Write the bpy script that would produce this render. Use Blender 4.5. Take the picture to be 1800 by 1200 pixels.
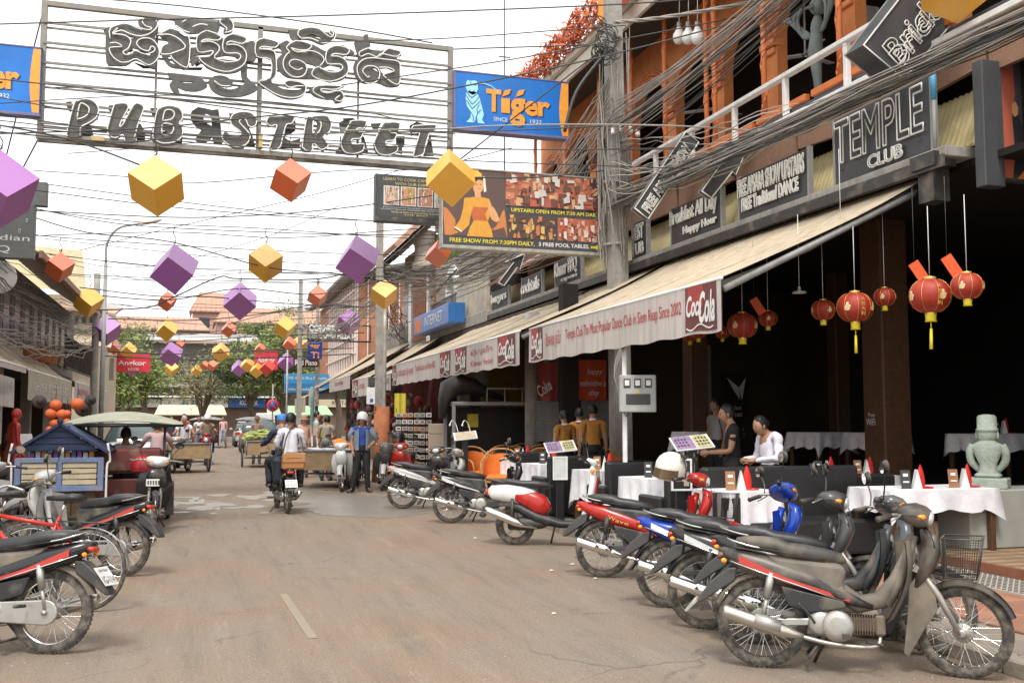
import bpy,bmesh,math,random
from mathutils import Vector,Matrix,Euler
PI=math.pi;R=math.radians
C=bpy.context.scene.collection
for o in list(bpy.data.objects):bpy.data.objects.remove(o)
sc=bpy.context.scene
YAW,PIT,HC=R(17.4),R(4.41),1.6
cam=bpy.data.objects.new('camera',bpy.data.cameras.new('camera'));C.objects.link(cam);sc.camera=cam
cam.data.sensor_width=36;cam.data.lens=35.0;cam.data.clip_start=.05;cam.data.clip_end=3000
cam.location=(0,0,HC);cam.rotation_euler=(R(90)+PIT,0,-YAW)
sc.render.resolution_x,sc.render.resolution_y=1024,682
w=bpy.data.worlds.new('World');sc.world=w;w.use_nodes=True
nt=w.node_tree;bg=nt.nodes['Background']
SUN_EL,SUN_AZ=R(58),R(205)
sk=nt.nodes.new('ShaderNodeTexSky');sk.sky_type='NISHITA';sk.sun_disc=False
sk.sun_elevation=SUN_EL;sk.sun_rotation=SUN_AZ;sk.air_density=2;sk.dust_density=6
hs=nt.nodes.new('ShaderNodeHueSaturation');hs.inputs['Saturation'].default_value=.15
mx=nt.nodes.new('ShaderNodeMix');mx.data_type='RGBA';mx.inputs[0].default_value=.8
cl=nt.nodes.new('ShaderNodeTexNoise');cl.inputs['Scale'].default_value=2.2;cl.inputs['Detail'].default_value=4
cr=nt.nodes.new('ShaderNodeMapRange');cr.inputs[3].default_value=9.6;cr.inputs[4].default_value=11.4
nt.links.new(cl.outputs[0],cr.inputs[0])
cc=nt.nodes.new('ShaderNodeCombineColor')
for i in range(3):nt.links.new(cr.outputs[0],cc.inputs[i])
nt.links.new(sk.outputs[0],hs.inputs['Color']);nt.links.new(hs.outputs[0],mx.inputs[6]);nt.links.new(cc.outputs[0],mx.inputs[7])
nt.links.new(mx.outputs[2],bg.inputs[0]);bg.inputs[1].default_value=.1
sun=bpy.data.objects.new('sun',bpy.data.lights.new('sun','SUN'));C.objects.link(sun)
sun.data.energy=1.5;sun.data.angle=R(14);sun.data.color=(1,.96,.9)
sd=Vector((math.sin(SUN_AZ)*math.cos(SUN_EL),math.cos(SUN_AZ)*math.cos(SUN_EL),math.sin(SUN_EL)))
sun.rotation_euler=sd.to_track_quat('Z','Y').to_euler()
sc.view_settings.view_transform='Standard';sc.view_settings.look='None'
sc.view_settings.gamma=1;sc.view_settings.use_curve_mapping=False
sc.view_settings.exposure=.8
F=1750.
_fw=Vector((math.sin(YAW)*math.cos(PIT),math.cos(YAW)*math.cos(PIT),math.sin(PIT)))
_rt=Vector((math.cos(YAW),-math.sin(YAW),0));_up=_rt.cross(_fw);_O=Vector((0,0,HC))
def _ray(x,y):return _fw +_rt*((x-900)/F)-_up*((y-600)/F)
def onX(x,y,X):d=_ray(x,y);return _O +d*(X/d.x)
def onY(x,y,Y):d=_ray(x,y);return _O +d*(Y/d.y)
def onZ(x,y,Z=0.):d=_ray(x,y);return _O +d*((Z-HC)/d.z)
def onD(x,y,D):return _O +_ray(x,y)*D
MC={}
def M(name,col,rough=.6,metal=0.,var=.18,scale=6.,bump=0.,dust=0.,dcol=(.33,.27,.2),alpha=1.,emit=None,spec=.5,streak=0.,trans=0.,ior=1.5):
    if name in MC:return MC[name]
    m=bpy.data.materials.new(name);m.use_nodes=True;MC[name]=m
    n=m.node_tree.nodes;L=m.node_tree.links;b=n['Principled BSDF']
    b.inputs['Roughness'].default_value=rough;b.inputs['Metallic'].default_value=metal
    b.inputs['Specular IOR Level'].default_value=spec;b.inputs['IOR'].default_value=ior
    tc=n.new('ShaderNodeTexCoord');nz=n.new('ShaderNodeTexNoise');nz.inputs['Scale'].default_value=scale
    nz.inputs['Detail'].default_value=6;nz.inputs['Roughness'].default_value=.65
    L.new(tc.outputs['Object'],nz.inputs['Vector'])
    mr=n.new('ShaderNodeMapRange');mr.inputs[1].default_value=.25;mr.inputs[2].default_value=.75
    mr.inputs[3].default_value=1-var;mr.inputs[4].default_value=1+var;L.new(nz.outputs[0],mr.inputs[0])
    vm=n.new('ShaderNodeVectorMath');vm.operation='SCALE';vm.inputs[0].default_value=col[:3];L.new(mr.outputs[0],vm.inputs['Scale'])
    out=vm.outputs[0]
    if dust:
        n2=n.new('ShaderNodeTexNoise');n2.inputs['Scale'].default_value=scale*.7;n2.inputs['Detail'].default_value=8
        L.new(tc.outputs['Object'],n2.inputs['Vector'])
        r2=n.new('ShaderNodeMapRange');r2.inputs[1].default_value=.62-dust*.5;r2.inputs[2].default_value=.8-dust*.3
        r2.inputs[4].default_value=min(.95,.4+dust*.6)
        L.new(n2.outputs[0],r2.inputs[0])
        mm=n.new('ShaderNodeMix');mm.data_type='RGBA';L.new(r2.outputs[0],mm.inputs[0]);L.new(out,mm.inputs[6]);mm.inputs[7].default_value=(*dcol,1)
        out=mm.outputs[2]
        mrr=n.new('ShaderNodeMapRange');mrr.inputs[3].default_value=rough;mrr.inputs[4].default_value=.9
        L.new(r2.outputs[0],mrr.inputs[0]);L.new(mrr.outputs[0],b.inputs['Roughness'])
    if streak:
        mp=n.new('ShaderNodeMapping');mp.inputs['Scale'].default_value=(9,9,.9);L.new(tc.outputs['Object'],mp.inputs[0])
        n3=n.new('ShaderNodeTexNoise');n3.inputs['Scale'].default_value=1.;n3.inputs['Detail'].default_value=5;L.new(mp.outputs[0],n3.inputs['Vector'])
        r3=n.new('ShaderNodeMapRange');r3.inputs[1].default_value=.45;r3.inputs[2].default_value=.75;r3.inputs[4].default_value=streak;L.new(n3.outputs[0],r3.inputs[0])
        mm=n.new('ShaderNodeMix');mm.data_type='RGBA';L.new(r3.outputs[0],mm.inputs[0]);L.new(out,mm.inputs[6]);mm.inputs[7].default_value=(.13,.105,.08,1)
        out=mm.outputs[2]
    L.new(out,b.inputs['Base Color'])
    if bump:
        bp=n.new('ShaderNodeBump');bp.inputs['Strength'].default_value=bump;bp.inputs['Distance'].default_value=.02
        nb=n.new('ShaderNodeTexNoise');nb.inputs['Scale'].default_value=scale*4;nb.inputs['Detail'].default_value=5
        L.new(tc.outputs['Object'],nb.inputs['Vector']);L.new(nb.outputs[0],bp.inputs['Height']);L.new(bp.outputs[0],b.inputs['Normal'])
    if emit:b.inputs['Emission Color'].default_value=(*emit,1);b.inputs['Emission Strength'].default_value=1
    if trans:b.inputs['Transmission Weight'].default_value=trans
    if alpha <1:b.inputs['Alpha'].default_value=alpha
    return m
class MB:
    def __init__(s):s.v=[];s.f=[];s.sm=[]
    def add(s,vs,fs,smooth=False,mat=None):
        k=len(s.v)
        s.v +=[tuple(mat @ Vector(v))for v in vs]if mat is not None else [tuple(v)for v in vs]
        s.f +=[tuple(i+k for i in f)for f in fs];s.sm +=[smooth]*len(fs);return s
    def box(s,a,b,mat=None):
        (x0,y0,z0),(x1,y1,z1)=a,b
        return s.add([(x0,y0,z0),(x1,y0,z0),(x1,y1,z0),(x0,y1,z0),(x0,y0,z1),(x1,y0,z1),(x1,y1,z1),(x0,y1,z1)],
                     [(0,3,2,1),(4,5,6,7),(0,1,5,4),(1,2,6,5),(2,3,7,6),(3,0,4,7)],False,mat)
    def cbox(s,c,d,rz=0,rx=0,ry=0):
        return s.box((-d[0]/2,-d[1]/2,-d[2]/2),(d[0]/2,d[1]/2,d[2]/2),Matrix.Translation(c)@ Euler((rx,ry,rz)).to_matrix().to_4x4())
    def tube(s,pts,r,n=6,caps=True,smooth=True):
        pts=[Vector(p)for p in pts];rs=r if isinstance(r,(list,tuple))else [r]*len(pts)
        vs=[];m=len(pts);up=None
        for i,p in enumerate(pts):
            t=(pts[min(i+1,m-1)]-pts[max(i-1,0)])
            if t.length <1e-9:t=Vector((0,0,1))
            t.normalize()
            if up is None:up=t.orthogonal().normalized()
            else:
                up=up -t*up.dot(t)
                up=up.normalized()if up.length >1e-6 else t.orthogonal().normalized()
            bn=t.cross(up)
            for k in range(n):
                a=2*PI*k/n;vs.append(p +(up*math.cos(a)+bn*math.sin(a))*rs[i])
        fs=[(i*n+k,i*n+(k+1)%n,(i+1)*n+(k+1)%n,(i+1)*n+k)for i in range(m-1)for k in range(n)]
        if caps:fs +=[tuple(range(n))[::-1],tuple((m-1)*n+k for k in range(n))]
        return s.add(vs,fs,smooth)
    def lathe(s,prof,n=20,mat=None,smooth=True,caps=False):
        vs=[(r*math.cos(2*PI*k/n),r*math.sin(2*PI*k/n),z)for r,z in prof for k in range(n)]
        fs=[(i*n+k,i*n+(k+1)%n,(i+1)*n+(k+1)%n,(i+1)*n+k)for i in range(len(prof)-1)for k in range(n)]
        if caps:fs +=[tuple(range(n))[::-1],tuple((len(prof)-1)*n+k for k in range(n))]
        return s.add(vs,fs,smooth,mat)
    def ring(s,prof,n=40,mat=None,smooth=True):
        return s.lathe(list(prof)+[prof[0]],n,mat,smooth)
    def sphere(s,c,r,n=14,m=8,mat=None):
        r=r if isinstance(r,(tuple,list))else (r,r,r)
        T=Matrix.Translation(c)@ Matrix.Diagonal((*r,1))
        if mat is not None:T=mat @ T
        return s.lathe([(math.sin(PI*i/m)+(1e-4 if i in (0,m)else 0),-math.cos(PI*i/m))for i in range(m+1)],n,T)
    def prism(s,poly,y0,y1,bev=0.,mat=None,smooth=False,seg=2):
        bm=bmesh.new();vs=[bm.verts.new((p[0],y0,p[1]))for p in poly]
        f=bm.faces.new(vs);r=bmesh.ops.extrude_face_region(bm,geom=[f])
        for v in r['geom']:
            if isinstance(v,bmesh.types.BMVert):v.co.y=y1
        bmesh.ops.recalc_face_normals(bm,faces=bm.faces[:])
        if bev:bmesh.ops.bevel(bm,geom=bm.edges[:],offset=bev,segments=seg,affect='EDGES',profile=.5)
        big=[f for f in bm.faces if len(f.verts)>4]
        bmesh.ops.triangulate(bm,faces=big);bm.verts.index_update()
        s.add([v.co for v in bm.verts],[[v.index for v in f.verts]for f in bm.faces],smooth,mat);bm.free();return s
    def bbox(s,a,b,bev=.01,mat=None):
        return s.prism([(a[0],a[2]),(b[0],a[2]),(b[0],b[2]),(a[0],b[2])],a[1],b[1],bev,mat,False,1)
    def plate(s,pts,t):
        pts=[Vector(p)for p in pts];n=Vector((0,0,0))
        for i in range(len(pts)):
            a,b=pts[i],pts[(i+1)% len(pts)];n += a.cross(b)
        n.normalize();u=(pts[1]-pts[0]).normalized();v=n.cross(u);o=pts[0]
        T=Matrix.Translation(o)@ Matrix((u,n,v)).transposed().to_4x4()
        return s.prism([((p-o).dot(u),(p-o).dot(v))for p in pts],-t/2,t/2,0,T)
    def loft(s,secs,n=12,caps=True,yoff=0.):
        m=len(secs);vs=[]
        for i,q in enumerate(secs):
            a,b=secs[max(i-1,0)],secs[min(i+1,m-1)]
            t=Vector((b[0]-a[0],b[1]-a[1]));t.normalize();nx,nz=-t.y,t.x
            e=2/(q[4]if len(q)>4 else 2.6)
            for k in range(n):
                an=2*PI*k/n;c,sn=math.cos(an),math.sin(an)
                cy=math.copysign(abs(c)**e,c)*q[2];ch=math.copysign(abs(sn)**e,sn)*q[3]
                vs.append((q[0]+nx*ch,cy+yoff,q[1]+nz*ch))
        fs=[(i*n+k,i*n+(k+1)%n,(i+1)*n+(k+1)%n,(i+1)*n+k)for i in range(m-1)for k in range(n)]
        if caps:fs +=[tuple(range(n))[::-1],tuple((m-1)*n+k for k in range(n))]
        return s.add(vs,fs,True)
    def grid(s,fn,nu,nv,smooth=True):
        vs=[fn(i/nu,j/nv)for j in range(nv+1)for i in range(nu+1)]
        return s.add(vs,[(j*(nu+1)+i,j*(nu+1)+i+1,(j+1)*(nu+1)+i+1,(j+1)*(nu+1)+i)for j in range(nv)for i in range(nu)],smooth)
    def mesh(s,name):
        me=bpy.data.meshes.new(name);me.from_pydata(s.v,[],s.f)
        me.polygons.foreach_set('use_smooth',s.sm);me.update();return me
    def build(s,name,mat,parent=None,loc=None):
        o=bpy.data.objects.new(name,s.mesh(name));C.objects.link(o);o.data.materials.append(mat)
        if parent:o.parent=parent
        if loc is not None:o.location=loc
        return o
def spline(pts,n=4):
    pts=[Vector(p)for p in pts];out=[]
    for i in range(len(pts)-1):
        p0,p1,p2,p3=pts[max(i-1,0)],pts[i],pts[i+1],pts[min(i+2,len(pts)-1)]
        for k in range(n):
            t=k/n
            out.append(.5*((2*p1)+(p2-p0)*t+(2*p0-5*p1+4*p2-p3)*t*t+(3*p1-p0-3*p2+p3)*t**3))
    return out+[pts[-1]]
def tag(o,label=None,cat=None,group=None,kind=None):
    if label:o['label']=label
    if cat:o['category']=cat
    if group:o['group']=group
    if kind:o['kind']=kind
    return o
def empty(name,loc,rz=0,label=None,cat=None,group=None):
    o=bpy.data.objects.new(name,None);C.objects.link(o);o.location=loc;o.rotation_euler=(0,0,rz);o.empty_display_size=.2
    return tag(o,label,cat,group)
def part(name,mat,parent,fn,loc=None):
    b=MB();fn(b);return b.build(name,mat,parent,loc)
KIDS={}
def copy_tree(o,parent=None):
    c=o.copy();C.objects.link(c)
    if parent:c.parent=parent
    for ch in list(o.children):copy_tree(ch,c)
    return c
_TX={}
def text_data(s,outline=0.,ext=0.,offset=0.,shear=0.):
    key=(s,outline,ext,offset,shear)
    if key in _TX:return _TX[key]
    cu=bpy.data.curves.new('t','FONT');cu.body=s;cu.resolution_u=3;cu.shear=shear;cu.offset=offset
    if outline:cu.fill_mode='NONE';cu.bevel_depth=outline;cu.bevel_resolution=0
    else:cu.extrude=ext
    ob=bpy.data.objects.new('t',cu);me=bpy.data.meshes.new_from_object(ob)
    v=[tuple(q.co)for q in me.vertices];f=[tuple(p.vertices)for p in me.polygons]
    bpy.data.objects.remove(ob);bpy.data.curves.remove(cu);bpy.data.meshes.remove(me)
    _TX[key]=(v,f);return _TX[key]
def text_on(b,s,o,u,v,wd,ht,outline=0.,ext=.002,offset=0.,shear=0.):
    """lettering fitted into the rectangle at corner o (lower left) spanned by unit vectors u, v (size wd x ht)"""
    vs,fs=text_data(s,0,0,offset,shear)if not outline else text_data(s,.0001,0,offset,shear)
    if not vs:return
    x0,x1=min(q[0]for q in vs),max(q[0]for q in vs);y0,y1=min(q[1]for q in vs),max(q[1]for q in vs)
    sx=wd/max(x1-x0,1e-6);sy=ht/max(y1-y0,1e-6)
    if outline:vs,fs=text_data(s,outline/((sx+sy)/2),0,offset,shear)
    o,u,v=Vector(o),Vector(u).normalized(),Vector(v).normalized();nn=u.cross(v)
    if outline:out=[o+u*((q[0]-x0)*sx)+v*((q[1]-y0)*sy)+nn*(q[2]*(sx+sy)/2)for q in vs]
    else:out=[o+u*((q[0]-x0)*sx)+v*((q[1]-y0)*sy)+nn*ext for q in vs]
    b.add(out,fs,bool(outline))
def rnd(a,b):return random.uniform(a,b)
DUST=(.30,.25,.19)
m_black=M('black_paint',(.012,.012,.013),.35)
m_blackpl=M('black_plastic',(.02,.02,.021),.5,dust=.25)
m_dark=M('dark_metal',(.06,.058,.055),.5,.3,dust=.2)
m_chrome=M('chrome',(.75,.74,.72),.12,1.,.05,dust=.12,dcol=(.4,.35,.28))
m_alu=M('cast_alloy',(.42,.41,.38),.42,.7,dust=.3)
m_tyre=M('dusty_tyre',(.05,.046,.042),.85,0,.3,30,.3,dust=.45,dcol=(.24,.2,.155))
m_seat=M('black_seat_vinyl',(.028,.028,.03),.42,bump=.1,dust=.12,dcol=(.2,.18,.15))
m_glass=M('lamp_glass',(.8,.8,.78),.08,.3,.02)
m_redlamp=M('red_lamp_lens',(.5,.05,.02),.2)
m_orlamp=M('orange_lamp_lens',(.9,.3,.02),.2)
m_white=M('white_paint',(.75,.74,.72),.4)
m_cream=M('cream_canvas',(.50,.415,.295),.8,0,.15,1.3,streak=.42)
m_val=M('white_valance_cloth',(.54,.49,.455),.8,0,.08,2.,streak=.38)
m_red=M('red_print',(.45,.04,.04),.7)
m_coke=M('red_banner_print',(.36,.05,.045),.6)
m_grey=M('grey_paint',(.3,.3,.29),.5,streak=.3)
m_neon=M('white_neon_tube',(.78,.77,.72),.25,0,.05)
m_sign=M('dark_grey_letter_plate',(.085,.082,.075),.6,0,.3,9,dust=.15,dcol=(.2,.18,.15))
m_signbd=M('charcoal_sign_board',(.06,.062,.068),.6,0,.2,3,streak=.15)
m_steel=M('galvanised_steel',(.42,.41,.38),.5,.3,.25,8,dust=.35,dcol=(.3,.25,.19))
m_conc=M('weathered_concrete',(.34,.32,.29),.9,0,.3,4,.4,streak=.35)
m_wire=M('black_cable_sheath',(.05,.047,.045),.6)
m_wirel=M('grey_cable_sheath',(.28,.26,.23),.6)
m_wood=M('dark_brown_timber',(.09,.042,.018),.6,0,.4,12,.2)
m_cloth=M('white_tablecloth',(.8,.79,.82),.85)
m_orange=M('orange_lacquer',(.62,.17,.04),.5,0,.2,4)
m_redc=M('red_fabric',(.5,.03,.02),.7)
m_purple=M('purple_fabric',(.16,.03,.2),.7)
m_skin=M('tanned_skin',(.38,.2,.12),.55)
m_skinp=M('pale_skin',(.6,.38,.28),.55)
m_hair=M('black_hair',(.01,.009,.008),.5)
m_brass=M('brass',(.6,.42,.12),.35,.8)
m_yel=M('yellow_print',(.75,.62,.05),.6)
m_blue=M('blue_sign_paint',(.02,.1,.38),.5)
m_green=M('leaf_green',(.1,.13,.035),.6)
def ringT(Rw):return Matrix.Rotation(PI/2,4,'X')
WT=Matrix.Rotation(PI/2,4,'X')
def tyre_data(Rw,wid):
    b=MB();k=wid/2;d=k*1.05
    pr=[(Rw-d*2,-k*.75),(Rw-d*1.2,-k),(Rw-d*.45,-k*.9),(Rw-d*.08,-k*.5),(Rw,0),(Rw-d*.08,k*.5),(Rw-d*.45,k*.9),(Rw-d*1.2,k),(Rw-d*2,k*.75)]
    b.ring(pr,56,WT)
    for i in range(56):
        a=2*PI*i/56
        for sgn in (-1,1):
            T=Matrix.Rotation(a+(.03 if sgn >0 else 0),4,'Y')@ Matrix.Translation((0,sgn*k*.42,Rw-.004))
            b.box((-.009,-.007,-.003),(.009,.007,.004),T)
    return b
def rim_data(Rr,wid):
    b=MB();k=wid/2
    b.ring([(Rr-.010,-k*.55),(Rr+.006,-k),(Rr+.012,-k),(Rr+.006,-k*.5),(Rr+.006,k*.5),(Rr+.012,k),(Rr+.006,k),(Rr-.010,k*.55)],48,WT)
    return b
def spokes_data(Rr,hub,n=36):
    b=MB()
    for i in range(n):
        a=2*PI*i/n;s=1 if i % 2 else -1;a2=a +(.42 if (i//2)% 2 else -.42)
        b.tube([(hub*math.cos(a2),s*.035,hub*math.sin(a2)),(Rr*math.cos(a),s*.006,Rr*math.sin(a))],.0021,4,False)
    return b
def hub_data(r,wd):
    b=MB();b.lathe([(.012,-wd*.62),(.02,-wd*.6),(.022,-wd/2),(r*.9,-wd/2),(r,-wd*.42),(r*.78,-wd*.3),(r*.78,wd*.3),(r,wd*.42),(r*.9,wd/2),(.022,wd/2),(.02,wd*.6),(.012,wd*.62)],20,WT,True,True)
    for i in range(14):
        a=2*PI*i/14;b.cbox((r*.8*math.cos(a),-wd*.48,r*.8*math.sin(a)),(.02,.012,.004),0,0,-a)
    return b
def cast_data(Rr,hub,n=5,wide=.03):
    b=MB()
    for i in range(n):
        a=2*PI*i/n+.3;c,s=math.cos(a),math.sin(a)
        q=[(hub*.8*c-wide*.6*s,hub*.8*s+wide*.6*c),(Rr*c-wide*.35*s,Rr*s+wide*.35*c),(Rr*c+wide*.35*s,Rr*s-wide*.35*c),(hub*.8*c+wide*.6*s,hub*.8*s-wide*.6*c)]
        b.prism(q,-.014,.014,.004)
    return b
_MD={}
def shared(key,fn):
    if key not in _MD:b=fn();_MD[key]=b.mesh(key.split('|')[0])
    return _MD[key]
def inst(name,me,mat,parent,loc=(0,0,0),rot=None):
    o=bpy.data.objects.new(name,me);C.objects.link(o);o.parent=parent;o.location=loc
    if rot:o.rotation_euler=rot
    if not me.materials:me.materials.append(None)
    o.material_slots[0].link='OBJECT';o.material_slots[0].material=mat
    return o
def wheel(parent,x,Rw,style,mt,steer=None,mrim=None):
    wd=.062 if Rw >.27 else .085
    ty=inst('wheel',shared('tyre|%g' % Rw,lambda:tyre_data(Rw,wd)),mt,parent,(x,0,Rw),(0,rnd(0,1),0))
    Rr=Rw-wd*1.05+.004
    inst('rim',shared('rim|%g' % Rw,lambda:rim_data(Rr,wd*.8)),mrim or m_chrome,ty)
    inst('hub',shared('hub|%g' % Rw,lambda:hub_data(.062,.11)),m_alu,ty)
    if style == 'spoke':inst('spokes',shared('spokes|%g' % Rw,lambda:spokes_data(Rr,.055)),m_chrome,ty)
    elif style == 'cast':inst('spokes',shared('cast|%g' % Rw,lambda:cast_data(Rr,.06)),mrim or m_white,ty)
    return ty
def paint(name,col,dust=.15):return M(name,col,.22,0,.05,5,dust=dust,dcol=(.34,.28,.21))
def underbone(name,loc,heading,lean,label,body,accent=None,Rw=.283,style='spoke',steer=0,group=None,basket=False,dusty=.3,shield=None,mirrors=True,
              plate=None,flap=True,mrim=None,cat='motorcycle',legend=None,headlamp_orange=False,front_col=None,helmet=None,near=False,stripe=True,mirror_mat=None,seatm=None,cowlc=None):
    """heading: direction of travel measured clockwise from +Y (radians); lean: towards +y local (kickstand side)"""
    root=empty(name,loc,PI/2-heading,label,cat,group)
    root.rotation_euler=Euler((-lean,0,PI/2-heading))
    sh=shield or body;fc=front_col or body
    mt=m_tyre
    wheel(root,0,Rw,style,mt,None,mrim)
    wb=1.215
    Z=Rw-.283
    piv=Matrix.Translation((.97,0,.72+Z))
    def st(bld,nm,mat,par=root):
        o=bld.build(nm,mat,par)
        if steer:
            ax=Vector((-.42,0,.9)).normalized();T=Matrix.Translation((.97,0,.72+Z))@ Matrix.Rotation(steer,4,ax)@ Matrix.Translation((-.97,0,-.72-Z))
            if par is root:o.data.transform(T)
            else:o.data.transform(T)
        return o
    fw=wheel(root,wb,Rw,style,mt,None,mrim)
    if steer:
        ax=Vector((-.42,0,.9)).normalized();T=Matrix.Translation((.97,0,.72+Z))@ Matrix.Rotation(steer,4,ax)@ Matrix.Translation((-.97,0,-.72-Z))
        fw.matrix_basis=T @ fw.matrix_basis
    b=MB()
    for s in (-1,1):
        b.tube([(.985,s*.075,.66+Z),(1.09,s*.078,.50+Z),(1.2,s*.078,Rw-.01)],[.021,.021,.017],10)
        b.lathe([(.014,-.014),(.026,-.012),(.026,.012),(.014,.014)],12,Matrix.Translation((1.208,s*.078,Rw))@ WT,True,True)
    b.cbox((.985,0,.655+Z),(.07,.2,.04),0,0,.4)
    b.tube([(.985,0,.66+Z),(.93,0,.86+Z)],.022,8)
    st(b,'front_fork',m_alu if style != 'scoot' else m_dark)
    b=MB();secs=[]
    def fend(b,cx,cz,r0,a0,a1,w,n=14,thick=.006,taper=1.):
        def fn(u,v,off=0):
            a=a0+(a1-a0)*u;q=(v-.5)*2;tw=w*(1-.35*abs(u-.5)*taper)
            rr=r0+off-.028*q*q*(1 if abs(q)<1.01 else 1)
            return (cx+rr*math.cos(a),q*tw,cz+rr*math.sin(a))
        b.grid(lambda u,v:fn(u,v,0),n,6);b.grid(lambda u,v:fn(1-u,v,-thick),n,6)
    fend(b,wb,Rw,Rw+.035,R(20),R(150),.06)
    st(b,'front_fender',fc)
    if flap:
        b=MB()
        for s in (-1,1):
            b.prism([(.98,.64+Z),(1.06,.60+Z),(1.08,.42),(1.0,.30),(.90,.12),(.87,.14),(.90,.36),(.92,.56+Z)],s*.085-.006,s*.085+.006,.004)
        b.prism([(.98,.62+Z),(1.0,.60+Z),(.93,.30),(.885,.12),(.87,.13),(.90,.36)],-.085,.085,.004)
        st(b,'mud_flap',m_blackpl if not near else M('dusty_grey_plastic',(.12,.105,.085),.7,dust=.45))
    b=MB()
    b.loft([(1.0,.90+Z,.07,.012),(1.045,.85+Z,.11,.05),(1.05,.78+Z,.135,.06),(1.02,.70+Z,.14,.055),(.975,.61+Z,.115,.045),(.94,.54+Z,.07,.02)],16)
    b.build('front_cover',sh,root)
    b=MB()
    for s in (-1,1):
        def fn(u,v,s=s,off=0):
            z=.84+Z-.5*u;x=.93-.13*u+.05*math.sin(u*PI)
            return (x-v*.06-off,s*(.05+(.15+.05*math.sin(PI*min(1,u*1.1)))*v),z-v*.02)
        b.grid(lambda u,v:fn(u,v),10,5);b.grid(lambda u,v:fn(1-u,v,off=.007),10,5)
    b.loft([(.945,.86+Z,.07,.03),(.9,.72+Z,.075,.035),(.84,.55+Z,.075,.03),(.77,.42+Z,.07,.03)],12)
    b.build('leg_shield',sh if not near else M('dusty_brown_plastic',(.12,.104,.085),.6,dust=.3),root)
    b=MB();b.loft([(.93,.76+Z,.05,.045),(.84,.58+Z,.055,.05),(.73,.45+Z,.06,.055),(.6,.42+Z,.065,.06),(.48,.5+Z,.07,.06),(.4,.6+Z,.07,.05)],12)
    b.build('step_tunnel',m_blackpl if not near else M('dusty_brown_plastic',(.12,.104,.085),.6),root)
    b=MB()
    secs=[(-.47,.735+Z,.035,.02),(-.40,.715+Z,.075,.045),(-.25,.675+Z,.105,.07),(-.05,.635+Z,.12,.085),(.15,.59+Z,.125,.085),(.32,.54+Z,.12,.075),(.48,.475+Z,.105,.055),(.6,.43+Z,.085,.035),(.68,.41+Z,.07,.02)]
    b.loft(secs,16);cowl=b.build('side_cowl',body,root)
    if stripe and accent:
        b=MB()
        for s in (-1,1):
            b.grid(lambda u,v:(-.28+.82*u,s*(.112+.018*math.sin(PI*min(1,u*1.25))-(.016 if u >.85 else 0)),.69+Z-.235*u+(.024*(1-u*.6))*(v-.5)*2-.01),12,1)
            b.grid(lambda u,v:(-.28+.82*(1-u),s*(.106+.014*math.sin(PI*min(1,(1-u)*1.25))-(.016 if u <.15 else 0)),.69+Z-.235*(1-u)+(.024*(1-(1-u)*.6))*(v-.5)*2-.01),12,1)
        b.build('side_stripe',accent,cowl)
    if near or stripe:
        b=MB()
        for s in (-1,1):
            b.tube([(-.36,s*.104,.665+Z),(-.1,s*.128,.605+Z),(.2,s*.128,.535+Z),(.5,s*.108,.44+Z)],.005,5)
        b.build('trim_line',m_chrome,cowl)
    if legend:
        b=MB();text_on(b,legend,(.02,-.136,.585+Z),(1,0,-.27),(.27,0,1),.26,.035);b.build('lettering',m_brass,cowl)
    b=MB()
    for s in (-1,1):b.prism([(.12,.52+Z),(.5,.44+Z),(.52,.40+Z),(.3,.36+Z),(.16,.40+Z)],s*.1-.012,s*.1+.012,.008)
    b.build('lower_cover',m_blackpl,root)
    b=MB()
    b.loft([(-.31,.785+Z,.05,.010),(-.295,.79+Z,.09,.03,3),(-.2,.79+Z,.115,.042,3),(-.05,.782+Z,.127,.05,3),(.08,.77+Z,.13,.055,3),(.16,.745+Z,.13,.053,3),(.28,.73+Z,.122,.055,3),(.40,.712+Z,.095,.052,3),(.49,.697+Z,.065,.042),(.53,.685+Z,.03,.01)],18)
    seat=b.build('seat',seatm or m_seat,root)
    b=MB();b.tube(spline([(-.29,.1,.765+Z),(-.2,.121,.76+Z),(.1,.128,.735+Z),(.4,.1,.69+Z)]),.004,4);b.tube(spline([(-.29,-.1,.765+Z),(-.2,-.121,.76+Z),(.1,-.128,.735+Z),(.4,-.1,.69+Z)]),.004,4)
    b.build('seat_piping',m_blackpl,seat)
    b=MB();b.prism([(.02,.72+Z),(.50,.67+Z),(.53,.62+Z),(.50,.53+Z),(.56,.46+Z),(.36,.48+Z),(.1,.60+Z)],-.105,.105,.035);b.build('seat_base',m_blackpl if not near else M('dusty_brown_plastic',(.12,.104,.085),.6),root)
    b=MB();b.tube(spline([(-.08,.122,.755+Z),(-.2,.128,.77+Z),(-.35,.10,.80+Z),(-.39,0,.815+Z),(-.35,-.10,.80+Z),(-.2,-.128,.77+Z),(-.08,-.122,.755+Z)],4),.0065,8);b.build('grab_rail',m_chrome if near else m_alu,root)
    b=MB();b.loft([(-.42,.71+Z,.06,.018,3),(-.465,.70+Z,.058,.024,3),(-.485,.69+Z,.04,.014,3)],12);b.build('tail_light',M('dusty_red_lens',(.16,.04,.03),.5,dust=.4)if near == 2 else m_redlamp,root)
    for s in (-1,1):
        b=MB();b.sphere((-.42,s*.088,.668+Z),(.028,.012,.016),10,6);b.build('turn_signal',m_orlamp,root)
    b=MB();fend(b,.0,Rw,Rw+.04,R(62),R(158),.062,14,.006,.4)
    b.build('rear_fender',m_blackpl if not near else M('dusty_grey_plastic',(.12,.105,.085),.7,dust=.45),root)
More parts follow.
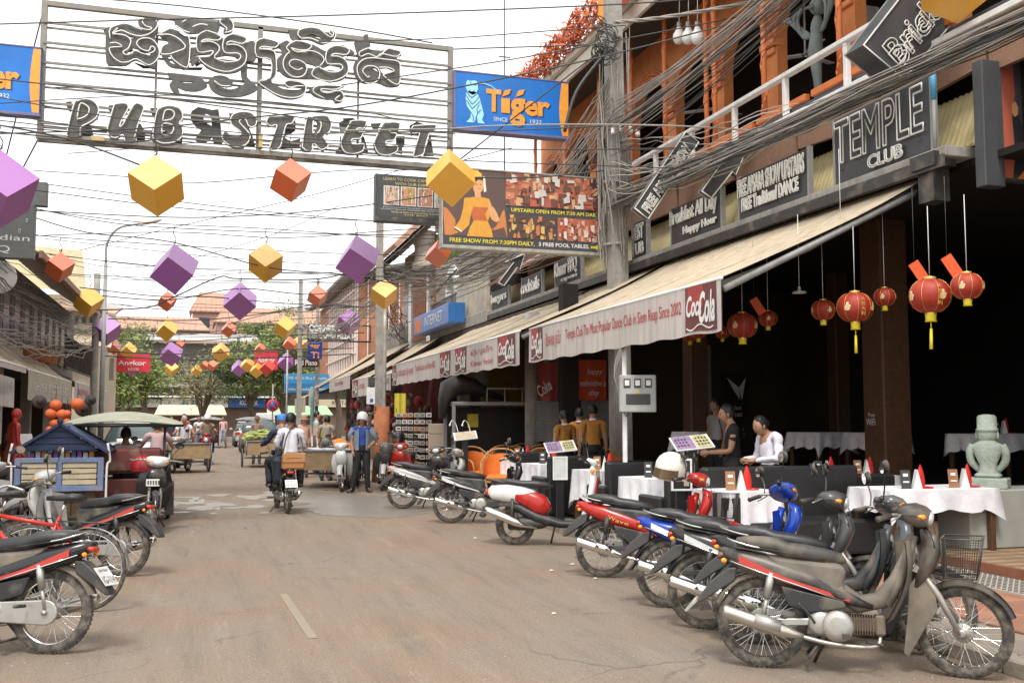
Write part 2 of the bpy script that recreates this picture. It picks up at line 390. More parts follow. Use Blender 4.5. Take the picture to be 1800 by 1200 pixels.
    b=MB();b.prism([(-.15,.63),(-.22,.62),(-.33,.53),(-.41,.42),(-.415,.395),(-.385,.395),(-.27,.475),(-.17,.54)],-.058,.058,.01);b.build('fender_flap',m_dark,root)
    if plate:
        T=Matrix.Translation((-.362,0,.52))@ Matrix.Rotation(R(38),4,'Y')
        pl=MB();pl.box((-.002,-.1,-.075),(.002,.1,.075),T);po=pl.build('licence_plate',m_white,root)
        b=MB();text_on(b,plate[0],T @ Vector((-.002,.085,-.06)),(0,-1,0),T.to_3x3()@ Vector((0,0,1)),.17,.06)
        text_on(b,plate[1],T @ Vector((-.002,.07,.035)),(0,-1,0),T.to_3x3()@ Vector((0,0,1)),.14,.022);b.build('lettering',m_dark,po)
    b=MB()
    for s in (-1,1):b.prism([(-.05,Rw-.025),(-.05,Rw+.025),(.38,.33),(.4,.29)],s*.078-.012,s*.078+.012,.006)
    b.build('swing_arm',m_dark if not near else m_alu,root)
    for s in (-1,1):
        b=MB();b.tube([(.0,s*.1,Rw+.02),(.035,s*.105,.46)],.014,8);b.tube([(.03,s*.105,.44),(.06,s*.108,.60+Z)],.026,12)
        b.build('shock_absorber',m_alu if near else m_dark,root)
    b=MB();pts=[]
    for k in range(9):a=R(90+180*k/8);pts.append((.0+.085*math.cos(a),Rw+.085*math.sin(a)))
    for k in range(9):a=R(-90+180*k/8);pts.append((.44+.062*math.cos(a),.285+.062*math.sin(a)))
    b.prism(pts,.078,.105,.008);b.tube([(.0,.1,Rw),(.0,.125,Rw)],.018,8);b.build('chain_case',m_alu,root)
    b=MB();T=Matrix.Translation((.46,0,.285))@ WT
    b.lathe([(.06,-.13),(.085,-.125),(.095,-.1),(.1,.1),(.09,.13),(.05,.135)],20,T,True,True)
    T=Matrix.Translation((.36,0,.30))@ WT;b.lathe([(.05,-.11),(.07,-.1),(.08,-.05),(.08,.1),(.05,.115)],16,T,True,True)
    b.lathe([(.02,-.15),(.055,-.148),(.062,-.13)],18,Matrix.Translation((.46,0,.285))@ WT,True,True)
    eng=b.build('engine',m_alu,root)
    b=MB()
    for i in range(9):b.bbox((.545+i*.016,-.06,.235),(.551+i*.016,.06,.355),.002)
    b.bbox((.54,-.045,.25),(.74,.045,.34),.01);b.bbox((.69,-.065,.235),(.75,.065,.36),.012);b.build('engine_cylinder',M('sooty_engine_casting',(.16,.12,.085),.8,.3,dust=.4),eng)
    b=MB();b.loft([(.6,.40,.03,.02),(.66,.42,.045,.03),(.74,.44,.05,.045),(.8,.5,.06,.05),(.82,.55,.05,.03)],10);b.build('air_box',m_blackpl,root)
    b=MB();b.tube(spline([(.72,-.02,.24),(.70,-.06,.18),(.6,-.1,.165),(.4,-.12,.18),(.22,-.135,.22)],4),.014,10)
    b.tube([(.25,-.135,.215),(.18,-.14,.23),(.12,-.145,.245),(-.3,-.16,.345),(-.33,-.161,.352),(-.345,-.162,.355)],[.017,.03,.045,.045,.042,.03],18)
    ex=b.build('exhaust',m_chrome if not near else M('dusty_chrome',(.55,.52,.47),.3,.9,dust=.3),root)
    b=MB();b.tube([(.1,-.15,.262),(-.1,-.157,.31)],[.048,.048],14);b.build('heat_shield',m_alu if near else m_chrome,ex)
    b=MB()
    b.tube([(.5,-.25,.235),(.5,.25,.235)],.012,8);
    for s in (-1,1):b.cbox((.5,s*.22,.235),(.04,.09,.028));b.tube([(.12,s*.14,.33),(.14,s*.24,.335)],.012,8)
    b.tube(spline([(.32,-.12,.30),(.28,-.15,.36),(.22,-.17,.42)]),.009,6)
    b.tube(spline([(.62,-.13,.2),(.72,-.19,.19)]),.008,6)
    b.build('foot_pegs',m_dark,root)
    b=MB();b.tube([(.42,.09,.22),(.36,.17,.10),(.32,.24,.005)],.011,8);b.cbox((.31,.25,.01),(.05,.03,.008));b.build('kickstand',m_dark,root)
    b=MB();
    for s in (-1,1):b.tube([(.36,s*.09,.2),(.28,s*.13,.09)],.011,8)
    b.tube([(.28,-.13,.09),(.28,.13,.09)],.01,8);b.build('centre_stand',m_dark,root)
    hz=1.0+Z
    b=MB();b.tube(spline([(.80,.33,hz-.01),(.86,.2,hz+.005),(.92,.06,hz-.02),(.92,-.06,hz-.02),(.86,-.2,hz+.005),(.80,-.33,hz-.01)],4),.011,8)
    hb=st(b,'handlebar',m_chrome if not near else m_alu)
    b=MB()
    for s in (-1,1):
        b=MB();b.tube([(.845,s*.235,hz),(.795,s*.35,hz-.01),(.790,s*.365,hz-.011)],[.018,.018,.021],10);st(b,'grip',m_blackpl,hb)
        b=MB();b.tube(spline([(.9,s*.18,hz+.005),(.9,s*.27,hz+.0),(.865,s*.36,hz-.02)],3),.0055,6);st(b,'brake_lever',m_alu,hb)
    b=MB();b.loft([(.865,hz+.0,.07,.03),(.89,hz+.012,.15,.045,3),(.95,hz,.165,.068,3),(1.01,hz-.02,.14,.068,3),(1.05,hz-.03,.09,.05)],18)
    cw=st(b,'headlight_cowl',(cowlc or sh)if not near else M('dusty_dark_cowl',(.05,.045,.04),.5,dust=.4))
    b=MB();b.lathe([(1e-4,.04),(.04,.036),(.062,.02),(.066,0)],18,Matrix.Translation((1.035,0,hz-.025))@ Matrix.Rotation(R(98),4,'Y')@ Matrix.Diagonal((.75,1.1,1,1)))
    st(b,'headlight',m_glass,cw)
    for s in (-1,1):
        b=MB();b.sphere((1.005,s*.115,hz-.012),(.036,.036,.024),10,6);st(b,'turn_signal',m_orlamp,cw)
    if mirrors:
        for s in (-1,1):
            k0=len(root.children);b=MB()
            b.tube(spline([(.87,s*.2,hz+.01),(.88,s*.22,hz+.1),(.87,s*.28,hz+.19)]),.0055,6)
            mo=st(b,'mirror',m_blackpl)
            g=MB();T=Matrix.Translation((.868,s*.285,hz+.225))@ Matrix.Rotation(R(-8),4,'Y')
            g.lathe([(1e-4,-.014),(.04,-.01),(.056,.002),(.06,.018),(.054,.022)],18,T @ Matrix.Diagonal((1,1.12,.8,1))@ Matrix.Rotation(R(-90),4,'Y')@ Matrix.Scale(-1,4,(0,0,1)),True,False)
            st(g,'mirror_shell',mirror_mat or m_blackpl,mo)
            g=MB();g.lathe([(1e-4,-.019),(.054,-.019)],18,T @ Matrix.Diagonal((1,1.12,.8,1))@ Matrix.Rotation(R(90),4,'Y')@ Matrix.Rotation(0,4,'X'));st(g,'mirror_glass',M('mirror_silver',(.8,.8,.8),.05,1,0),mo)
    b=MB()
    for s in (-1,1):b.tube(spline([(.9,s*.15,hz),(1.02,s*.17,hz-.02),(1.08,s*.1,hz-.2),(1.03,s*.06,hz-.35)],5),.004,5)
    st(b,'control_cable',m_wire)
    if basket:
        bo=root
        fr=MB();X0,X1,Y0,Zb,Zt=1.10,1.33,.14,.62+Z,.86+Z
        def q(u,v,w_=None):pass
        def corner(k,t):
            sx=X0 if k in (0,3)else X1;sy=-Y0 if k <2 else Y0;g=.82+.18*t
            cx=(X0+X1)/2;return Vector((cx+(sx-cx)*g+.02*t,sy*g,Zb+(Zt-Zb)*t))
        for t in (0,1):fr.tube([corner(k,t)for k in (0,1,2,3,0)],.0055,6)
        for k in range(4):
            fr.tube([corner(k,0),corner(k,1)],.005,6)
        fr.tube([(1.12,0,Zb),(1.02,0,Zb+.02)],.008)
        ff=st(fr,'basket',m_dark)
        ms=MB()
        for k in range(4):
            k2=(k+1)% 4
            n=16
            for i in range(1,n):
                u=i/n;ms.tube([corner(k,0).lerp(corner(k2,0),u),corner(k,1).lerp(corner(k2,1),u)],.0016,3,False,False)
            for j in range(1,15):
                t=j/15;ms.tube([corner(k,t),corner(k2,t)],.0016,3,False,False)
        for i in range(1,14):
            u=i/14;ms.tube([corner(0,0).lerp(corner(1,0),u),corner(3,0).lerp(corner(2,0),u)],.0016,3,False,False)
        st(ms,'wire_mesh',m_dark,ff)
    for o in list(root.children_recursive):
        if not o.parent.name.startswith('licence')and o.name.split('.')[0]in ('side_cowl','side_stripe','trim_line','seat','seat_piping','grab_rail','tail_light','turn_signal','lettering','exhaust','heat_shield'):
            kf=.8 if o.name.startswith(('exhaust','heat'))else .68
            for v in o.data.vertices:
                if v.co.x <.15:v.co.x=.15-(.15-v.co.x)*kf
    return root
def scooter(name,loc,heading,lean,label,c1,c2,group=None,plate=None,Rw=.25,cat='scooter',steer=0,headr=None):
    root=empty(name,loc,0,label,cat,group);root.rotation_euler=Euler((-lean,0,PI/2-heading))
    wheel(root,0,Rw,'cast',m_tyre,None,m_alu);wheel(root,1.22,Rw,'cast',m_tyre,None,m_alu)
    P=lambda nm,mat,fn,par=root:part(nm,mat,par,fn)
    P('rear_body',c1,lambda b:b.loft([(-.36,.66,.05,.03),(-.3,.66,.10,.10),(-.12,.66,.135,.13),(.08,.63,.14,.13),(.22,.6,.13,.10),(.3,.57,.11,.06)],18))
    P('side_panel',c2,lambda b:[b.loft([(.02,.60,.146,.06,3),(.2,.57,.15,.12,3),(.32,.5,.14,.14,3),(.42,.42,.12,.08,3)],18)])
    P('lower_skirt',m_blackpl,lambda b:[b.loft([(-.12,.50,.12,.03),(.05,.47,.13,.06),(.3,.34,.14,.08),(.6,.27,.15,.05),(.8,.27,.15,.05),(.93,.3,.1,.04)],14)])
    P('seat',m_seat,lambda b:b.loft([(-.32,.775,.06,.012),(-.3,.785,.1,.035,3),(-.1,.79,.125,.045,3),(.1,.765,.13,.045,3),(.25,.765,.12,.05,3),(.42,.75,.09,.04,3),(.47,.74,.04,.015)],18))
    P('leg_shield',c1,lambda b:[b.loft([(.98,1.0,.06,.02),(.99,.95,.10,.045,3),(1.0,.82,.16,.05,3),(.98,.66,.18,.045,3),(.93,.5,.17,.04,3),(.88,.36,.14,.04,3),(.85,.30,.1,.02)],20)])
    P('front_stripe',c2,lambda b:[b.loft([(1.035,.93,.075,.012,3),(1.05,.82,.10,.014,3),(1.03,.66,.115,.012,3),(.975,.5,.1,.01,3)],12)])
    P('front_fender',c1,lambda b:b.grid(lambda u,v:(1.22+(Rw+.045-.03*(2*v-1)**2)*math.cos(R(20+140*u)),(v-.5)*.15,Rw+(Rw+.045-.03*(2*v-1)**2)*math.sin(R(20+140*u))),14,6))
    P('front_fork',m_dark,lambda b:[b.tube([(1.02,s*.07,.55),(1.2,s*.085,Rw)],.02,8)for s in (-1,1)])
    P('rear_fender',m_blackpl,lambda b:b.prism([(-.1,.56),(-.33,.55),(-.47,.36),(-.42,.33),(-.3,.45),(-.1,.5)],-.06,.06,.015))
    P('engine',m_dark,lambda b:(b.loft([(-.08,.25,.1,.06),(.1,.27,.12,.09),(.35,.28,.12,.07),(.45,.3,.08,.04)],12)))
    P('exhaust',m_chrome,lambda b:(b.tube([(.3,-.12,.22),(.1,-.15,.25),(.05,-.16,.28),(-.32,-.17,.42),(-.36,-.17,.435)],[.015,.03,.055,.052,.035],16)))
    P('grab_rail',m_blackpl,lambda b:b.tube(spline([(-.1,.12,.77),(-.32,.1,.82),(-.38,0,.83),(-.32,-.1,.82),(-.1,-.12,.77)]),.012,8))
    P('tail_light',m_redlamp,lambda b:b.sphere((-.37,0,.66),(.03,.08,.05),12,8))
    for s in (-1,1):P('shock_absorber',m_dark,lambda b:b.tube([(-.02,s*.11,.3),(-.02,s*.11,.58)],.025,10))
    P('kickstand',m_dark,lambda b:b.tube([(.5,.1,.25),(.45,.2,.1),(.42,.26,.0)],.012,8))
    hb=P('handlebar',m_blackpl,lambda b:b.tube(spline([(.86,.33,1.06),(.9,.2,1.08),(.97,0,1.0),(.9,-.2,1.08),(.86,-.33,1.06)]),.013,8))
    P('grip',m_blackpl,lambda b:[b.tube([(.9,s*.22,1.075),(.855,s*.34,1.06)],.018,8)for s in (-1,1)],hb)
    P('instrument_cowl',c1,lambda b:b.loft([(.9,1.05,.05,.02),(.93,1.07,.08,.035),(1.0,1.04,.07,.05),(1.03,1.0,.04,.03)],14))
    hl=P('headlight',m_glass,lambda b:b.lathe([(1e-4,.045),(.05,.036),(.075,.015),(.08,0),(.07,-.06),(.03,-.08)],20,Matrix.Translation((1.07,0,.86))@ Matrix.Rotation(R(85),4,'Y')))
    P('headlight_rim',m_blackpl,lambda b:b.lathe([(.078,.02),(.088,.012),(.09,-.06),(.06,-.08)],20,Matrix.Translation((1.068,0,.86))@ Matrix.Rotation(R(85),4,'Y')),hl)
    for s in (-1,1):
        mo=P('mirror',m_blackpl,lambda b:b.tube(spline([(.92,s*.15,1.08),(.9,s*.18,1.18),(.88,s*.25,1.27)]),.006,6))
        P('mirror_shell',m_blackpl,lambda b:b.sphere((.88,s*.27,1.3),(.015,.06,.045),14,8),mo)
        P('turn_signal',m_orlamp,lambda b:b.sphere((1.0,s*.15,.93),(.03,.02,.03),8,6))
    if plate:
        T=Matrix.Translation((-.42,0,.5))@ Matrix.Rotation(R(-28),4,'Y')
        pl=MB();pl.box((-.002,-.1,-.07),(.002,.1,.07),T);po=pl.build('licence_plate',m_white,root)
        b=MB();text_on(b,plate,T @ Vector((-.002,.08,-.05)),(0,-1,0),T.to_3x3()@ Vector((0,0,1)),.16,.06);b.build('lettering',m_dark,po)
    return root
def helmet(loc,rz,label,col,vis=True,group=None,tilt=0,s=1.):
    h=empty('helmet',loc,rz,label,'helmet',group);h.rotation_euler=(tilt,0,rz)
    part('shell',col,h,lambda b:b.lathe([(.115,-.10),(.128,-.06),(.135,0),(.128,.05),(.105,.095),(.07,.125),(.03,.14),(1e-4,.143)],22,Matrix.Diagonal((1.12*s,s,s,1))))
    part('lining',m_black,h,lambda b:b.lathe([(.113,-.098),(.105,-.02),(.06,.03),(1e-4,.04)],18,Matrix.Diagonal((1.1*s,s,s,1))))
    if vis:part('visor',M('smoked_visor',(.12,.08,.04),.1,0),h,lambda b:b.grid(lambda u,v:((.155+.01*v)*s*math.cos(R(-75+150*u)),.137*s*math.sin(R(-75+150*u)),(.0-.085*v)*s),12,3))
    return h
def skin_mesh(verts,edges,rads,root=0,sub=2,name='m'):
    me=bpy.data.meshes.new(name);me.from_pydata([tuple(v)for v in verts],edges,[])
    ob=bpy.data.objects.new(name,me);C.objects.link(ob)
    sk_=ob.modifiers.new('s','SKIN');sk_.use_smooth_shade=True;sk_.branch_smoothing=.6
    for i,r in enumerate(rads):
        d=me.skin_vertices[0].data[i];d.radius=r if isinstance(r,tuple)else (r,r);d.use_root=(i == root)
    if sub:s2=ob.modifiers.new('u','SUBSURF');s2.levels=sub;s2.render_levels=sub
    dg=bpy.context.evaluated_depsgraph_get();dg.update()
    ev=ob.evaluated_get(dg);m2=bpy.data.meshes.new_from_object(ev)
    v=[tuple(q.co)for q in m2.vertices];f=[tuple(p.vertices)for p in m2.polygons]
    bpy.data.objects.remove(ob);bpy.data.meshes.remove(me);bpy.data.meshes.remove(m2)
    return v,f
def V(*a):return Vector(a)
def pose(kind,**k):
    J=dict(pel=V(0,0,.92),wst=V(0,.0,1.06),chs=V(0,0,1.26),nkb=V(0,-.01,1.41),nk=V(0,.005,1.47),hd=V(0,.02,1.57))
    for s,n in ((1,'R'),(-1,'L')):
        J['sh'+n]=V(s*.165,-.01,1.375);J['el'+n]=V(s*.21,-.02,1.10);J['wr'+n]=V(s*.22,.06,.86)
        J['hp'+n]=V(s*.085,0,.88);J['kn'+n]=V(s*.10,.015,.47);J['an'+n]=V(s*.10,-.02,.08);J['to'+n]=V(s*.12,.12,.035)
    if kind == 'walk':
        J['knR']=V(.09,.14,.49);J['anR']=V(.09,.20,.09);J['toR']=V(.1,.33,.05)
        J['knL']=V(-.09,.0,.47);J['anL']=V(-.09,-.24,.14);J['toL']=V(-.1,-.12,.04)
        J['wrR']=V(.21,-.08,.88);J['wrL']=V(-.2,.18,.9)
    if kind == 'hips':
        J['elL']=V(-.33,-.08,1.14);J['wrL']=V(-.17,.06,1.0)
        J['elR']=V(.23,-.0,1.10);J['wrR']=V(.2,.12,.88)
        J['knR']=V(.13,.05,.47);J['anR']=V(.20,.04,.08);J['toR']=V(.28,.16,.035)
        J['knL']=V(-.11,.03,.47);J['anL']=V(-.14,.0,.08);J['toL']=V(-.19,.13,.035)
    if kind in ('sit','ride','drive'):
        dz=-.42
        for n in ('pel','wst','chs','nkb','nk','hd','shR','shL','elR','elL','wrR','wrL','hpR','hpL'):J[n].z += dz
        for s,n in ((1,'R'),(-1,'L')):
            J['kn'+n]=V(s*.13,.40,.50);J['an'+n]=V(s*.12,.36,.08);J['to'+n]=V(s*.13,.5,.04)
            J['el'+n]=V(s*.23,.06,.72);J['wr'+n]=V(s*.15,.28,.66)
        if kind == 'ride':
            for s,n in ((1,'R'),(-1,'L')):
                J['kn'+n]=V(s*.21,.36,.42);J['an'+n]=V(s*.2,.22,.06);J['to'+n]=V(s*.22,.36,.04)
        if kind == 'drive':
            for s,n in ((1,'R'),(-1,'L')):
                J['kn'+n]=V(s*.19,.36,.44);J['an'+n]=V(s*.19,.22,.06);J['to'+n]=V(s*.2,.36,.03)
                J['el'+n]=V(s*.27,.16,.76);J['wr'+n]=V(s*.30,.42,.74)
            for n,q in (('wst',.02),('chs',.05),('nkb',.08),('nk',.1),('hd',.13),('shR',.07),('shL',.07)):J[n].y += q
    if kind == 'work':
        for s,n in ((1,'R'),(-1,'L')):J['el'+n]=V(s*.22,.04,1.10);J['wr'+n]=V(s*.10,.30,1.08)
        J['hd']=V(0,.075,1.55);J['chs'].y += .02;J['nkb'].y += .02;J['nk']=V(0,.04,1.46)
    for n,p in k.items():J[n]=V(*p)
    return J
def limb(J,names):return [J[n]for n in names]
def person(loc,rz,label,kind='stand',top=None,bottom=None,skin=None,hair='short',group=None,scale=1.,sleeves='short',shorts=False,skirt=False,shoes=None,face=True,P=None,hairmat=None,hat=None,legs=True,fem=False,headrot=0.,hands=True,sub=2,collar=None):
    J=pose(kind,**(P or {}));skin=skin or m_skin;hm=hairmat or m_hair
    root=empty('person',loc,rz,label,'person',group);root.scale=(scale,)*3
    sw=.93 if fem else 1.
    names=['pel','wst','chs','nkb','nk','hpR','knR','anR','toR','hpL','knL','anL','toL','shR','elR','wrR','shL','elL','wrL']
    idx={n:i for i,n in enumerate(names)}
    verts=[J[n]for n in names]
    E_=[('pel','wst'),('wst','chs'),('chs','nkb'),('nkb','nk'),('pel','hpR'),('hpR','knR'),('knR','anR'),('anR','toR'),('pel','hpL'),('hpL','knL'),('knL','anL'),('anL','toL'),('nkb','shR'),('shR','elR'),('elR','wrR'),('nkb','shL'),('shL','elL'),('elL','wrL')]
    rd=dict(pel=(.13,.10),wst=(.115 if fem else .125,.085),chs=(.14*sw,.1),nkb=(.07,.06),nk=(.05,.05),hpR=.083,knR=.055,anR=.036,toR=(.036,.022),hpL=.083,knL=.055,anL=.036,toL=(.036,.022),shR=.056,elR=.039,wrR=.027,shL=.056,elL=.039,wrL=.027)
    v,f=skin_mesh(verts,[(idx[a],idx[b])for a,b in E_],[rd[n]for n in names],0,sub)
    b=MB();b.add(v,f,True)
    hc=J['hd'];HR=Matrix.Translation(hc)@ Matrix.Rotation(headrot,4,'Z')@ Matrix.Rotation(-max(0,(J['hd'].y-J['nk'].y)-.02)*3.5,4,'X')
    vs=[];fs=[];n,m=20,16
    for i in range(m+1):
        t=PI*i/m;rr=math.sin(t)+(1e-3 if i in (0,m)else 0);z=-math.cos(t)
        for k in range(n):
            a=2*PI*k/n;x,y=rr*math.cos(a),rr*math.sin(a)
            sx,sy,sz=.074,.093,.115
            if z <0:q=1+z*.28;x *= q;y=y*(1+z*.12)if y >0 else y*(1+z*.45)
            X,Y,Zz=x*sx,y*sy,z*sz
            if face and y >.35:
                nose=math.exp(-((X/.013)**2+((Zz+.018)/.026)**2));Y += .02*nose
                for e in (-1,1):Y -= .009*math.exp(-(((X-e*.03)/.016)**2+((Zz-.008)/.013)**2))
                Y += .005*math.exp(-((X/.022)**2+((Zz+.057)/.008)**2));Y += .005*math.exp(-((X/.02)**2+((Zz+.095)/.018)**2))
            vs.append((X,Y,Zz))
    fs=[(i*n+k,i*n+(k+1)%n,(i+1)*n+(k+1)%n,(i+1)*n+k)for i in range(m)for k in range(n)]
    b.add(vs,fs,True,HR)
    for e in (-1,1):b.sphere((e*.074,-.005,-.005),(.012,.02,.03),8,6,HR)
    b.tube([J['nkb'],J['nk'],hc+V(0,-.015,-.04)],[.058,.052,.05],12)
    for nn in ('R','L'):
        wr,el=J['wr'+nn],J['el'+nn];d=(wr-el).normalized();s=1 if nn == 'R' else -1
        inn=V(-s,.3,0);inn=(inn-d*inn.dot(d)).normalized();side=d.cross(inn).normalized()*s
        b.tube([wr-d*.01,wr+d*.04,wr+d*.085],[.026,.034,.026],8)
        if hands:
            for q in range(4):
                o0=wr+d*.075+side*(q-1.5)*.017;L_=(.060,.068,.064,.05)[q]
                b.tube([o0,o0+d*L_*.5+inn*.008,o0+d*L_*.8+inn*.03],[.0095,.0085,.006],5)
            o0=wr+d*.03-side*.026;b.tube([o0,o0+d*.025-side*.02+inn*.008,o0+d*.055-side*.016+inn*.02],[.011,.010,.007],5)
    body=b.build('body',skin,root)
    if face:
        b=MB()
        for e in (-1,1):b.sphere((e*.03,.083,.01),(.013,.006,.006),8,5,HR)
        b.build('eyes',m_black,root)['kind']='stuff'
        part('mouth',M('lip_red',(.3,.08,.06),.5),root,lambda b:b.sphere((0,.084,-.055),(.021,.008,.006),8,5,HR))
    if hair and not hat:
        b=MB();b.grid(lambda u,v:HR @ V(.083*math.sin(PI*(.02+.60*v))*math.cos(2*PI*u),-.012+(.099 if math.sin(2*PI*u)<0 else .093)*math.sin(PI*(.02+(.60 if math.sin(2*PI*u)<.25 else .60-.26*min(1,(math.sin(2*PI*u)-.25)/.4))*v))*math.sin(2*PI*u),.012+.124*math.cos(PI*(.02+(.60 if math.sin(2*PI*u)<.25 else .60-.26*min(1,(math.sin(2*PI*u)-.25)/.4))*v))),24,10)
        if hair == 'long':b.loft([(0,0,.07,.03)]*1+[],8)if False else b.tube([HR @ V(0,-.06,.03),HR @ V(0,-.085,-.08),J['chs']+V(0,-.12,.02)],[.07,.062,.03],10)
        if hair == 'bun':b.sphere((0,-.1,.03),.04,10,8,HR)
        b.build('hair',hm,root)
    if hat:hat(root,HR)
    if top:
        ns=['pel','wst','chs','nkb','shR','elR','shL','elL'];vv=[J[n].copy()for n in ns]
        fsl={'short':.55,'long':1.,'none':0}[sleeves]
        vv[0]=J['pel'].lerp(J['wst'],-.25)
        ee=[(0,1),(1,2),(2,3),(3,4),(3,6)];rr=[(.15,.125),(.13 if fem else .142,.10),(.155*sw,.116),(.085,.075),.068,.052,.068,.052]
        if sleeves == 'none':vv=vv[:4]+[J['nkb'].lerp(J['shR'],.75),J['nkb'].lerp(J['shL'],.75)];ee=[(0,1),(1,2),(2,3),(3,4),(3,5)];rr=rr[:4]+[.05,.05]
        else:
            vv[5]=J['shR'].lerp(J['elR'],1 if sleeves == 'long' else .62);vv[7]=J['shL'].lerp(J['elL'],1 if sleeves == 'long' else .62)
            ee +=[(4,5),(6,7)]
            if sleeves == 'long':
                vv +=[J['elR'].lerp(J['wrR'],.93),J['elL'].lerp(J['wrL'],.93)];rr +=[.036,.036];ee +=[(5,8),(7,9)]
        v,f=skin_mesh(vv,ee,rr,0,sub)
        v=[(x*(1+.035*math.sin(31*z+17*x+9*y)+.02*math.sin(67*z-23*y)),y*(1+.06*math.sin(27*z+21*x)+.04*math.sin(59*z+40*x)),z+.004*math.sin(40*x+30*y))for x,y,z in v]
        tb=MB();tb.add(v,f,True)
        top_o=tb.build('shirt',top,root)
        if collar:part('collar',collar,top_o,lambda b:b.tube([J['nkb']+V(0,0,.012),J['nkb']+V(0,.0,.045)],[.072,.06],14))
    if bottom and legs:
        if skirt:
            b=MB();c0,c1=J['wst'],J['knR'].lerp(J['knL'],.5)+V(0,0,-.02)
            b.tube([c0.lerp(J['pel'],.3),J['pel'],c1],[.12,.155,.19],16);b.build('skirt',bottom,root)
        else:
            tb=MB();wv=J['pel'].lerp(J['wst'],.55)
            for sg,n in ((1,'R'),(-1,'L')):
                pts=[wv+V(sg*.045,0,0),J['hp'+n]+V(0,0,.02),J['hp'+n].lerp(J['kn'+n],.4),J['kn'+n],J['kn'+n].lerp(J['an'+n],.5),J['an'+n]+V(0,0,.0)]
                rr=[.085,.103,.096,.072,.062,.055]
                if shorts:pts=pts[:3]+[J['hp'+n].lerp(J['kn'+n],.95)];rr=[.085,.105,.1,.095]
                P2=spline(pts,3);r2=[]
                for i in range(len(P2)):q=i/3;k0=min(int(q),len(rr)-2);r2.append(rr[k0]+(rr[k0+1]-rr[k0])*(q-k0))
                tb.tube(P2,r2,12)
            tb.add(*(lambda m_:(m_.v,m_.f))(MB().tube([wv+V(0,0,.03),wv,J['pel'],J['pel'].lerp(J['hpR'].lerp(J['hpL'],.5),1.)+V(0,0,-.02)],[.118,.13,.14,.10],14)),True,None)
            tb.v=[(x+.005*math.sin(45*z+20*y),y+.008*math.sin(38*z+25*x)+.005*math.sin(80*z),z)for x,y,z in tb.v]
            tb.build('trousers' if not shorts else 'shorts',bottom,root)
    if legs:
        for nn in ('R','L'):
            a,t=J['an'+nn],J['to'+nn];d=(t-a);d.z=0;d.normalize()
            part('shoe',shoes or m_blackpl,root,lambda b:b.tube([a-d*.06+V(0,0,-.035),a+V(0,0,-.03),t+V(0,0,.0),t+d*.05+V(0,0,-.005)],[.03,.046,.042,.022],10))
    return root
def hat_helmet(col,vis=None):
    def f(root,HR):
        h=part('helmet',col,root,lambda b:b.lathe([(.118,-.06),(.132,-.03),(.137,.03),(.125,.09),(.09,.135),(.04,.158),(1e-4,.162)],20,HR @ Matrix.Translation((0,-.02,.02))@ Matrix.Rotation(R(24),4,'X')@ Matrix.Diagonal((.92,1.06,1,1))))
        part('strap',m_black,h,lambda b:b.tube([HR @ V(-.085,0,-.03),HR @ V(-.06,.03,-.11),HR @ V(.06,.03,-.11),HR @ V(.085,0,-.03)],.006,5))
    return f
def hat_cap(col,brim=True):
    def f(root,HR):
        h=part('hat',col,root,lambda b:b.lathe([(.10,.01),(.102,.05),(.085,.105),(.04,.13),(1e-4,.134)],18,HR @ Matrix.Diagonal((.9,1.05,1,1))))
        if brim:part('brim',col,h,lambda b:b.lathe([(.09,.015),(.16,.0),(.16,.004),(.09,.022)],20,HR))
    return f
random.seed(7)
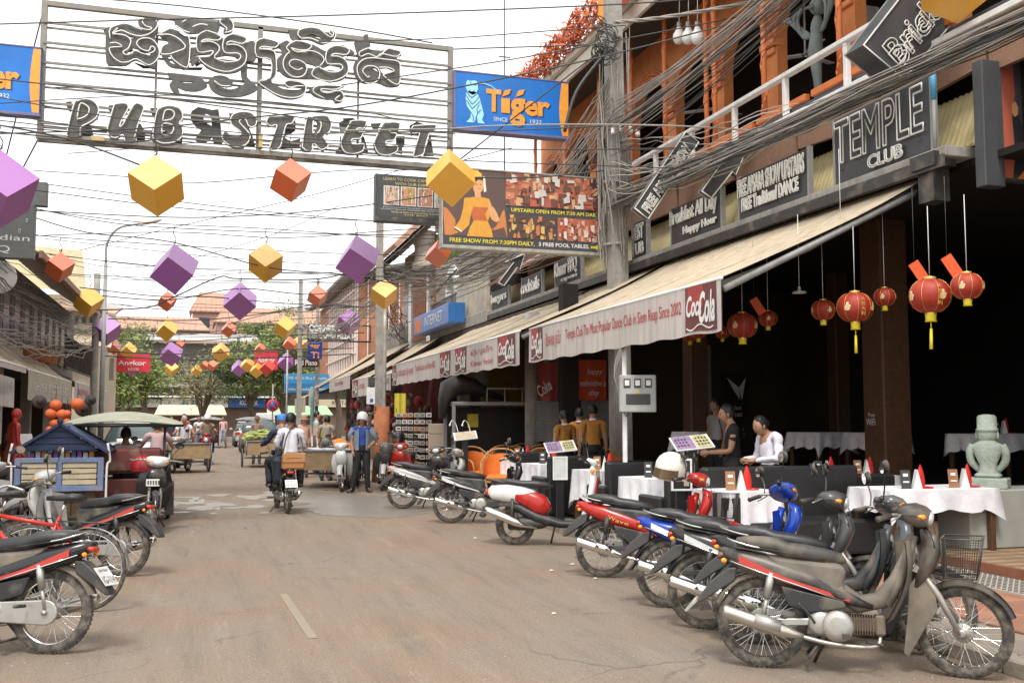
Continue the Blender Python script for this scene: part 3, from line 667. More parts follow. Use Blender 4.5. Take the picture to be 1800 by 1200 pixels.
# ================================================================ GROUND
def road_mat():
    m=bpy.data.materials.new('dusty_asphalt');m.use_nodes=True;n=m.node_tree.nodes;L=m.node_tree.links;b=n['Principled BSDF']
    tc=n.new('ShaderNodeTexCoord')
    def noise(sc,det,vec,rough=.6):
        q=n.new('ShaderNodeTexNoise');q.inputs['Scale'].default_value=sc;q.inputs['Detail'].default_value=det;q.inputs['Roughness'].default_value=rough;L.new(vec,q.inputs['Vector']);return q.outputs[0]
    def ramp(x,a,b_,c,d):
        q=n.new('ShaderNodeMapRange');L.new(x,q.inputs[0])
        for i,v in enumerate((a,b_,c,d)):q.inputs[i+1].default_value=v
        return q.outputs[0]
    def mix(f,a,c):
        q=n.new('ShaderNodeMix');q.data_type='RGBA';L.new(f,q.inputs[0])
        if isinstance(a,tuple):q.inputs[6].default_value=(*a,1)
        else:L.new(a,q.inputs[6])
        q.inputs[7].default_value=(*c,1);return q.outputs[2]
    mp=n.new('ShaderNodeMapping');mp.inputs['Scale'].default_value=(3.6,.34,1);L.new(tc.outputs['Object'],mp.inputs[0])
    wp=n.new('ShaderNodeTexNoise');wp.inputs['Scale'].default_value=.12;L.new(tc.outputs['Object'],wp.inputs['Vector'])
    va=n.new('ShaderNodeVectorMath');va.operation='MULTIPLY_ADD';L.new(wp.outputs['Color'],va.inputs[0]);va.inputs[1].default_value=(2.2,0,0);L.new(mp.outputs[0],va.inputs[2])
    st=noise(1.3,9,va.outputs[0],.75)
    big=noise(.5,7,tc.outputs['Object'])
    fine=noise(55,3,tc.outputs['Object'])
    c=mix(ramp(big,.38,.66,0,1),(.27,.192,.132),(.245,.208,.165))
    c=mix(ramp(st,.50,.70,0,.62),c,(.14,.122,.10))
    c=mix(ramp(st,.32,.44,.5,0),c,(.35,.30,.235))
    sp=noise(21,2,tc.outputs['Object']);c=mix(ramp(sp,.70,.74,0,.45),c,(.45,.40,.32))
    c=mix(ramp(fine,.34,.52,.5,0),c,(.10,.082,.065))
    vo=n.new('ShaderNodeTexVoronoi');vo.feature='DISTANCE_TO_EDGE';vo.inputs['Scale'].default_value=.42
    vw=n.new('ShaderNodeVectorMath');vw.operation='MULTIPLY_ADD';vn=n.new('ShaderNodeTexNoise');vn.inputs['Scale'].default_value=1.1;vn.inputs['Detail'].default_value=8;L.new(tc.outputs['Object'],vn.inputs['Vector'])
    L.new(vn.outputs['Color'],vw.inputs[0]);vw.inputs[1].default_value=(1.4,1.4,0);L.new(tc.outputs['Object'],vw.inputs[2]);L.new(vw.outputs[0],vo.inputs['Vector'])
    mk=n.new('ShaderNodeMath');mk.operation='MULTIPLY';L.new(ramp(vo.outputs['Distance'],.0,.008,1,0),mk.inputs[0]);L.new(ramp(big,.50,.60,0,.6),mk.inputs[1]);c=mix(mk.outputs[0],c,(.06,.05,.04))
    pt=noise(.9,10,tc.outputs['Object'],.8);c=mix(ramp(pt,.56,.66,0,.5),c,(.16,.115,.08));c=mix(ramp(pt,.30,.42,.4,0),c,(.34,.30,.24))
    L.new(c,b.inputs['Base Color']);b.inputs['Roughness'].default_value=.88
    bp=n.new('ShaderNodeBump');bp.inputs['Strength'].default_value=.8;bp.inputs['Distance'].default_value=.02
    ad=n.new('ShaderNodeMath');L.new(fine,ad.inputs[0]);L.new(st,ad.inputs[1]);L.new(ad.outputs[0],bp.inputs['Height']);L.new(bp.outputs[0],b.inputs['Normal'])
    return m
m_road=road_mat()
tag(MB().grid(lambda u,v:(-140+280*u,-40+230*v,-.012),4,4,False).build('ground',M('bare_earth',(.2,.165,.125),.95,0,.2,.4)),kind='structure')
tag(MB().grid(lambda u,v:(-3.35+8.3*u,-4+84*v,.0),12,60,False).build('road',m_road),kind='structure')
tag(MB().add([(-60,79,.002),(60,79,.002),(60,89,.002),(-60,89,.002)],[(0,1,2,3)]).build('cross_road',m_road),kind='structure')
m_mark=M('worn_road_paint',(.30,.25,.175),.88,0,.12,14,dust=1.,dcol=(.265,.22,.16))
for (xa,ya,xb,yb)in [(.77,9.45,.83,7.5)]:
    tag(MB().add([(xa-.035,ya,.004),(xb-.035,yb,.004),(xb+.035,yb,.004),(xa+.035,ya,.004)],[(0,1,2,3)]).build('road_marking',m_mark),kind='structure')
m_wet=M('wet_asphalt',(.24,.21,.175),.3,0,.2,3,spec=.5)
def blob(cx,cy,rx,ry,n=40,z=.004,seed=1):
    rr=random.Random(seed);ph=[rr.uniform(0,6.28)for _ in range(5)]
    return [(cx+rx*math.cos(a)*(1+.25*math.sin(3*a+ph[0])+.16*math.sin(7*a+ph[1])+.12*math.sin(13*a+ph[2])),cy+ry*math.sin(a)*(1+.25*math.sin(2*a+ph[3])+.12*math.sin(5*a+ph[4])),z)for a in [2*PI*k/n for k in range(n)]]
for cx,cy,rx,ry,sd_ in [(3.0,18.9,1.5,2.3,3),(2.1,21.3,.9,1.6,8),]+[(rnd(-1.0,1.3),rnd(17.4,22),rnd(.05,.3),rnd(.1,.5),20+k)for k in range(30)]+[(rnd(1.9,4.3),rnd(16.6,23),rnd(.05,.25),rnd(.1,.5),50+k)for k in range(24)]:
    p=blob(cx,cy,rx,ry,44,.0035+.00003*sd_,sd_);tag(MB().add(p,[tuple(range(len(p)))]).build('puddle',m_wet),kind='structure')
b=MB();rr=random.Random(5)
for i in range(1500):
    x,y=rr.uniform(-2.8,4.8),4.5+20*rr.random()**1.8;s=rr.uniform(.003,.009);b.sphere((x,y,s*.3),(s,s*rr.uniform(.6,1.3),s*.5),6,4)
tag(b.build('gravel',M('pale_grit',(.34,.3,.24),.9,0,.4,40)),kind='stuff')
for i in range(9):
    x,y=rr.uniform(3.5,5.0)if i % 2 else rr.uniform(1.5,4.4),rr.uniform(7.5,20);s=rr.uniform(.015,.03)
    o=MB().add([(-s,-s*.6,.006),(s,-s*.5,.012),(s*.8,s*.6,.006),(0,s*.8,.018),(-s*.9,s*.4,.007)],[(0,1,2,3,4)]).build('litter_scrap',M('litter_paper',(.6,.55,.45),.8),None,(x,y,0))
    tag(o,'crumpled pale scrap of litter lying on the dusty road','litter','scraps of litter on the road')
m_curb=M('dusty_kerb_stone',(.26,.225,.18),.9,0,.25,6,.3,dust=.3)
for k in range(30):
    y0=2.2+k*1.0;o=MB().bbox((4.86,y0+.006,-.01),(5.02,y0+.994,.105),.014).build('kerb_stone',m_curb);tag(o,kind='structure')
tag(MB().box((5.02,2,-.01),(7.2,80,.10)).build('pavement_right',M('dusty_concrete_paving',(.235,.195,.155),.9,0,.25,2.5,.3,dust=.3)),kind='structure')
tag(MB().box((-9,2,-.01),(-3.35,80,.09)).build('pavement_left',M('pavement_bedding',(.22,.14,.1),.9)),kind='structure')
m_tileL=[M('terracotta_tile',(.36,.15,.09),.7,0,.2,3,dust=.25),M('faded_terracotta_tile',(.30,.14,.09),.75,0,.2,3,dust=.3)]
tile_me=MB().bbox((-.245,-.245,0),(.245,.245,.02),.004).mesh('paving_tile')
pl=bpy.data.objects['pavement_left']
for j in range(34):
    for i in range(8):
        o=inst('paving_tile',tile_me,m_tileL[(i*7+j*3)% 2],pl,(-3.62-.5*i,9.2+.5*j,.09))
pr=bpy.data.objects['pavement_right']
for j in range(22):
    for i in range(4):
        o=inst('paving_tile',tile_me,m_tileL[(i*5+j*3)% 2],pr,(5.95+.5*i-.2,4.4+.5*j,.10))
tag(MB().box((6.6,6.1,.12),(7.19,8.9,.135)).build('patterned_strip',M('pale_grid_tile',(.42,.39,.34),.7)),kind='structure')
b=MB()
for i in range(9):
    for j in range(43):b.cbox((6.64+i*.064,6.14+j*.064,.137),(.032,.032,.006),PI/4)
tag(b.build('strip_pattern',M('dark_grid_tile',(.09,.075,.06),.7)),kind='structure')
dk=MB().box((7.2,3.8,.0),(15.2,17.5,.12)).build('deck_base',M('deck_earth',(.1,.05,.03),.9));tag(dk,kind='structure')
fas=MB().bbox((7.17,3.8,.03),(7.2,17.5,.232),.004).build('deck_fascia',M('red_brown_board',(.22,.085,.045),.6,0,.3,5,dust=.2));tag(fas,kind='structure')
m_plank=[M('deck_plank_pale',(.30,.20,.12),.7,0,.35,14,.2,dust=.2),M('deck_plank_brown',(.22,.135,.075),.7,0,.35,14,.2)]
pk=MB().bbox((0,-.045,0),(2.2,.045,.03),.004).mesh('deck_plank')
tag(MB().box((9.42,3.8,.2),(15.2,17.5,.228)).build('inner_floor',M('dark_floor',(.03,.02,.014),.7)),kind='structure')  # near-black colour puts the shade of the deep room into this floor
for j in range(130):inst('deck_plank',pk,m_plank[j % 2],dk,(7.205,3.9+j*.1045,.205))
b=MB().box((7.21,3.8,.12),(15.2,17.5,.2)).build('deck_joists',m_black);tag(b,kind='structure')
# ================================================================ RIGHT-HAND CLUB BUILDING
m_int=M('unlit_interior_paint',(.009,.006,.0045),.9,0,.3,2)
m_org=M('orange_render',(.62,.21,.06),.75,0,.2,2.5,streak=.2)
m_orgp=M('orange_post_paint',(.74,.22,.07),.5,0,.2,6)
m_peb=M('pebble_dash_brown',(.30,.17,.11),.95,0,.35,40,.6,streak=.2)
m_corr=M('yellowed_corrugated_sheet',(.58,.48,.24),.6,0,.2,3,streak=.3)
m_gtrim=M('blue_grey_trim',(.085,.1,.125),.6)
bd=empty('club_building',(9,14,0),0,'orange two-storey club with arched balcony above the long beige awnings','building')
def P_(nm,mat,fn,par=bd):
    b=MB();fn(b)
    if par is not None and par is bd:
        for i,v in enumerate(b.v):b.v[i]=(v[0]-9,v[1]-14,v[2])
    return b.build(nm,mat,par)
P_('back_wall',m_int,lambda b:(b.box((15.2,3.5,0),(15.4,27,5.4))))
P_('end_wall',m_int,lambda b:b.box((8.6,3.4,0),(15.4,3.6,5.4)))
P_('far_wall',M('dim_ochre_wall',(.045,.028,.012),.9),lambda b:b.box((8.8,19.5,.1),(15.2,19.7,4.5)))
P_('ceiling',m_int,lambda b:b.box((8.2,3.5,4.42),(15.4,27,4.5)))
P_('ledge',m_conc,lambda b:b.bbox((7.82,8.9,4.5),(8.35,30,4.62),.01))
P_('ledge_gutter',m_dark,lambda b:b.box((7.78,8.9,4.38),(7.81,30,4.52)))
def corr(b,y0,y1):
    n=int((y1-y0)/.045)
    b.grid(lambda u,v:(8.22+.28*v,y0+(y1-y0)*u,4.66+.72*v +(.018 if int(round(u*n))% 2 else 0)),n,1,False)
    b.grid(lambda u,v:(8.23+.28*v,y1-(y1-y0)*u,4.65+.72*v),2,1,False)
P_('corrugated_sheet',m_corr,lambda b:corr(b,8.9,30))
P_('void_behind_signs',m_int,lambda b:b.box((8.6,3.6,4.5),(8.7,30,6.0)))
P_('pebble_fascia',m_peb,lambda b:[b.plate([(8.3+dx0,ya,5.42+dz),(8.3+dx1,yb,5.42+dz2),(8.3+dx1,yb,5.98),(8.3+dx0,ya,5.98)],.06)for (ya,yb,dx0,dx1,dz,dz2)in [(5,8.7,.0,.0,0,0),(8.75,10.6,0,.06,.12,0),(10.65,12.4,.0,.0,0,.1),(12.45,14.3,-.02,.08,-.12,.0),(14.35,16.2,.04,.0,.1,-.05),(16.3,20,0,0,0,0),(20.05,25,0,0,0,0)]])
P_('balcony_slab',m_white,lambda b:b.bbox((8.2,5,5.99),(10.5,27,6.07),.01))
P_('grey_band',m_gtrim,lambda b:b.box((8.44,5,6.075),(8.47,27,6.24)))
P_('handrail',m_orange,lambda b:[b.bbox((8.4,y0,6.27),(8.5,y0+1.35,6.37),.01)for y0 in [9.4+1.5*k for k in range(9)]])
for k in range(10):
    P_('balcony_post',m_white,lambda b:b.bbox((8.33,8.3+k*1.5,6.06),(8.41,8.38+k*1.5,6.74),.006))
P_('top_rail',m_white,lambda b:b.bbox((8.31,8.0,6.74),(8.43,20.5,6.81),.01))
for y in (20.77,18.99,17.38,15.71,15.41,13.8,11.81,23,25.3,9.7):
    def tw(b,y=y):
        b.tube([(8.6,y,6.07),(8.6,y,9.6)],.045,8)
        for q in range(30):b.tube([(8.6+.05*math.cos(q*.9),y+.05*math.sin(q*.9),6.2+q*.11),(8.6+.05*math.cos(q*.9+.9),y+.05*math.sin(q*.9+.9),6.31+q*.11)],.014,4)
    P_('balcony_column',m_orgp,tw)
def arch_bay(b,y0,y1,zs=8.15,ztop=10.4,t0=9.35,t1=9.55,pier=.2):
    r=(y1-y0)/2-pier;yc=(y0+y1)/2
    pts=[(y0,6.05),(y0,ztop),(y1,ztop),(y1,6.05),(y1-pier,6.05),(y1-pier,zs)]
    for k in range(1,18):a=PI*k/18;pts.append((yc+r*math.cos(a),zs+r*math.sin(a)))
    pts +=[(y0+pier,zs),(y0+pier,6.05)]
    b.prism(pts,0,t1-t0,0,Matrix.Translation((t1,0,0))@ Matrix.Rotation(PI/2,4,'Z'))
ys=[8.4,10.5,12.64,14.77,16.6,18.6,20.8,23,25.2,27]
for a,c in zip(ys[:-1],ys[1:]):
    P_('arcade_wall',m_org,lambda b:arch_bay(b,a,c))
    def mould(b,a=a,c=c):
        r=(c-a)/2-.2;yc=(a+c)/2
        for off,rr in ((.03,.035),(.11,.028),(.19,.022)):
            b.tube([(9.34,yc+(r+off)*math.cos(PI*k/18),8.15+(r+off)*math.sin(PI*k/18))for k in range(19)],rr,6)
        b.bbox((9.25,a-.22,8.0),(9.5,a+.22,8.12),.01);b.bbox((9.29,a-.17,7.88),(9.5,a+.17,7.98),.01)
    P_('arch_moulding',M('orange_moulding',(.62,.21,.08),.7),mould)
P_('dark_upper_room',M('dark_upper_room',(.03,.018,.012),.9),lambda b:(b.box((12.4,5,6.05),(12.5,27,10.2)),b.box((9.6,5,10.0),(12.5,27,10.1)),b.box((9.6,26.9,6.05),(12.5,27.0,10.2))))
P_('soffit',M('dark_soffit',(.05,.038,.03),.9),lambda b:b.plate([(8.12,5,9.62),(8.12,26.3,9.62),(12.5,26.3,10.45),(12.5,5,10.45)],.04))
P_('eave',M('cream_eave_board',(.66,.60,.50),.7,0,.1,2,streak=.12),lambda b:(b.bbox((7.98,5,9.42),(8.06,25.6,9.72),.01),b.bbox((7.86,5,9.74),(8.06,25.7,9.86),.01),b.plate([(7.86,5,9.88),(7.86,25.7,9.88),(8.6,25.7,10.5),(8.6,5,10.5)],.05)))
P_('roof',M('grey_roof_sheet',(.3,.27,.24),.8),lambda b:b.plate([(8.5,5,10.5),(8.5,25.7,10.5),(12,25.7,12.4),(12,5,12.4)],.06))
P_('inner_pier',m_conc,lambda b:b.box((9.9,13.1,6.1),(10.3,13.5,8.2)))
for k,y in enumerate((12.0,15.3,18.6)):
    P_('ceiling_fan',m_white,lambda b:[b.cbox((10.4+.4*math.cos(a),y+.4*math.sin(a),8.2),(.7,.13,.015),a,.1)for a in (.3,2.4,4.5)]and b.tube([(10.4,y,8.2),(10.4,y,9.9)],.02,6))
for (x,y,wd)in [(9.3,11.9,.46),(8.6,16.3,.34),(11.8,16.5,.3),(9.2,24.5,.34)]:
    P_('timber_column',m_wood,lambda b:b.bbox((x-wd/2,y-wd/2,.23),(x+wd/2,y+wd/2,4.42),.02))
P_('inner_doorway',M('dim_cream_board',(.3,.27,.22),.8),lambda b:b.box((10.55,19.44,1.0),(10.65,19.49,3.2)))
gp=P_('wall_poster',M('black_poster',(.015,.016,.015),.6),lambda b:b.box((10.95,19.44,1.5),(11.55,19.48,2.55)))
b=MB();text_on(b,'the hot',(11.0,19.43,1.78),(1,0,0),(0,0,1),.38,.11);text_on(b,'great',(11.0,19.43,1.6),(1,0,0),(0,0,1),.4,.13)
b.add([(11.02,19.43,2.5),(11.3,19.43,2.3),(11.35,19.43,2.0),(11.2,19.43,2.2)],[(0,1,2,3)]);b.add([(11.3,19.43,2.25),(11.5,19.43,2.5),(11.4,19.43,2.0)],[(0,1,2)])
for i,v in enumerate(b.v):b.v[i]=(v[0]-9,v[1]-14,v[2])
b.build('lettering',m_white,gp)
b=MB();text_on(b,'Free',(9.06,12.0,1.62),(0,-1,0),(0,0,1),.14,.06,ext=.004);text_on(b,'WiFi',(9.06,12.05,1.5),(0,-1,0),(0,0,1),.2,.1,ext=.004)
tag(b.build('wifi_notice',m_white),'small white free wifi notice stuck on the brown column','notice')
# ================================================================ NEON SIGN BOARDS ON THE LEDGE (plane x = 7.95)
XS=7.9
def ledge_sign(px0,px1,top,lines,label,h0=0,capt=None):
    """lines: (text, v0, v1) as fractions of the board height"""
    a,c=onX(px0,400,XS).y,onX(px1,300,XS).y;L_=a-c
    root=empty('neon_sign',(XS,(a+c)/2,4.63),0,label,'sign','neon sign boards on the ledge')
    def loc(p):return Vector(p)-root.location
    b=MB();b.bbox((0,-L_/2,0),(.06,L_/2,top),.008);b.build('board',m_signbd,root)
    b=MB()
    for k in (-1,1):b.bbox((-.012,k*L_/2-.02,0),(.07,k*L_/2+.02,top+.02),.004)
    b.build('board_frame',m_grey,root)
    for s,v0,v1,u0,u1 in lines:
        b=MB();text_on(b,s,(-.045,L_/2-L_*u0,top*v0),(0,-1,0),(0,0,1),L_*(u1-u0),top*(v1-v0),outline=.011,offset=.01)
        b.build('neon_tube',m_neon,root)
    b=MB()
    for k in range(5):b.tube([(.03,L_/2-L_*(.1+.2*k),top*.2),(-.04,L_/2-L_*(.1+.2*k),top*.2)],.006,4)
    b.build('tube_support',m_dark,root)['kind']='stuff'
    return root
ledge_sign(1470,1641,.88,[('TEMPLE',.30,.93,.04,.95),('CLUB',.06,.24,.4,.75)],'large dark board with TEMPLE CLUB in white neon outline letters')
ledge_sign(1300,1421,.68,[('FREE APSARA SHOW UPSTAIRS',.52,.9,.02,.98),('FREE Traditional DANCE',.18,.46,.08,.9)],'long grey board with crowded FREE APSARA SHOW neon writing left of TEMPLE')
ledge_sign(1180,1267,.66,[('Breakfast All Day',.42,.9,.02,.96),('Happy Hour',.12,.36,.3,.95)],'grey board reading Breakfast All Day in neon under the FREE APSARA sign')
ledge_sign(976,1021,.62,[('Khmer BBQ',.3,.9,.04,.9),('open',.1,.25,.3,.9)],'grey Khmer BBQ neon board left of the large utility pole')
ledge_sign(917,952,.58,[('cocktails',.25,.8,.05,.95)],'grey cocktails neon board between two yellowed corrugated gaps')
ledge_sign(865,894,.55,[('burgers',.25,.8,.05,.95)],'smallest grey neon board at the far end of the ledge')
ledge_sign(1112,1136,.7,[('BEST',.5,.9,.1,.9),('PUB',.1,.4,.1,.9)],'narrow dark neon board right of the large utility pole')
def slant_sign(name,pts,Y,lines,label,th=.22,arrow=False,mat=None):
    P3=[onY(x,y,Y)for x,y in pts];c0=P3[0].copy();root=empty(name,c0,0,label,'sign',None)
    P3=[p-c0 for p in P3]
    b=MB();b.plate([p+Vector((0,th/2+.004,0))for p in P3],th);b.build('board',mat or m_signbd,root)
    b=MB();b.tube([p+Vector((0,-.012,0))for p in P3]+[P3[0]+Vector((0,-.012,0))],.012,5);b.build('neon_border',m_neon,root)
    b=MB();b.tube([p+Vector((0,th+.0,0))for p in P3]+[P3[0]+Vector((0,th,0))],.014,4);b.build('steel_edge',m_grey,root)
    for s,o,e,h in lines:
        o3,e3=onY(*o,Y)-c0,onY(*e,Y)-c0;u=(e3-o3);v=Vector((-u.z,0,u.x)).normalized()
        b=MB();text_on(b,s,o3+Vector((0,-.03,0)),u,v,u.length,h,outline=.009,offset=.012);b.build('neon_tube',m_neon,root)
    return root
slant_sign('slanted_neon_sign',[(1593,-18),(1517,80),(1588,140),(1690,22),(1668,-10)],9.5,[('Brick',(1583,122),(1652,30),.24),('Brick',(1577,116),(1655,22),.30)],'big tilted black board with BRICK in white neon beside the yellow cube',.34)
slant_sign('slanted_neon_sign',[(1115,366),(1205,232),(1228,250),(1139,385)],15.2,[('FREE APSARA SHOW',(1140,376),(1214,262),.17)],'tilted black board with FREE APSARA SHOW in neon near the utility pole',.12)
slant_sign('arrow_sign',[(1233,336),(1268,287),(1262,281),(1312,262),(1293,308),(1287,302),(1250,348)],13.8,[],'black arrow board with white neon edge pointing up above Breakfast sign',.1)
slant_sign('arrow_sign',[(876,497),(903,461),(897,457),(922,447),(914,474),(909,470),(886,502)],19.5,[],'black arrow board with white neon edge left below the dancer billboard',.1)
# ================================================================ AWNINGS
def coke_flag(b_red,b_wh,o,u,v,wd,ht):pass
m_cocabg=M('brown_red_print',(.15,.05,.045),.7)
def awning(name,Xf,Xb,Y0,Y1,zf,zb,vh,label,texts=(),logos=(),wave=.009,group='canvas awnings on the right side',mat=None,valmat=None,zslope=0.,textmat=None,arms=True):
    root=empty(name,(Xf,(Y0+Y1)/2,zf),0,label,'awning',group);yc=(Y0+Y1)/2;s=1 if Xb >Xf else -1
    mat=mat or m_cream;valmat=valmat or m_val
    n=max(6,int((Y1-Y0)*6))
    def surf(u,v,off=0):
        sag=-.06*math.sin(PI*v)*(1+.35*math.sin(9*u))+.010*math.sin(u*(Y1-Y0)*10+v*6)*math.sin(PI*v)*1.3
        return ((Xb-Xf)*v,Y0-yc+(Y1-Y0)*u,(zb-zf)*v+sag+off+zslope*(u-.5))
    part('canopy',mat,root,lambda b:(b.grid(lambda u,v:surf(u,v),n,8),b.grid(lambda u,v:surf(1-u,v,-.006),n,8)))
    def vs(u,v,off=0.):
        w_=wave*math.sin(u*(Y1-Y0)*4.6)*v +.5*wave*math.sin(u*(Y1-Y0)*11)*v
        return (-.012*s+off+w_,Y0-yc+(Y1-Y0)*u,.0-vh*v*(1+.02*math.sin(u*(Y1-Y0)*7.3))+zslope*(u-.5))
    nv=max(10,int((Y1-Y0)*10))
    part('valance',valmat,root,lambda b:(b.grid(lambda u,v:vs(u,v),nv,4),b.grid(lambda u,v:vs(1-u,v,.004*s),nv,4)))
    for q in range(1,int((Y1-Y0)/1.3)+1):part('canopy_seam',m_cream,root,lambda b:b.tube([Vector(surf(q*1.3/(Y1-Y0+.01),t/8,.004))for t in range(9)],.009,4))
    part('front_bar',m_white,root,lambda b:b.tube([(.0,Y0-yc,-.01-zslope/2),(.0,Y1-yc,-.01+zslope/2)],.022,8))
    if arms:
        for y in (Y0+.15-yc,Y1-.15-yc):
            part('folding_arm',m_grey,root,lambda b:b.tube([(.03*s,y,-.06),((Xb-Xf)*.5,y+(.3 if y <0 else -.3),(zb-zf)*.5-.22),((Xb-Xf)*.97,y,(zb-zf)-.12)],.028,6))
    if vh >.55 and s >0 and Y0 <20:part('side_arm',m_grey,root,lambda b:b.tube([(.05,Y0+.05-yc,-.12),(Xb-Xf-.15,Y0+.05-yc,zb-zf-.2)],.04,8))
    tdir=(0,-s,0)
    for (t,u0,u1,v0,v1)in texts:
        if s >0:ya=Y1-yc-(Y1-Y0)*u0
        else:ya=Y0-yc+(Y1-Y0)*u0
        def ft(b):
            text_on(b,t,(0,ya,-vh*v1),tdir,(0,0,1),(Y1-Y0)*(u1-u0),vh*(v1-v0),ext=0)
            for i,q in enumerate(b.v):
                uu=(q[1]+yc-Y0)/(Y1-Y0);vv=min(1,max(0,-(q[2])/vh));w0=vs(uu,vv)
                b.v[i]=(w0[0]-.008*s,q[1],q[2]+zslope*(uu-.5))
        part('lettering',textmat or m_red,root,ft)
    for (u0,u1)in logos:
        ya=(Y1-yc-(Y1-Y0)*u0)if s >0 else (Y0-yc+(Y1-Y0)*u0);wd=(Y1-Y0)*(u1-u0)
        lg=part('logo_panel',m_cocabg,root,lambda b:b.grid(lambda u,v:(vs((ya-s*wd*u+yc-Y0)/(Y1-Y0),.04+.9*v)[0]-.006*s,ya-s*wd*u,vs((ya-s*wd*u+yc-Y0)/(Y1-Y0),.04+.9*v)[2]),8,6))
        part('logo_splash',m_coke,lg,lambda b:b.grid(lambda u,v:(vs((ya-s*wd*(.1+.5*u)+yc-Y0)/(Y1-Y0),.06+(.45+.1*math.sin(6*u))*v)[0]-.010*s,ya-s*wd*(.1+.5*u),vs((ya-s*wd*(.1+.5*u)+yc-Y0)/(Y1-Y0),.06+(.45+.1*math.sin(6*u))*v)[2]),6,4))
        def fl(b):
            text_on(b,'Coca',(0,ya-s*wd*.05,-vh*.64),tdir,(0,0,1),wd*.5,vh*.42,ext=0,shear=.35,offset=.03)
            text_on(b,'Cola',(0,ya-s*wd*.46,-vh*.80),tdir,(0,0,1),wd*.5,vh*.62,ext=0,shear=.35,offset=.03)
            for i,q in enumerate(b.v):
                uu=(q[1]+yc-Y0)/(Y1-Y0);vv=min(1,max(0,-(q[2])/vh));w0=vs(uu,vv);b.v[i]=(w0[0]-.014*s,q[1],q[2])
        part('logo_script',m_white,lg,fl)
        part('logo_wave',m_white,lg,lambda b:b.grid(lambda u,v:(vs((ya-s*wd*(.05+.85*u)+yc-Y0)/(Y1-Y0),.8)[0]-.015*s,ya-s*wd*(.05+.85*u),-vh*(.84+.05*math.sin(u*9)+.03*v)),12,1))
    return root
awning('awning',5.35,8.12,9.5,16.05,3.12,4.44,.58,'nearest long beige awning whose valance reads Temple Club Since 2002',
       [('ឌិថេមផល ក្លឹប',.13,.24,.22,.72),('Temple Club The Most Popular Dance Club in Siem Reap Since 2002',.27,.86,.28,.62)],[(.02,.105),(.875,.985)])
awning('awning',5.35,8.12,16.6,28.7,3.14,4.44,.60,'second long beige awning with three cola panels and Cambodian Soup lettering',
       [('ភោជនីយដ្ឋាន ស៊ុប កម្ពុជា',.06,.25,.25,.7),('Cambodian Soup and Khmer BBQ',.27,.46,.28,.62),('ស៊ុប ប្រហិត',.73,.86,.2,.48),('Khmer food',.73,.86,.62,.8)],[(.0,.05),(.50,.585),(.62,.70),(.89,.98)])
awning('awning',5.35,7.7,28.9,32.0,2.93,4.1,.5,'small cream awning with blue lettering between longer awnings',[('KHMER LOCAL MARKET',.1,.9,.3,.6)],[],.03,textmat=M('blue_grey_print',(.12,.14,.2),.7))
awning('awning',5.3,7.6,32.3,36.3,2.98,4.3,.62,'cream awning with pink cola valance before the green post',[('ហាង',.4,.7,.3,.6)],[(.05,.35)])
awning('awning',5.3,7.6,36.9,43,3.2,4.5,.5,'faded cream awning above souvenir stall in the distance',[('SOUVENIR',.3,.7,.3,.6)],[])
awning('awning',5.0,7.6,44.3,48.5,3.0,4.6,.85,'cream awning with short pink valance beside the green post',[('ហាង',.3,.7,.25,.5)],[(.7,.98)])
awning('awning',5.2,7.4,52,58,2.7,3.7,.8,'plain beige box awning at the far right street corner',[],[],.0,valmat=m_cream)
random.seed(11)
# ================================================================ POLES
def util_pole(x,y,h,r0,r1,label,cat='utility pole',name='utility_pole',mat=None,lean=(0,0)):
    root=empty(name,(x,y,0),0,label,cat)
    part('pole_shaft',mat or m_conc,root,lambda b:b.tube([(lean[0]*t*h,lean[1]*t*h,h*t)for t in (0,.2,.4,.6,.8,1)],[r0+(r1-r0)*t for t in (0,.2,.4,.6,.8,1)],4 if r0 >.12 and mat is None else 12,True,False if r0 >.12 and mat is None else True))
    return root
P1=util_pole(7.6,17.35,10.4,.24,.19,'big square concrete utility pole wrapped in cables right of the dancer billboard',lean=(-.012,0))
for z in (4.9,6.1,8.9):part('pole_band',m_grey,P1,lambda b:b.cbox((-.1,0,z),(.36,.36,.04),PI/4))
for k,(dx,z)in enumerate([(-.25,7.95),(-.1,8.0),(.1,8.0),(.25,7.95)]):
    part('insulator',m_white,P1,lambda b:b.lathe([(.02,0),(.045,.01),(.05,.06),(.03,.08),(.045,.1),(.02,.13)],10,Matrix.Translation((dx,-.3,z-1.)),True,True))
P2=util_pole(5.25,30.4,7.75,.17,.14,'concrete utility pole behind the purple cube at the souvenir stalls',lean=(-.003,0))
util_pole(4.3,46,7.9,.15,.12,'grey utility pole beside the pizza sign in the distance')
util_pole(5.25,47.5,8.2,.09,.07,'thin grey post left of the brick gable in the distance',mat=m_conc)
util_pole(-3.2,34,6.2,.12,.1,'weathered wooden pole on the left pavement behind yellow cube')
G=util_pole(5.15,28.9,5.0,.055,.05,'thin galvanised post standing just left of the second awning',name='steel_post',cat='post',mat=m_steel)
util_pole(4.75,44.6,3.0,.09,.09,'green painted steel post holding the souvenir stall awning',name='steel_post',cat='post',mat=M('green_post_paint',(.16,.28,.25),.5,streak=.3))
SL=empty('street_lamp',(-2.75,31.6,0),0,'tall grey street lamp with curved arm over the left side','street lamp')
part('pole_shaft',m_grey,SL,lambda b:b.tube([(0,0,0),(0,0,6.2)],[.085,.05],10))
part('lamp_arm',m_grey,SL,lambda b:b.tube(spline([(0,0,6.2),(.02,0,6.8),(.3,0,7.25),(.75,0,7.4),(1.0,0,7.45)],4),.035,8))
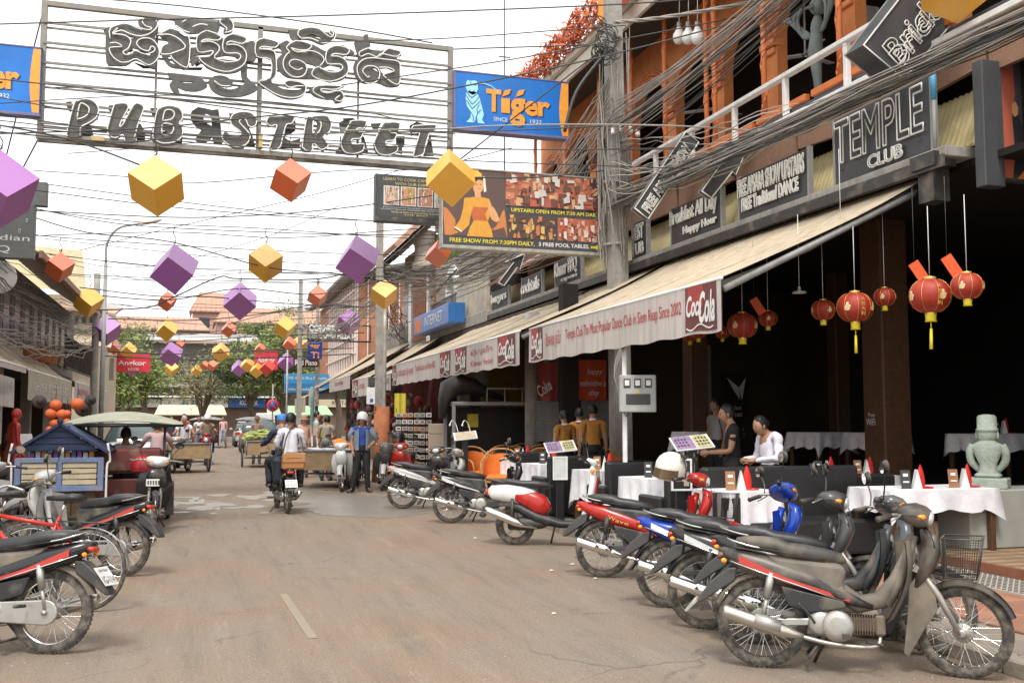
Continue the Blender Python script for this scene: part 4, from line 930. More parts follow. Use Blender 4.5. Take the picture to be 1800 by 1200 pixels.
part('lamp_head',M('cream_lamp_head',(.62,.55,.42),.5),SL,lambda b:b.loft([(.92,7.42,.05,.03),(1.1,7.47,.11,.05),(1.4,7.56,.11,.055),(1.55,7.6,.04,.02)],10))
# ================================================================ STREET NAME SIGN (double-sided, plane y = 19)
YS=19.
def px(l,ox,oy,s):return [(ox+a/s,oy+c/s)for a,c in l]
def flat_plate(polys,ys,th=.03,name='plate'):
    """polys: outer ring followed by holes, in world (x,z) -> solid plate (2D filled curve keeps the openings open)"""
    cu=bpy.data.curves.new('p','CURVE');cu.dimensions='2D';cu.fill_mode='BOTH';cu.extrude=th/2
    for pl_ in polys:
        sp=cu.splines.new('POLY');sp.points.add(len(pl_)-1);sp.use_cyclic_u=True
        for q,p in zip(sp.points,pl_):q.co=(p[0],p[1],0,1)
    ob=bpy.data.objects.new('p',cu);me=bpy.data.meshes.new_from_object(ob)
    v=[(q.co.x,ys-q.co.z,q.co.y)for q in me.vertices];f=[tuple(p.vertices)for p in me.polygons]
    bpy.data.objects.remove(ob);bpy.data.curves.remove(cu);bpy.data.meshes.remove(me);return v,f
c3,c4,c1,c2=(100,160,5),(450,180,5),(180,20,6),(430,40,6)
LET=[
 (c3,[(150,105),(225,80),(300,88),(355,130),(372,190),(355,245),(300,290),(225,325),(213,402),(88,398),(120,250),(130,170)],[],[[(100,398),(90,380),(160,110),(230,82),(310,90),(360,140),(368,195),(345,245),(290,285),(230,315),(210,340),(208,400)],[(180,258),(205,128),(245,125),(285,160),(280,205),(240,240),(180,258)]]),
 (c3,[(510,120),(605,115),(632,155),(575,260),(600,255),(675,128),(745,125),(768,160),(720,290),(690,432),(600,445),(575,400),(520,425),(465,410),(445,370),(450,310)],[],[[(510,125),(500,150),(450,320),(448,370),(470,405),(520,420),(575,395),(590,410),(600,450)],[(530,122),(600,118),(630,155),(570,270),(555,325),(590,290),(680,130),(740,128),(765,160),(745,220),(715,300),(680,435)]]),
 (c3,[(885,170),(940,145),(1000,138),(1075,160),(1110,210),(1105,255),(1080,285),(1108,330),(1108,380),(1080,430),(1020,462),(950,470),(880,455),(820,420),(835,340),(860,260)],[[(905,345),(945,345),(975,365),(950,385),(915,380)]],[[(845,420),(850,340),(885,180),(950,145),(1010,140),(1080,165),(1105,215),(1100,260),(1075,290),(1105,340),(1100,400),(1060,445),(990,465),(920,465),(870,440),(845,420)],[(930,270),(950,185),(1000,175),(1030,195),(1030,230),(1000,260),(930,270)],[(925,392),(930,300),(1000,300),(1025,325),(1020,365),(980,395),(925,392)]]),
 (c3,[(1520,210),(1560,195),(1640,190),(1710,200),(1750,240),(1765,290),(1730,320),(1690,325),(1700,380),(1695,440),(1640,500),(1560,500),(1490,470),(1445,415),(1470,360),(1540,395),(1600,400),(1620,385),(1600,350),(1540,300),(1515,250)],[],[[(1755,270),(1745,310),(1710,325),(1680,310),(1665,270),(1640,250),(1612,262),(1608,290),(1690,380),(1695,420),(1670,470),(1620,495),(1560,495),(1490,470),(1450,415),(1475,360)],[(1745,240),(1700,200),(1620,192),(1550,215),(1525,260),(1540,310),(1600,355),(1618,385),(1600,402),(1540,398),(1478,362)]]),
 (c4,[(110,135),(320,125),(335,160),(310,198),(265,205),(240,290),(205,400),(135,420),(120,405),(175,220),(110,205),(88,180)],[],[[(110,135),(320,127),(332,155),(310,195),(265,205),(235,300),(208,402),(135,420),(118,400),(180,225),(165,207),(130,215),(90,185),(110,135)]]),
 (c4,[(440,135),(480,130),(600,120),(650,160),(660,220),(630,280),(585,305),(635,385),(605,415),(585,435),(510,370),(490,390),(480,435),(420,435),(390,410),(415,290)],[[(498,175),(525,165),(538,190),(528,240),(500,285)]],[[(495,140),(465,135),(440,160),(405,380),(415,410),(450,435),(495,432),(500,365),(560,420),(600,415),(632,385),(590,310),(640,270),(660,210),(640,150),(610,120)],[(495,290),(500,180),(520,160),(560,175),(570,210),(555,260),(520,295)]]),
 (c4,[(830,170),(960,165),(975,190),(955,240),(890,255),(870,270),(925,262),(938,290),(912,328),(850,335),(838,365),(925,370),(950,400),(940,450),(830,465),(770,445),(745,400),(748,330)],[],[[(970,175),(930,168),(850,170),(820,195),(750,330),(748,390),(775,440),(830,460),(900,450),(940,425),(945,380),(925,370),(860,380),(835,360),(845,330),(910,325),(935,285),(930,262),(890,262),(880,245),(905,235),(950,235),(970,175)]]),
 (c4,[(1130,185),(1255,182),(1268,205),(1250,250),(1185,262),(1180,275),(1225,278),(1233,300),(1207,342),(1150,348),(1138,375),(1215,385),(1245,410),(1235,445),(1125,475),(1068,455),(1040,410),(1040,340)],[],[[(1262,195),(1225,185),(1140,182),(1105,215),(1040,340),(1042,400),(1070,450),(1115,470),(1180,465),(1235,435),(1240,395),(1215,385),(1150,392),(1135,365),(1150,345),(1205,340),(1230,300),(1225,280),(1180,275),(1172,258),(1200,248),(1250,248),(1262,195)]]),
 (c4,[(1375,215),(1560,205),(1575,225),(1560,265),(1522,275),(1480,400),(1465,462),(1400,488),(1378,465),(1430,290),(1375,282),(1360,250)],[],[[(1375,215),(1560,205),(1575,225),(1560,265),(1520,275),(1480,400),(1465,460),(1400,485),(1380,465),(1430,290),(1420,275),(1375,280),(1362,250),(1375,215)]]),
 (c1,[(35,180),(100,165),(240,140),(265,145),(400,195),(420,190),(385,150),(378,110),(420,80),(520,80),(575,120),(590,190),(560,250),(570,330),(595,400),(600,470),(570,540),(570,600),(530,610),(480,580),(350,520),(250,575),(130,575),(40,540)],[[(255,445),(325,390),(420,415),(470,440),(540,430),(500,470),(440,462),(350,432),(290,465)],[(110,258),(190,245),(285,262),(360,285),(300,292),(220,264)]],[[(85,305),(90,190),(240,140)],[(165,190),(105,250),(200,215),(300,255),(400,275),(500,250),(570,190),(590,130)],[(110,255),(220,262),(290,300),(300,350),(270,410),(220,440),(245,470),(290,465),(350,430),(450,465),(540,440),(555,400),(515,385),(490,430),(420,415),(370,370),(370,330),(420,300),(500,300),(560,340),(600,420),(595,490),(550,550),(480,578),(360,515),(280,545),(200,550),(120,500),(80,430),(90,395),(210,385),(150,345),(80,350)],[(430,90),(425,130),(460,170),(515,185),(510,205),(450,205),(260,145)]]),
 (c1,[(590,230),(740,190),(890,280),(915,290),(915,590),(850,605),(720,590),(640,500),(620,430),(640,370),(700,335),(620,280)],[[(700,440),(770,432),(700,462)],[(690,478),(720,480),(740,530),(790,575),(720,545)]],[[(580,265),(720,190)],[(600,265),(700,258),(800,300),(870,370),(860,410),(780,440),(700,465),(620,465)],[(720,480),(760,530),(860,598),(910,570),(915,290),(770,210)]]),
 (c1,[(760,85),(1180,110),(1235,150),(1230,200),(1190,245),(1100,220),(920,240),(830,190),(770,150)],[],[[(900,95),(840,130)],[(950,180),(1030,150),(1110,160)],[(775,165),(850,215),(920,238)]]),
 (c1,[(1220,100),(1330,85),(1385,130),(1370,220),(1285,245),(1280,200),(1290,180),(1235,150)],[],[[(1290,240),(1370,215),(1380,150),(1340,95),(1270,90),(1240,130),(1310,190),(1300,215)]]),
 (c1,[(985,270),(1100,215),(1240,268),(1280,290),(1380,250),(1515,290),(1490,345),(1600,320),(1600,530),(1520,520),(1480,600),(1400,650),(1250,655),(1100,600),(1020,520),(940,580),(925,400),(985,380)],[[(1190,488),(1300,470),(1390,480),(1430,510),(1380,540),(1290,545)],[(960,470),(1130,455),(1160,462),(1110,488),(990,488)]],[[(1100,215),(1000,280),(1010,440),(1150,430),(1165,450),(1120,490),(1020,505),(1130,600),(1300,650),(1420,620),(1500,560),(1518,470),(1480,400),(1400,365),(1310,365),(1350,330),(1480,355),(1515,290),(1385,250),(1280,310),(1285,445),(1420,455),(1460,490),(1420,535),(1300,545),(1180,500),(1230,430),(1220,370),(1130,330),(1040,340),(1090,310),(1220,320),(1245,270),(1105,218)]]),
 (c1,[(695,650),(1000,690),(1100,770),(1090,810),(1000,845),(880,840),(800,810),(815,860),(790,875),(730,835),(710,770),(740,730),(700,700)],[[(800,738),(900,745),(970,748),(940,760),(870,758)]],[]),
 (c1,[(1115,740),(1180,685),(1290,685),(1370,740),(1365,790),(1310,800),(1250,790),(1190,750),(1250,800),(1370,825),(1500,760),(1465,700),(1465,560),(1530,560),(1530,700),(1640,810),(1540,880),(1400,905),(1250,890),(1150,830)],[],[[(1180,745),(1250,795),(1350,800)]]),
 (c2,[(0,240),(110,215),(215,175),(370,225),(330,280),(250,290),(325,340),(330,560),(280,625),(400,700),(560,712),(622,685),(560,672),(450,690),(420,640),(470,620),(600,640),(645,700),(620,770),(520,810),(400,800),(280,740),(145,640),(265,590),(270,400),(125,375),(110,400),(0,400)],[[(150,290),(200,262),(290,265),(310,280),(200,282)]],[[(215,175),(122,215),(125,370),(270,400),(268,590),(145,635),(290,745),(420,795),(540,800),(620,765),(645,700),(600,635),(470,620),(420,650),(470,695),(550,680),(620,680)],[(365,225),(320,275),(200,265),(155,290),(270,300),(325,350),(330,560),(280,620)]]),
 (c2,[(465,80),(560,85),(640,60),(780,70),(870,110),(920,85),(965,110),(955,170),(820,235),(700,190),(590,180),(540,200),(480,160)],[[(625,150),(700,125),(780,150),(840,178),(780,170),(700,145)]],[[(600,180),(560,140),(580,90),(680,65),(780,80),(860,140),(910,165),(935,130),(900,90),(880,110),(920,150)],[(600,180),(700,180),(820,228),(920,205),(960,140),(930,95)]]),
 (c2,[(345,245),(440,190),(490,220),(560,200),(720,235),(840,300),(870,290),(960,250),(1040,240),(1160,320),(1090,345),(1020,370),(1080,430),(1090,520),(1040,600),(900,630),(780,600),(560,595),(430,570),(345,480),(340,390),(400,320)],[[(630,425),(740,455),(735,485),(650,478)],[(790,490),(900,450),(1000,470),(1020,500),(940,530),(850,520)],[(480,280),(560,300),(690,285),(740,310),(560,318)]],[[(610,490),(550,510),(470,460),(490,410),(560,405),(640,450),(650,520),(600,580),(500,580),(420,510),(405,420),(440,350),(470,320),(440,270),(540,205),(700,245),(660,300),(560,300),(490,280),(550,320),(700,310),(800,350),(835,410),(790,470)],[(790,480),(740,490),(705,550),(760,600),(900,630),(1030,590),(1090,520),(1070,420),(990,370),(910,365),(950,340),(1070,350),(1095,290),(960,255),(865,310),(865,440),(1000,450),(1030,490),(980,530),(880,530),(790,485)]]),
 (c2,[(675,720),(740,670),(1050,668),(940,712),(800,712),(860,748),(1000,728),(1045,790),(1020,840),(950,850),(940,815),(850,810),(740,780)],[],[[(1055,665),(960,715),(800,710),(850,745),(1000,730),(1045,790),(1010,840),(950,820),(1000,780)],[(840,810),(720,740),(780,675),(1040,680)]]),
 (c2,[(1165,200),(1260,180),(1255,140),(1300,130),(1305,200),(1325,240),(1300,280),(1440,300),(1510,280),(1640,310),(1650,340),(1610,370),(1610,420),(1630,430),(1640,640),(1590,680),(1500,680),(1400,640),(1260,645),(1180,590),(1145,490),(1160,420),(1200,390),(1160,250)],[[(1420,488),(1500,482),(1575,515),(1465,548),(1440,525)],[(1330,478),(1385,485),(1420,530),(1395,520)]],[[(1310,575),(1290,585),(1240,520),(1290,470),(1380,480),(1420,540),(1400,620),(1320,655),(1230,620),(1185,540),(1190,460),(1250,400),(1350,385),(1480,400),(1620,425),(1635,520),(1630,640),(1580,660),(1470,580),(1470,555),(1575,520),(1500,485),(1410,485)],[(1330,270),(1210,320),(1220,370),(1300,340),(1390,375),(1440,340),(1600,370),(1645,300),(1510,285),(1420,370)]]),
]
BACK=[
 (c3,[(78,100),(130,95),(135,200),(95,165)],[]),(c3,[(215,335),(300,300),(322,395),(215,402)],[]),
 (c3,[(455,130),(505,125),(480,200),(450,160)],[]),(c3,[(700,300),(735,290),(775,360),(775,450),(735,455),(700,440)],[]),
 (c3,[(818,152),(885,152),(865,225),(835,210)],[]),(c3,[(1020,462),(1105,400),(1100,460),(1040,468)],[]),
 (c3,[(1185,180),(1240,145),(1300,155),(1360,170),(1420,165),(1440,300),(1455,470),(1380,470),(1365,410),(1310,455),(1250,460),(1210,430),(1270,345),(1215,310),(1180,260),(1172,215)],[[(1290,225),(1310,200),(1345,212),(1358,250),(1360,310),(1320,290),(1290,260)]]),
 (c3,[(1512,200),(1560,200),(1530,240)],[]),(c3,[(1690,330),(1720,400),(1742,488),(1640,490)],[]),
 (c4,[(320,130),(350,180),(345,250),(300,280),(245,300),(265,205)],[]),(c4,[(235,300),(300,345),(388,320),(385,405),(205,405)],[]),
 (c4,[(730,180),(770,158),(850,170),(800,250),(740,250)],[]),(c4,[(760,145),(850,140),(875,158),(780,160)],[]),(c4,[(925,290),(950,310),(985,435),(930,440)],[]),(c4,[(740,290),(735,400),(700,420),(700,450),(800,460)],[]),
 (c4,[(1008,190),(1100,185),(1060,260),(1030,240)],[]),(c4,[(1230,300),(1305,298),(1305,378),(1285,390),(1285,455),(1235,440)],[]),
 (c4,[(1350,205),(1410,173),(1480,195),(1375,215),(1360,270)],[]),(c4,[(1530,280),(1560,472),(1470,472)],[]),
 (c1,[(0,165),(45,180),(45,230),(20,230)],[]),(c1,[(330,540),(480,585),(560,600),(430,600)],[]),(c1,[(935,485),(990,480),(1030,560),(990,585)],[]),(c1,[(800,600),(1060,595),(1040,620),(850,615)],[]),
]
ss=empty('street_name_sign',onY(432,140,YS),0,'wide steel-framed sign over the road with PUB STREET and Khmer letters','sign')
S0=ss.location.copy()
def W(p,Y=YS):return onY(p[0],p[1],Y)-S0
XL,XR=onY(72,125,YS).x-S0.x,onY(795,180,YS).x-S0.x;ZT,ZB=1.27,-1.22
ZT=onY(430,40,YS).z-S0.z+.0;ZB=onY(430,262,YS).z-S0.z
DEP=.34
def bar(nm,a,c,r):
    b=MB();a,c=Vector(a),Vector(c);d=(c-a);L_=d.length;T=Matrix.Translation((a+c)/2)@ d.to_track_quat('Z','Y').to_matrix().to_4x4()
    b.box((-r,-r,-L_/2),(r,r,L_/2),T);return b.build(nm,M('weathered_frame_steel',(.24,.225,.2),.6,.2,.25,8,dust=.3),ss)
for x in (XL,XR):bar('frame_post',(x,DEP/2,ZT),(x,DEP/2,ZB-.02),.05)
bar('frame_beam',(XL-.05,DEP/2,ZT),(XR+.05,DEP/2,ZT),.045);
bar('frame_beam',(XL-.05,DEP/2-.12,ZB-.04),(XR+.05,DEP/2-.12,ZB-.04),.045);bar('frame_beam',(XL-.05,DEP/2+.12,ZB-.04),(XR+.05,DEP/2+.12,ZB-.04),.045)
bar('frame_upright',(W((457,150)).x,DEP/2,ZT),(W((457,150)).x,DEP/2,ZB),.045)
for x_ in (273,632):bar('frame_upright',(W((x_,150)).x,DEP/2,ZT),(W((x_,150)).x,DEP/2,ZB),.02)
for i in range(1,7):
    z=ZT+(ZB-ZT)*i/6.6;bar('frame_rail',(XL,DEP/2-.05,z),(XR,DEP/2-.05,z),.02)
    bar('frame_rail',(XL,DEP/2+.1,z-.04),(XR,DEP/2+.1,z-.04),.016)
for li,(crop,outer,holes,strokes)in enumerate(LET):
    o2=[onY(p[0],p[1],YS)for p in px(outer,*crop)]
    polys=[[(p.x-S0.x,p.z-S0.z)for p in o2]]+[[(q.x-S0.x,q.z-S0.z)for q in [onY(p[0],p[1],YS)for p in px(h,*crop)]]for h in holes]
    ob2=[(p.x,p.y)for p in spline([Vector((a,c)).to_3d()for a,c in polys[0]+[polys[0][0]]],3)][:-1]
    v,f=flat_plate([ob2]+polys[1:],.005*(li % 4),.05);b=MB();b.add(v,f);lo=b.build('letter',m_sign,ss)
    if strokes:
        b=MB()
        for s_ in strokes:
            q=[W(p)+Vector((0,-.06,0))for p in px(s_,*crop)]
            b.tube(spline(q,3),.0125,5)
        b.build('neon_tube',m_neon,lo)
    b=MB()
    for k in range(3):
        p=o2[(k*5)% len(o2)]-S0;b.tube([(p.x,0,p.z-.0),(p.x,DEP/2,p.z)],.008,4)
    b.build('letter_bracket',m_dark,lo)['kind']='stuff'
for li,(crop,outer,holes)in enumerate(BACK):
    polys=[[((onY(p[0],p[1],YS+DEP)-S0).x,(onY(p[0],p[1],YS+DEP)-S0).z)for p in px(r_,*crop)]for r_ in [outer]+holes]
    v,f=flat_plate(polys,DEP+.005*(li % 3),.05);b=MB();b.add(v,f);b.build('reverse_letter',m_sign,ss)
part('junction_box',M('dull_yellow_box',(.5,.36,.15),.6),ss,lambda b:b.cbox(W((458,249))+Vector((0,-.02,0)),(.07,.1,.28)))
part('junction_box',M('dull_yellow_box',(.5,.36,.15),.6),ss,lambda b:b.cbox(W((173,245))+Vector((0,-.02,0)),(.22,.1,.08)))
for x0,x1,z0 in ((XL,-4.3-S0.x,5.3),(XR,7.5-S0.x,8.9)):
    for z in (ZT,ZB):part('support_cable',m_wire,ss,lambda b:b.tube([(x0,DEP/2,z),(x1,DEP/2+(-1.6 if x1 >0 else 3.5),z0-S0.z)],.014,5))
m_tblue=M('bright_blue_panel',(.01,.16,.55),.35,0,.25,1.1)
m_tor=M('orange_print',(.82,.33,.04),.5);m_tcy=M('pale_cyan_print',(.35,.72,.88),.5);m_tdk=M('navy_print',(.01,.03,.12),.5)
def tiger_sign(p00,p11,label,full=True,Y=YS):
    A,B_=onY(*p00,Y),onY(*p11,Y);w_,h_=B_.x-A.x,A.z-B_.z
    r=empty('beer_sign',(A.x,Y,B_.z),0,label,'sign')
    part('light_box',m_tblue,r,lambda b:b.bbox((0,0,0),(w_,.22,h_),.012))
    part('box_frame',M('violet_grey_frame',(.16,.15,.28),.5),r,lambda b:(b.bbox((-.012,-.012,-.03),(w_+.012,.232,.02),.004),b.bbox((-.012,-.012,h_-.015),(w_+.012,.232,h_+.012),.004),b.box((-.012,-.012,0),(.02,.23,h_))))
    part('orange_band',m_tor,r,lambda b:b.add([(w_*.995,-.006,.03),(w_*.995,-.006,h_-.03),(w_*.935,-.006,h_-.03),(w_*.918,-.006,h_*.7),(w_*.912,-.006,h_*.5),(w_*.918,-.006,h_*.3),(w_*.94,-.006,.03)],[(0,1,2,3,4,5,6)]))
    def q(x,y):return (w_*x,-.008,h_*y)
    for off,mt_,nm in ((.012,m_tdk,'lettering_shadow'),(0,m_tor,'lettering')):
        b=MB()
        d=-.009 if off == 0 else -.0075
        for ch,x0,x1,y0,y1 in (('T',.27,.40,.34,.74),('i',.40,.475,.34,.60),('g',.475,.61,.12,.62),('e',.605,.72,.33,.60),('r',.72,.83,.34,.60)):
            text_on(b,ch if ch != 'i' else 'ı',(w_*(x0+off),d,h_*(y0-off)),(1,0,0),(0,0,1),w_*(x1-x0),h_*(y1-y0),ext=0,offset=.035)
        for cx,cy in ((.44,.68),(.56,.70)):
            b.add([(w_*(cx-.035+off),d,h_*(cy-.06-off)),(w_*(cx-.01+off),d,h_*(cy+.06-off)),(w_*(cx+.045+off),d,h_*(cy+.09-off)),(w_*(cx+.03+off),d,h_*(cy+.0-off))],[(0,1,2,3)][:1])
        b.build(nm,mt_,r)
    b=MB();text_on(b,'SINCE',q(.335,.185),(1,0,0),(0,0,1),w_*.12,h_*.07,ext=0);text_on(b,'1932',q(.655,.2),(1,0,0),(0,0,1),w_*.10,h_*.07,ext=0);b.build('small_lettering',m_white,r)
    if full:
        def sh(b,pts,d):b.add([(w_*x,d,h_*y)for x,y in pts],[tuple(range(len(pts)))])
        part('cat_figure',m_tcy,r,lambda b:(sh(b,[(.10,.82),(.115,.86),(.13,.84),(.17,.86),(.19,.85),(.195,.80),(.20,.72),(.185,.64),(.155,.60),(.115,.64),(.095,.72)],-.0055),sh(b,[(.10,.66),(.19,.66),(.215,.55),(.235,.40),(.25,.28),(.235,.18),(.26,.12),(.20,.12),(.19,.22),(.165,.12),(.10,.12),(.135,.20),(.14,.30),(.105,.40),(.095,.52)],-.0055)))
        b=MB()
        for s_ in ([(.10,.66),(.12,.60),(.145,.55)],[(.20,.66),(.175,.6),(.145,.55)],[(.10,.58),(.125,.5),(.15,.44)],[(.205,.58),(.18,.5),(.15,.44)],[(.10,.5),(.13,.42),(.15,.36)],[(.215,.5),(.18,.42),(.15,.36)],[(.11,.78),(.13,.76)],[(.165,.78),(.185,.79)],[(.125,.68),(.145,.65),(.17,.68)],[(.21,.44),(.19,.36),(.2,.28)],[(.225,.36),(.2,.3),(.18,.2)],[(.13,.82),(.14,.8)],[(.14,.3),(.16,.22),(.16,.14)]):
            b.tube([(w_*x,-.008,h_*y)for x,y in s_],.007,4)
        b.build('cat_stripe',m_tdk,r)
        part('cat_tail',m_tcy,r,lambda b:b.tube([(w_*x,-.006,h_*y)for x,y in [(.2,.8),(.25,.82),(.31,.79),(.36,.72),(.39,.62)]],[.008,.012,.014,.012,.006],6))
    return r
tiger_sign((799,124),(1000,243),'blue Tiger beer light box right of the street sign')
tiger_sign((-150,62),(69,202),'blue beer light box cut off at the left edge of view',True)
part('mast',m_dark,empty('roof_antenna',(12.2,40,9),0,'tall thin antenna mast behind the blue Tiger sign','antenna'),lambda b:(b.tube([(0,0,0),(0,0,12.5)],.03,5),b.cbox((0,0,8.1),(.5,.05,.04))))
# ================================================================ BILLBOARDS
YB=17.9
def billboard(name,p00,p11,Y,label,th=.2):
    A,B_=onY(*p00,Y),onY(*p11,Y);r=empty(name,(A.x,Y,B_.z),0,label,'billboard');w_,h_=B_.x-A.x,A.z-B_.z
    part('panel',m_signbd,r,lambda b:b.bbox((0,0,0),(w_,th,h_),.008))
    return r,w_,h_
bb,bw,bh=billboard('billboard',(779,294),(1063,444),YB,'large photo billboard of a temple dancer with FREE SHOW and pool tables text')
part('frame',m_steel,bb,lambda b:(b.bbox((-.03,-.02,-.07),(bw+.02,.22,-.005),.004),b.box((bw,-.02,0),(bw+.03,.2,bh)),b.box((-.03,-.02,0),(0,.2,bh)),b.box((-.03,-.02,bh),(bw+.03,.2,bh+.025))))
PCOL={}
def pc(nm,col):return M('print_'+nm,col,.5,0,.12,8)
def sh(nm,mat,par,pts,w_,h_,d=-.004):return part(nm,mat,par,lambda b:b.add([(w_*x,d,h_*(1-y))for x,y in pts],[tuple(range(len(pts)))]))
def B3(pts):return [((x-78)/1695,(y-38)/900)for x,y in pts]
pic=sh('picture',pc('taupe',(.12,.075,.065)),bb,B3([(75,40),(700,40),(735,830),(95,830)]),bw,bh)
sh('side_figure',pc('orange_skin',(.60,.22,.07)),pic,B3([(80,500),(120,520),(200,640),(205,700),(190,760),(240,790),(160,830),(95,830)]),bw,bh,-.0055)
sh('side_figure',pc('orange_skin',(.60,.22,.07)),pic,B3([(700,490),(720,640),(735,830),(700,700),(610,740),(570,740),(620,690),(680,520)]),bw,bh,-.0055)
sh('dancer_dress',pc('golden_cloth',(.70,.34,.05)),pic,B3([(290,385),(385,365),(470,360),(545,375),(570,450),(600,600),(560,560),(530,640),(570,740),(585,830),(320,830),(350,720),(390,640),(360,560),(340,700),(270,780),(200,730),(250,640),(280,500)]),bw,bh,-.006)
sh('dancer_sash',pc('red_cloth',(.52,.13,.04)),pic,B3([(385,480),(540,480),(500,560),(530,640),(380,640),(360,560)]),bw,bh,-.007)
sh('dancer_face',pc('warm_skin',(.72,.36,.17)),pic,B3([(385,200),(420,140),(470,150),(490,210),(480,270),(455,310),(465,370),(400,370),(395,310),(378,260)]),bw,bh,-.008)
sh('dancer_hair',pc('dark_hair',(.05,.02,.012)),pic,B3([(375,240),(370,170),(410,130),(470,135),(485,160),(430,155),(395,200)]),bw,bh,-.009)
sh('dancer_crown',pc('gold',(.75,.50,.08)),pic,B3([(345,120),(350,75),(375,60),(385,38),(430,38),(440,65),(465,80),(470,125),(440,140),(370,135)]),bw,bh,-.009)
for e in (415,455):sh('dancer_eye',pc('dark_hair',(.05,.02,.012)),pic,B3([(e-9,212),(e,206),(e+10,212),(e,217)]),bw,bh,-.010)
sh('dancer_lips',pc('lip',(.55,.08,.05)),pic,B3([(432,265),(447,260),(462,265),(447,273)]),bw,bh,-.010)
sh('dancer_hand',pc('warm_skin',(.72,.36,.17)),pic,B3([(530,470),(545,400),(560,460),(590,470),(625,540),(655,620),(620,650),(570,620),(545,560)]),bw,bh,-.010)
sh('flower',pc('cream_flower',(.85,.78,.6)),pic,B3([(480,110),(500,115),(515,290),(490,300)]),bw,bh,-.010)
sh('bracelet',pc('cream_flower',(.85,.78,.6)),pic,B3([(185,735),(200,728),(270,770),(265,790)]),bw,bh,-.010)
def photo(par,x0,y0,x1,y1,base,pal,seed,w_,h_,n=26,nm='photo_panel'):
    rr=random.Random(seed);p=sh(nm,pc('photo%d' % seed,base),par,[(x0,y0),(x1,y0),(x1,y1),(x0,y1)],w_,h_)
    for ci,c in enumerate(pal):
        b=MB()
        for k in range(2*n//len(pal)):
            cx,cy=rr.uniform(x0,x1),rr.uniform(y0,y1);ww,hh=rr.uniform(.012,.07)*(x1-x0),rr.uniform(.03,.26)*(y1-y0)
            pts=[(cx+ww*math.cos(a)*rr.uniform(.6,1.2),cy+hh*math.sin(a)*rr.uniform(.6,1.2))for a in [2*PI*(q+.5)/4 for q in range(4)]]
            pts=[(min(x1,max(x0,u)),min(y1,max(y0,v)))for u,v in pts]
            b.add([(w_*u,-.005-.0006*(ci*8+k % 8),h_*(1-v))for u,v in pts],[(0,1,2,3)])
        b.build('photo_detail',pc('ph%d_%d' %(seed,ci),c),p)['kind']='stuff'
    return p
photo(bb,.375,.005,.97,.44,(.36,.13,.08),[(.6,.22,.12),(.08,.045,.035),(.62,.38,.2),(.5,.12,.07),(.6,.55,.5),(.16,.07,.05)],1,bw,bh,66)
photo(bb,.395,.565,.685,.87,(.09,.06,.05),[(.5,.27,.1),(.68,.45,.15),(.12,.06,.05),(.55,.2,.08)],2,bw,bh,28)
photo(bb,.70,.565,.985,.87,(.45,.13,.07),[(.62,.22,.12),(.12,.06,.04),(.6,.4,.3),(.5,.1,.06),(.7,.62,.58)],3,bw,bh,40)
b=MB();text_on(b,'UPSTAIRS OPEN FROM 7:30 AM DAILY.',(bw*.41,-.006,bh*.478),(1,0,0),(0,0,1),bw*.565,bh*.05,offset=.02,ext=0);text_on(b,'FREE SHOW FROM 7:30PM DAILY.',(bw*.04,-.006,bh*.035),(1,0,0),(0,0,1),bw*.515,bh*.055,offset=.02,ext=0)
b.add([(bw*.91,-.006,bh*.045),(bw*.945,-.006,bh*.045),(bw*.945,-.006,bh*.025),(bw*.975,-.006,bh*.06),(bw*.945,-.006,bh*.10),(bw*.945,-.006,bh*.078),(bw*.91,-.006,bh*.078)],[(0,1,2,3,4,5,6)])
b.build('lettering',m_yel,bb)
b=MB();text_on(b,'3 FREE POOL TABLES.',(bw*.58,-.006,bh*.04),(1,0,0),(0,0,1),bw*.32,bh*.052,offset=.02,ext=0);b.build('white_lettering',m_white,bb)
b2,w2,h2=billboard('billboard',(662,305),(781,387),18.6,'smaller dark cooking class billboard with a row of photos and yellow lettering')
part('frame',m_dark,b2,lambda b:(b.bbox((-.02,-.02,-.09),(w2,.22,0),.004),b.box((-.02,-.01,0),(.01,.21,h2))))
m_gold=M('gold_print',(.62,.52,.2),.5)
b=MB();text_on(b,'LEARN TO COOK CAMBODIAN FOOD',(w2*.10,-.006,h2*.86),(1,0,0),(0,0,1),w2*1.05,h2*.07,ext=0);text_on(b,'WITH OUR KHMER CHEF',(w2*.27,-.006,h2*.76),(1,0,0),(0,0,1),w2*.7,h2*.065,ext=0)
text_on(b,'PLEASE ASK STAFF FOR MORE DETAILS OR BOOKING',(w2*.22,-.006,h2*.10),(1,0,0),(0,0,1),w2*.74,h2*.04,ext=0);text_on(b,'THE BEST',(w2*.40,-.006,h2*.05),(1,0,0),(0,0,1),w2*.36,h2*.035,ext=0);b.build('lettering',m_gold,b2)
b=MB();text_on(b,'$ 12 per person includes: free T-shirt, soft drinks and tour to the local market',(w2*.1,-.006,h2*.21),(1,0,0),(0,0,1),w2*.86,h2*.035,ext=0);text_on(b,'and a partner to help you cook. Complete Khmer dishes, take a list of recipes',(w2*.07,-.006,h2*.165),(1,0,0),(0,0,1),w2*.9,h2*.035,ext=0);b.build('small_lettering',m_white,b2)
for k in range(4):
    x0=.105+.248*k;sh('photo_border',m_white,b2,[(x0,.27),(x0+.225,.27),(x0+.225,.72),(x0,.72)],w2,h2,-.003)
    photo(b2,x0+.012,.285,x0+.213,.705,[(.6,.4,.3),(.55,.28,.12),(.5,.2,.12),(.6,.5,.4)][k],[(.05,.06,.14),(.7,.65,.6),(.6,.3,.15),(.2,.3,.1)],10+k,w2,h2,18)
b3,w3,h3=billboard('billboard',(1757,100),(1822,322),8.6,'tall orange-red poster with a seated man at the right edge',.1)
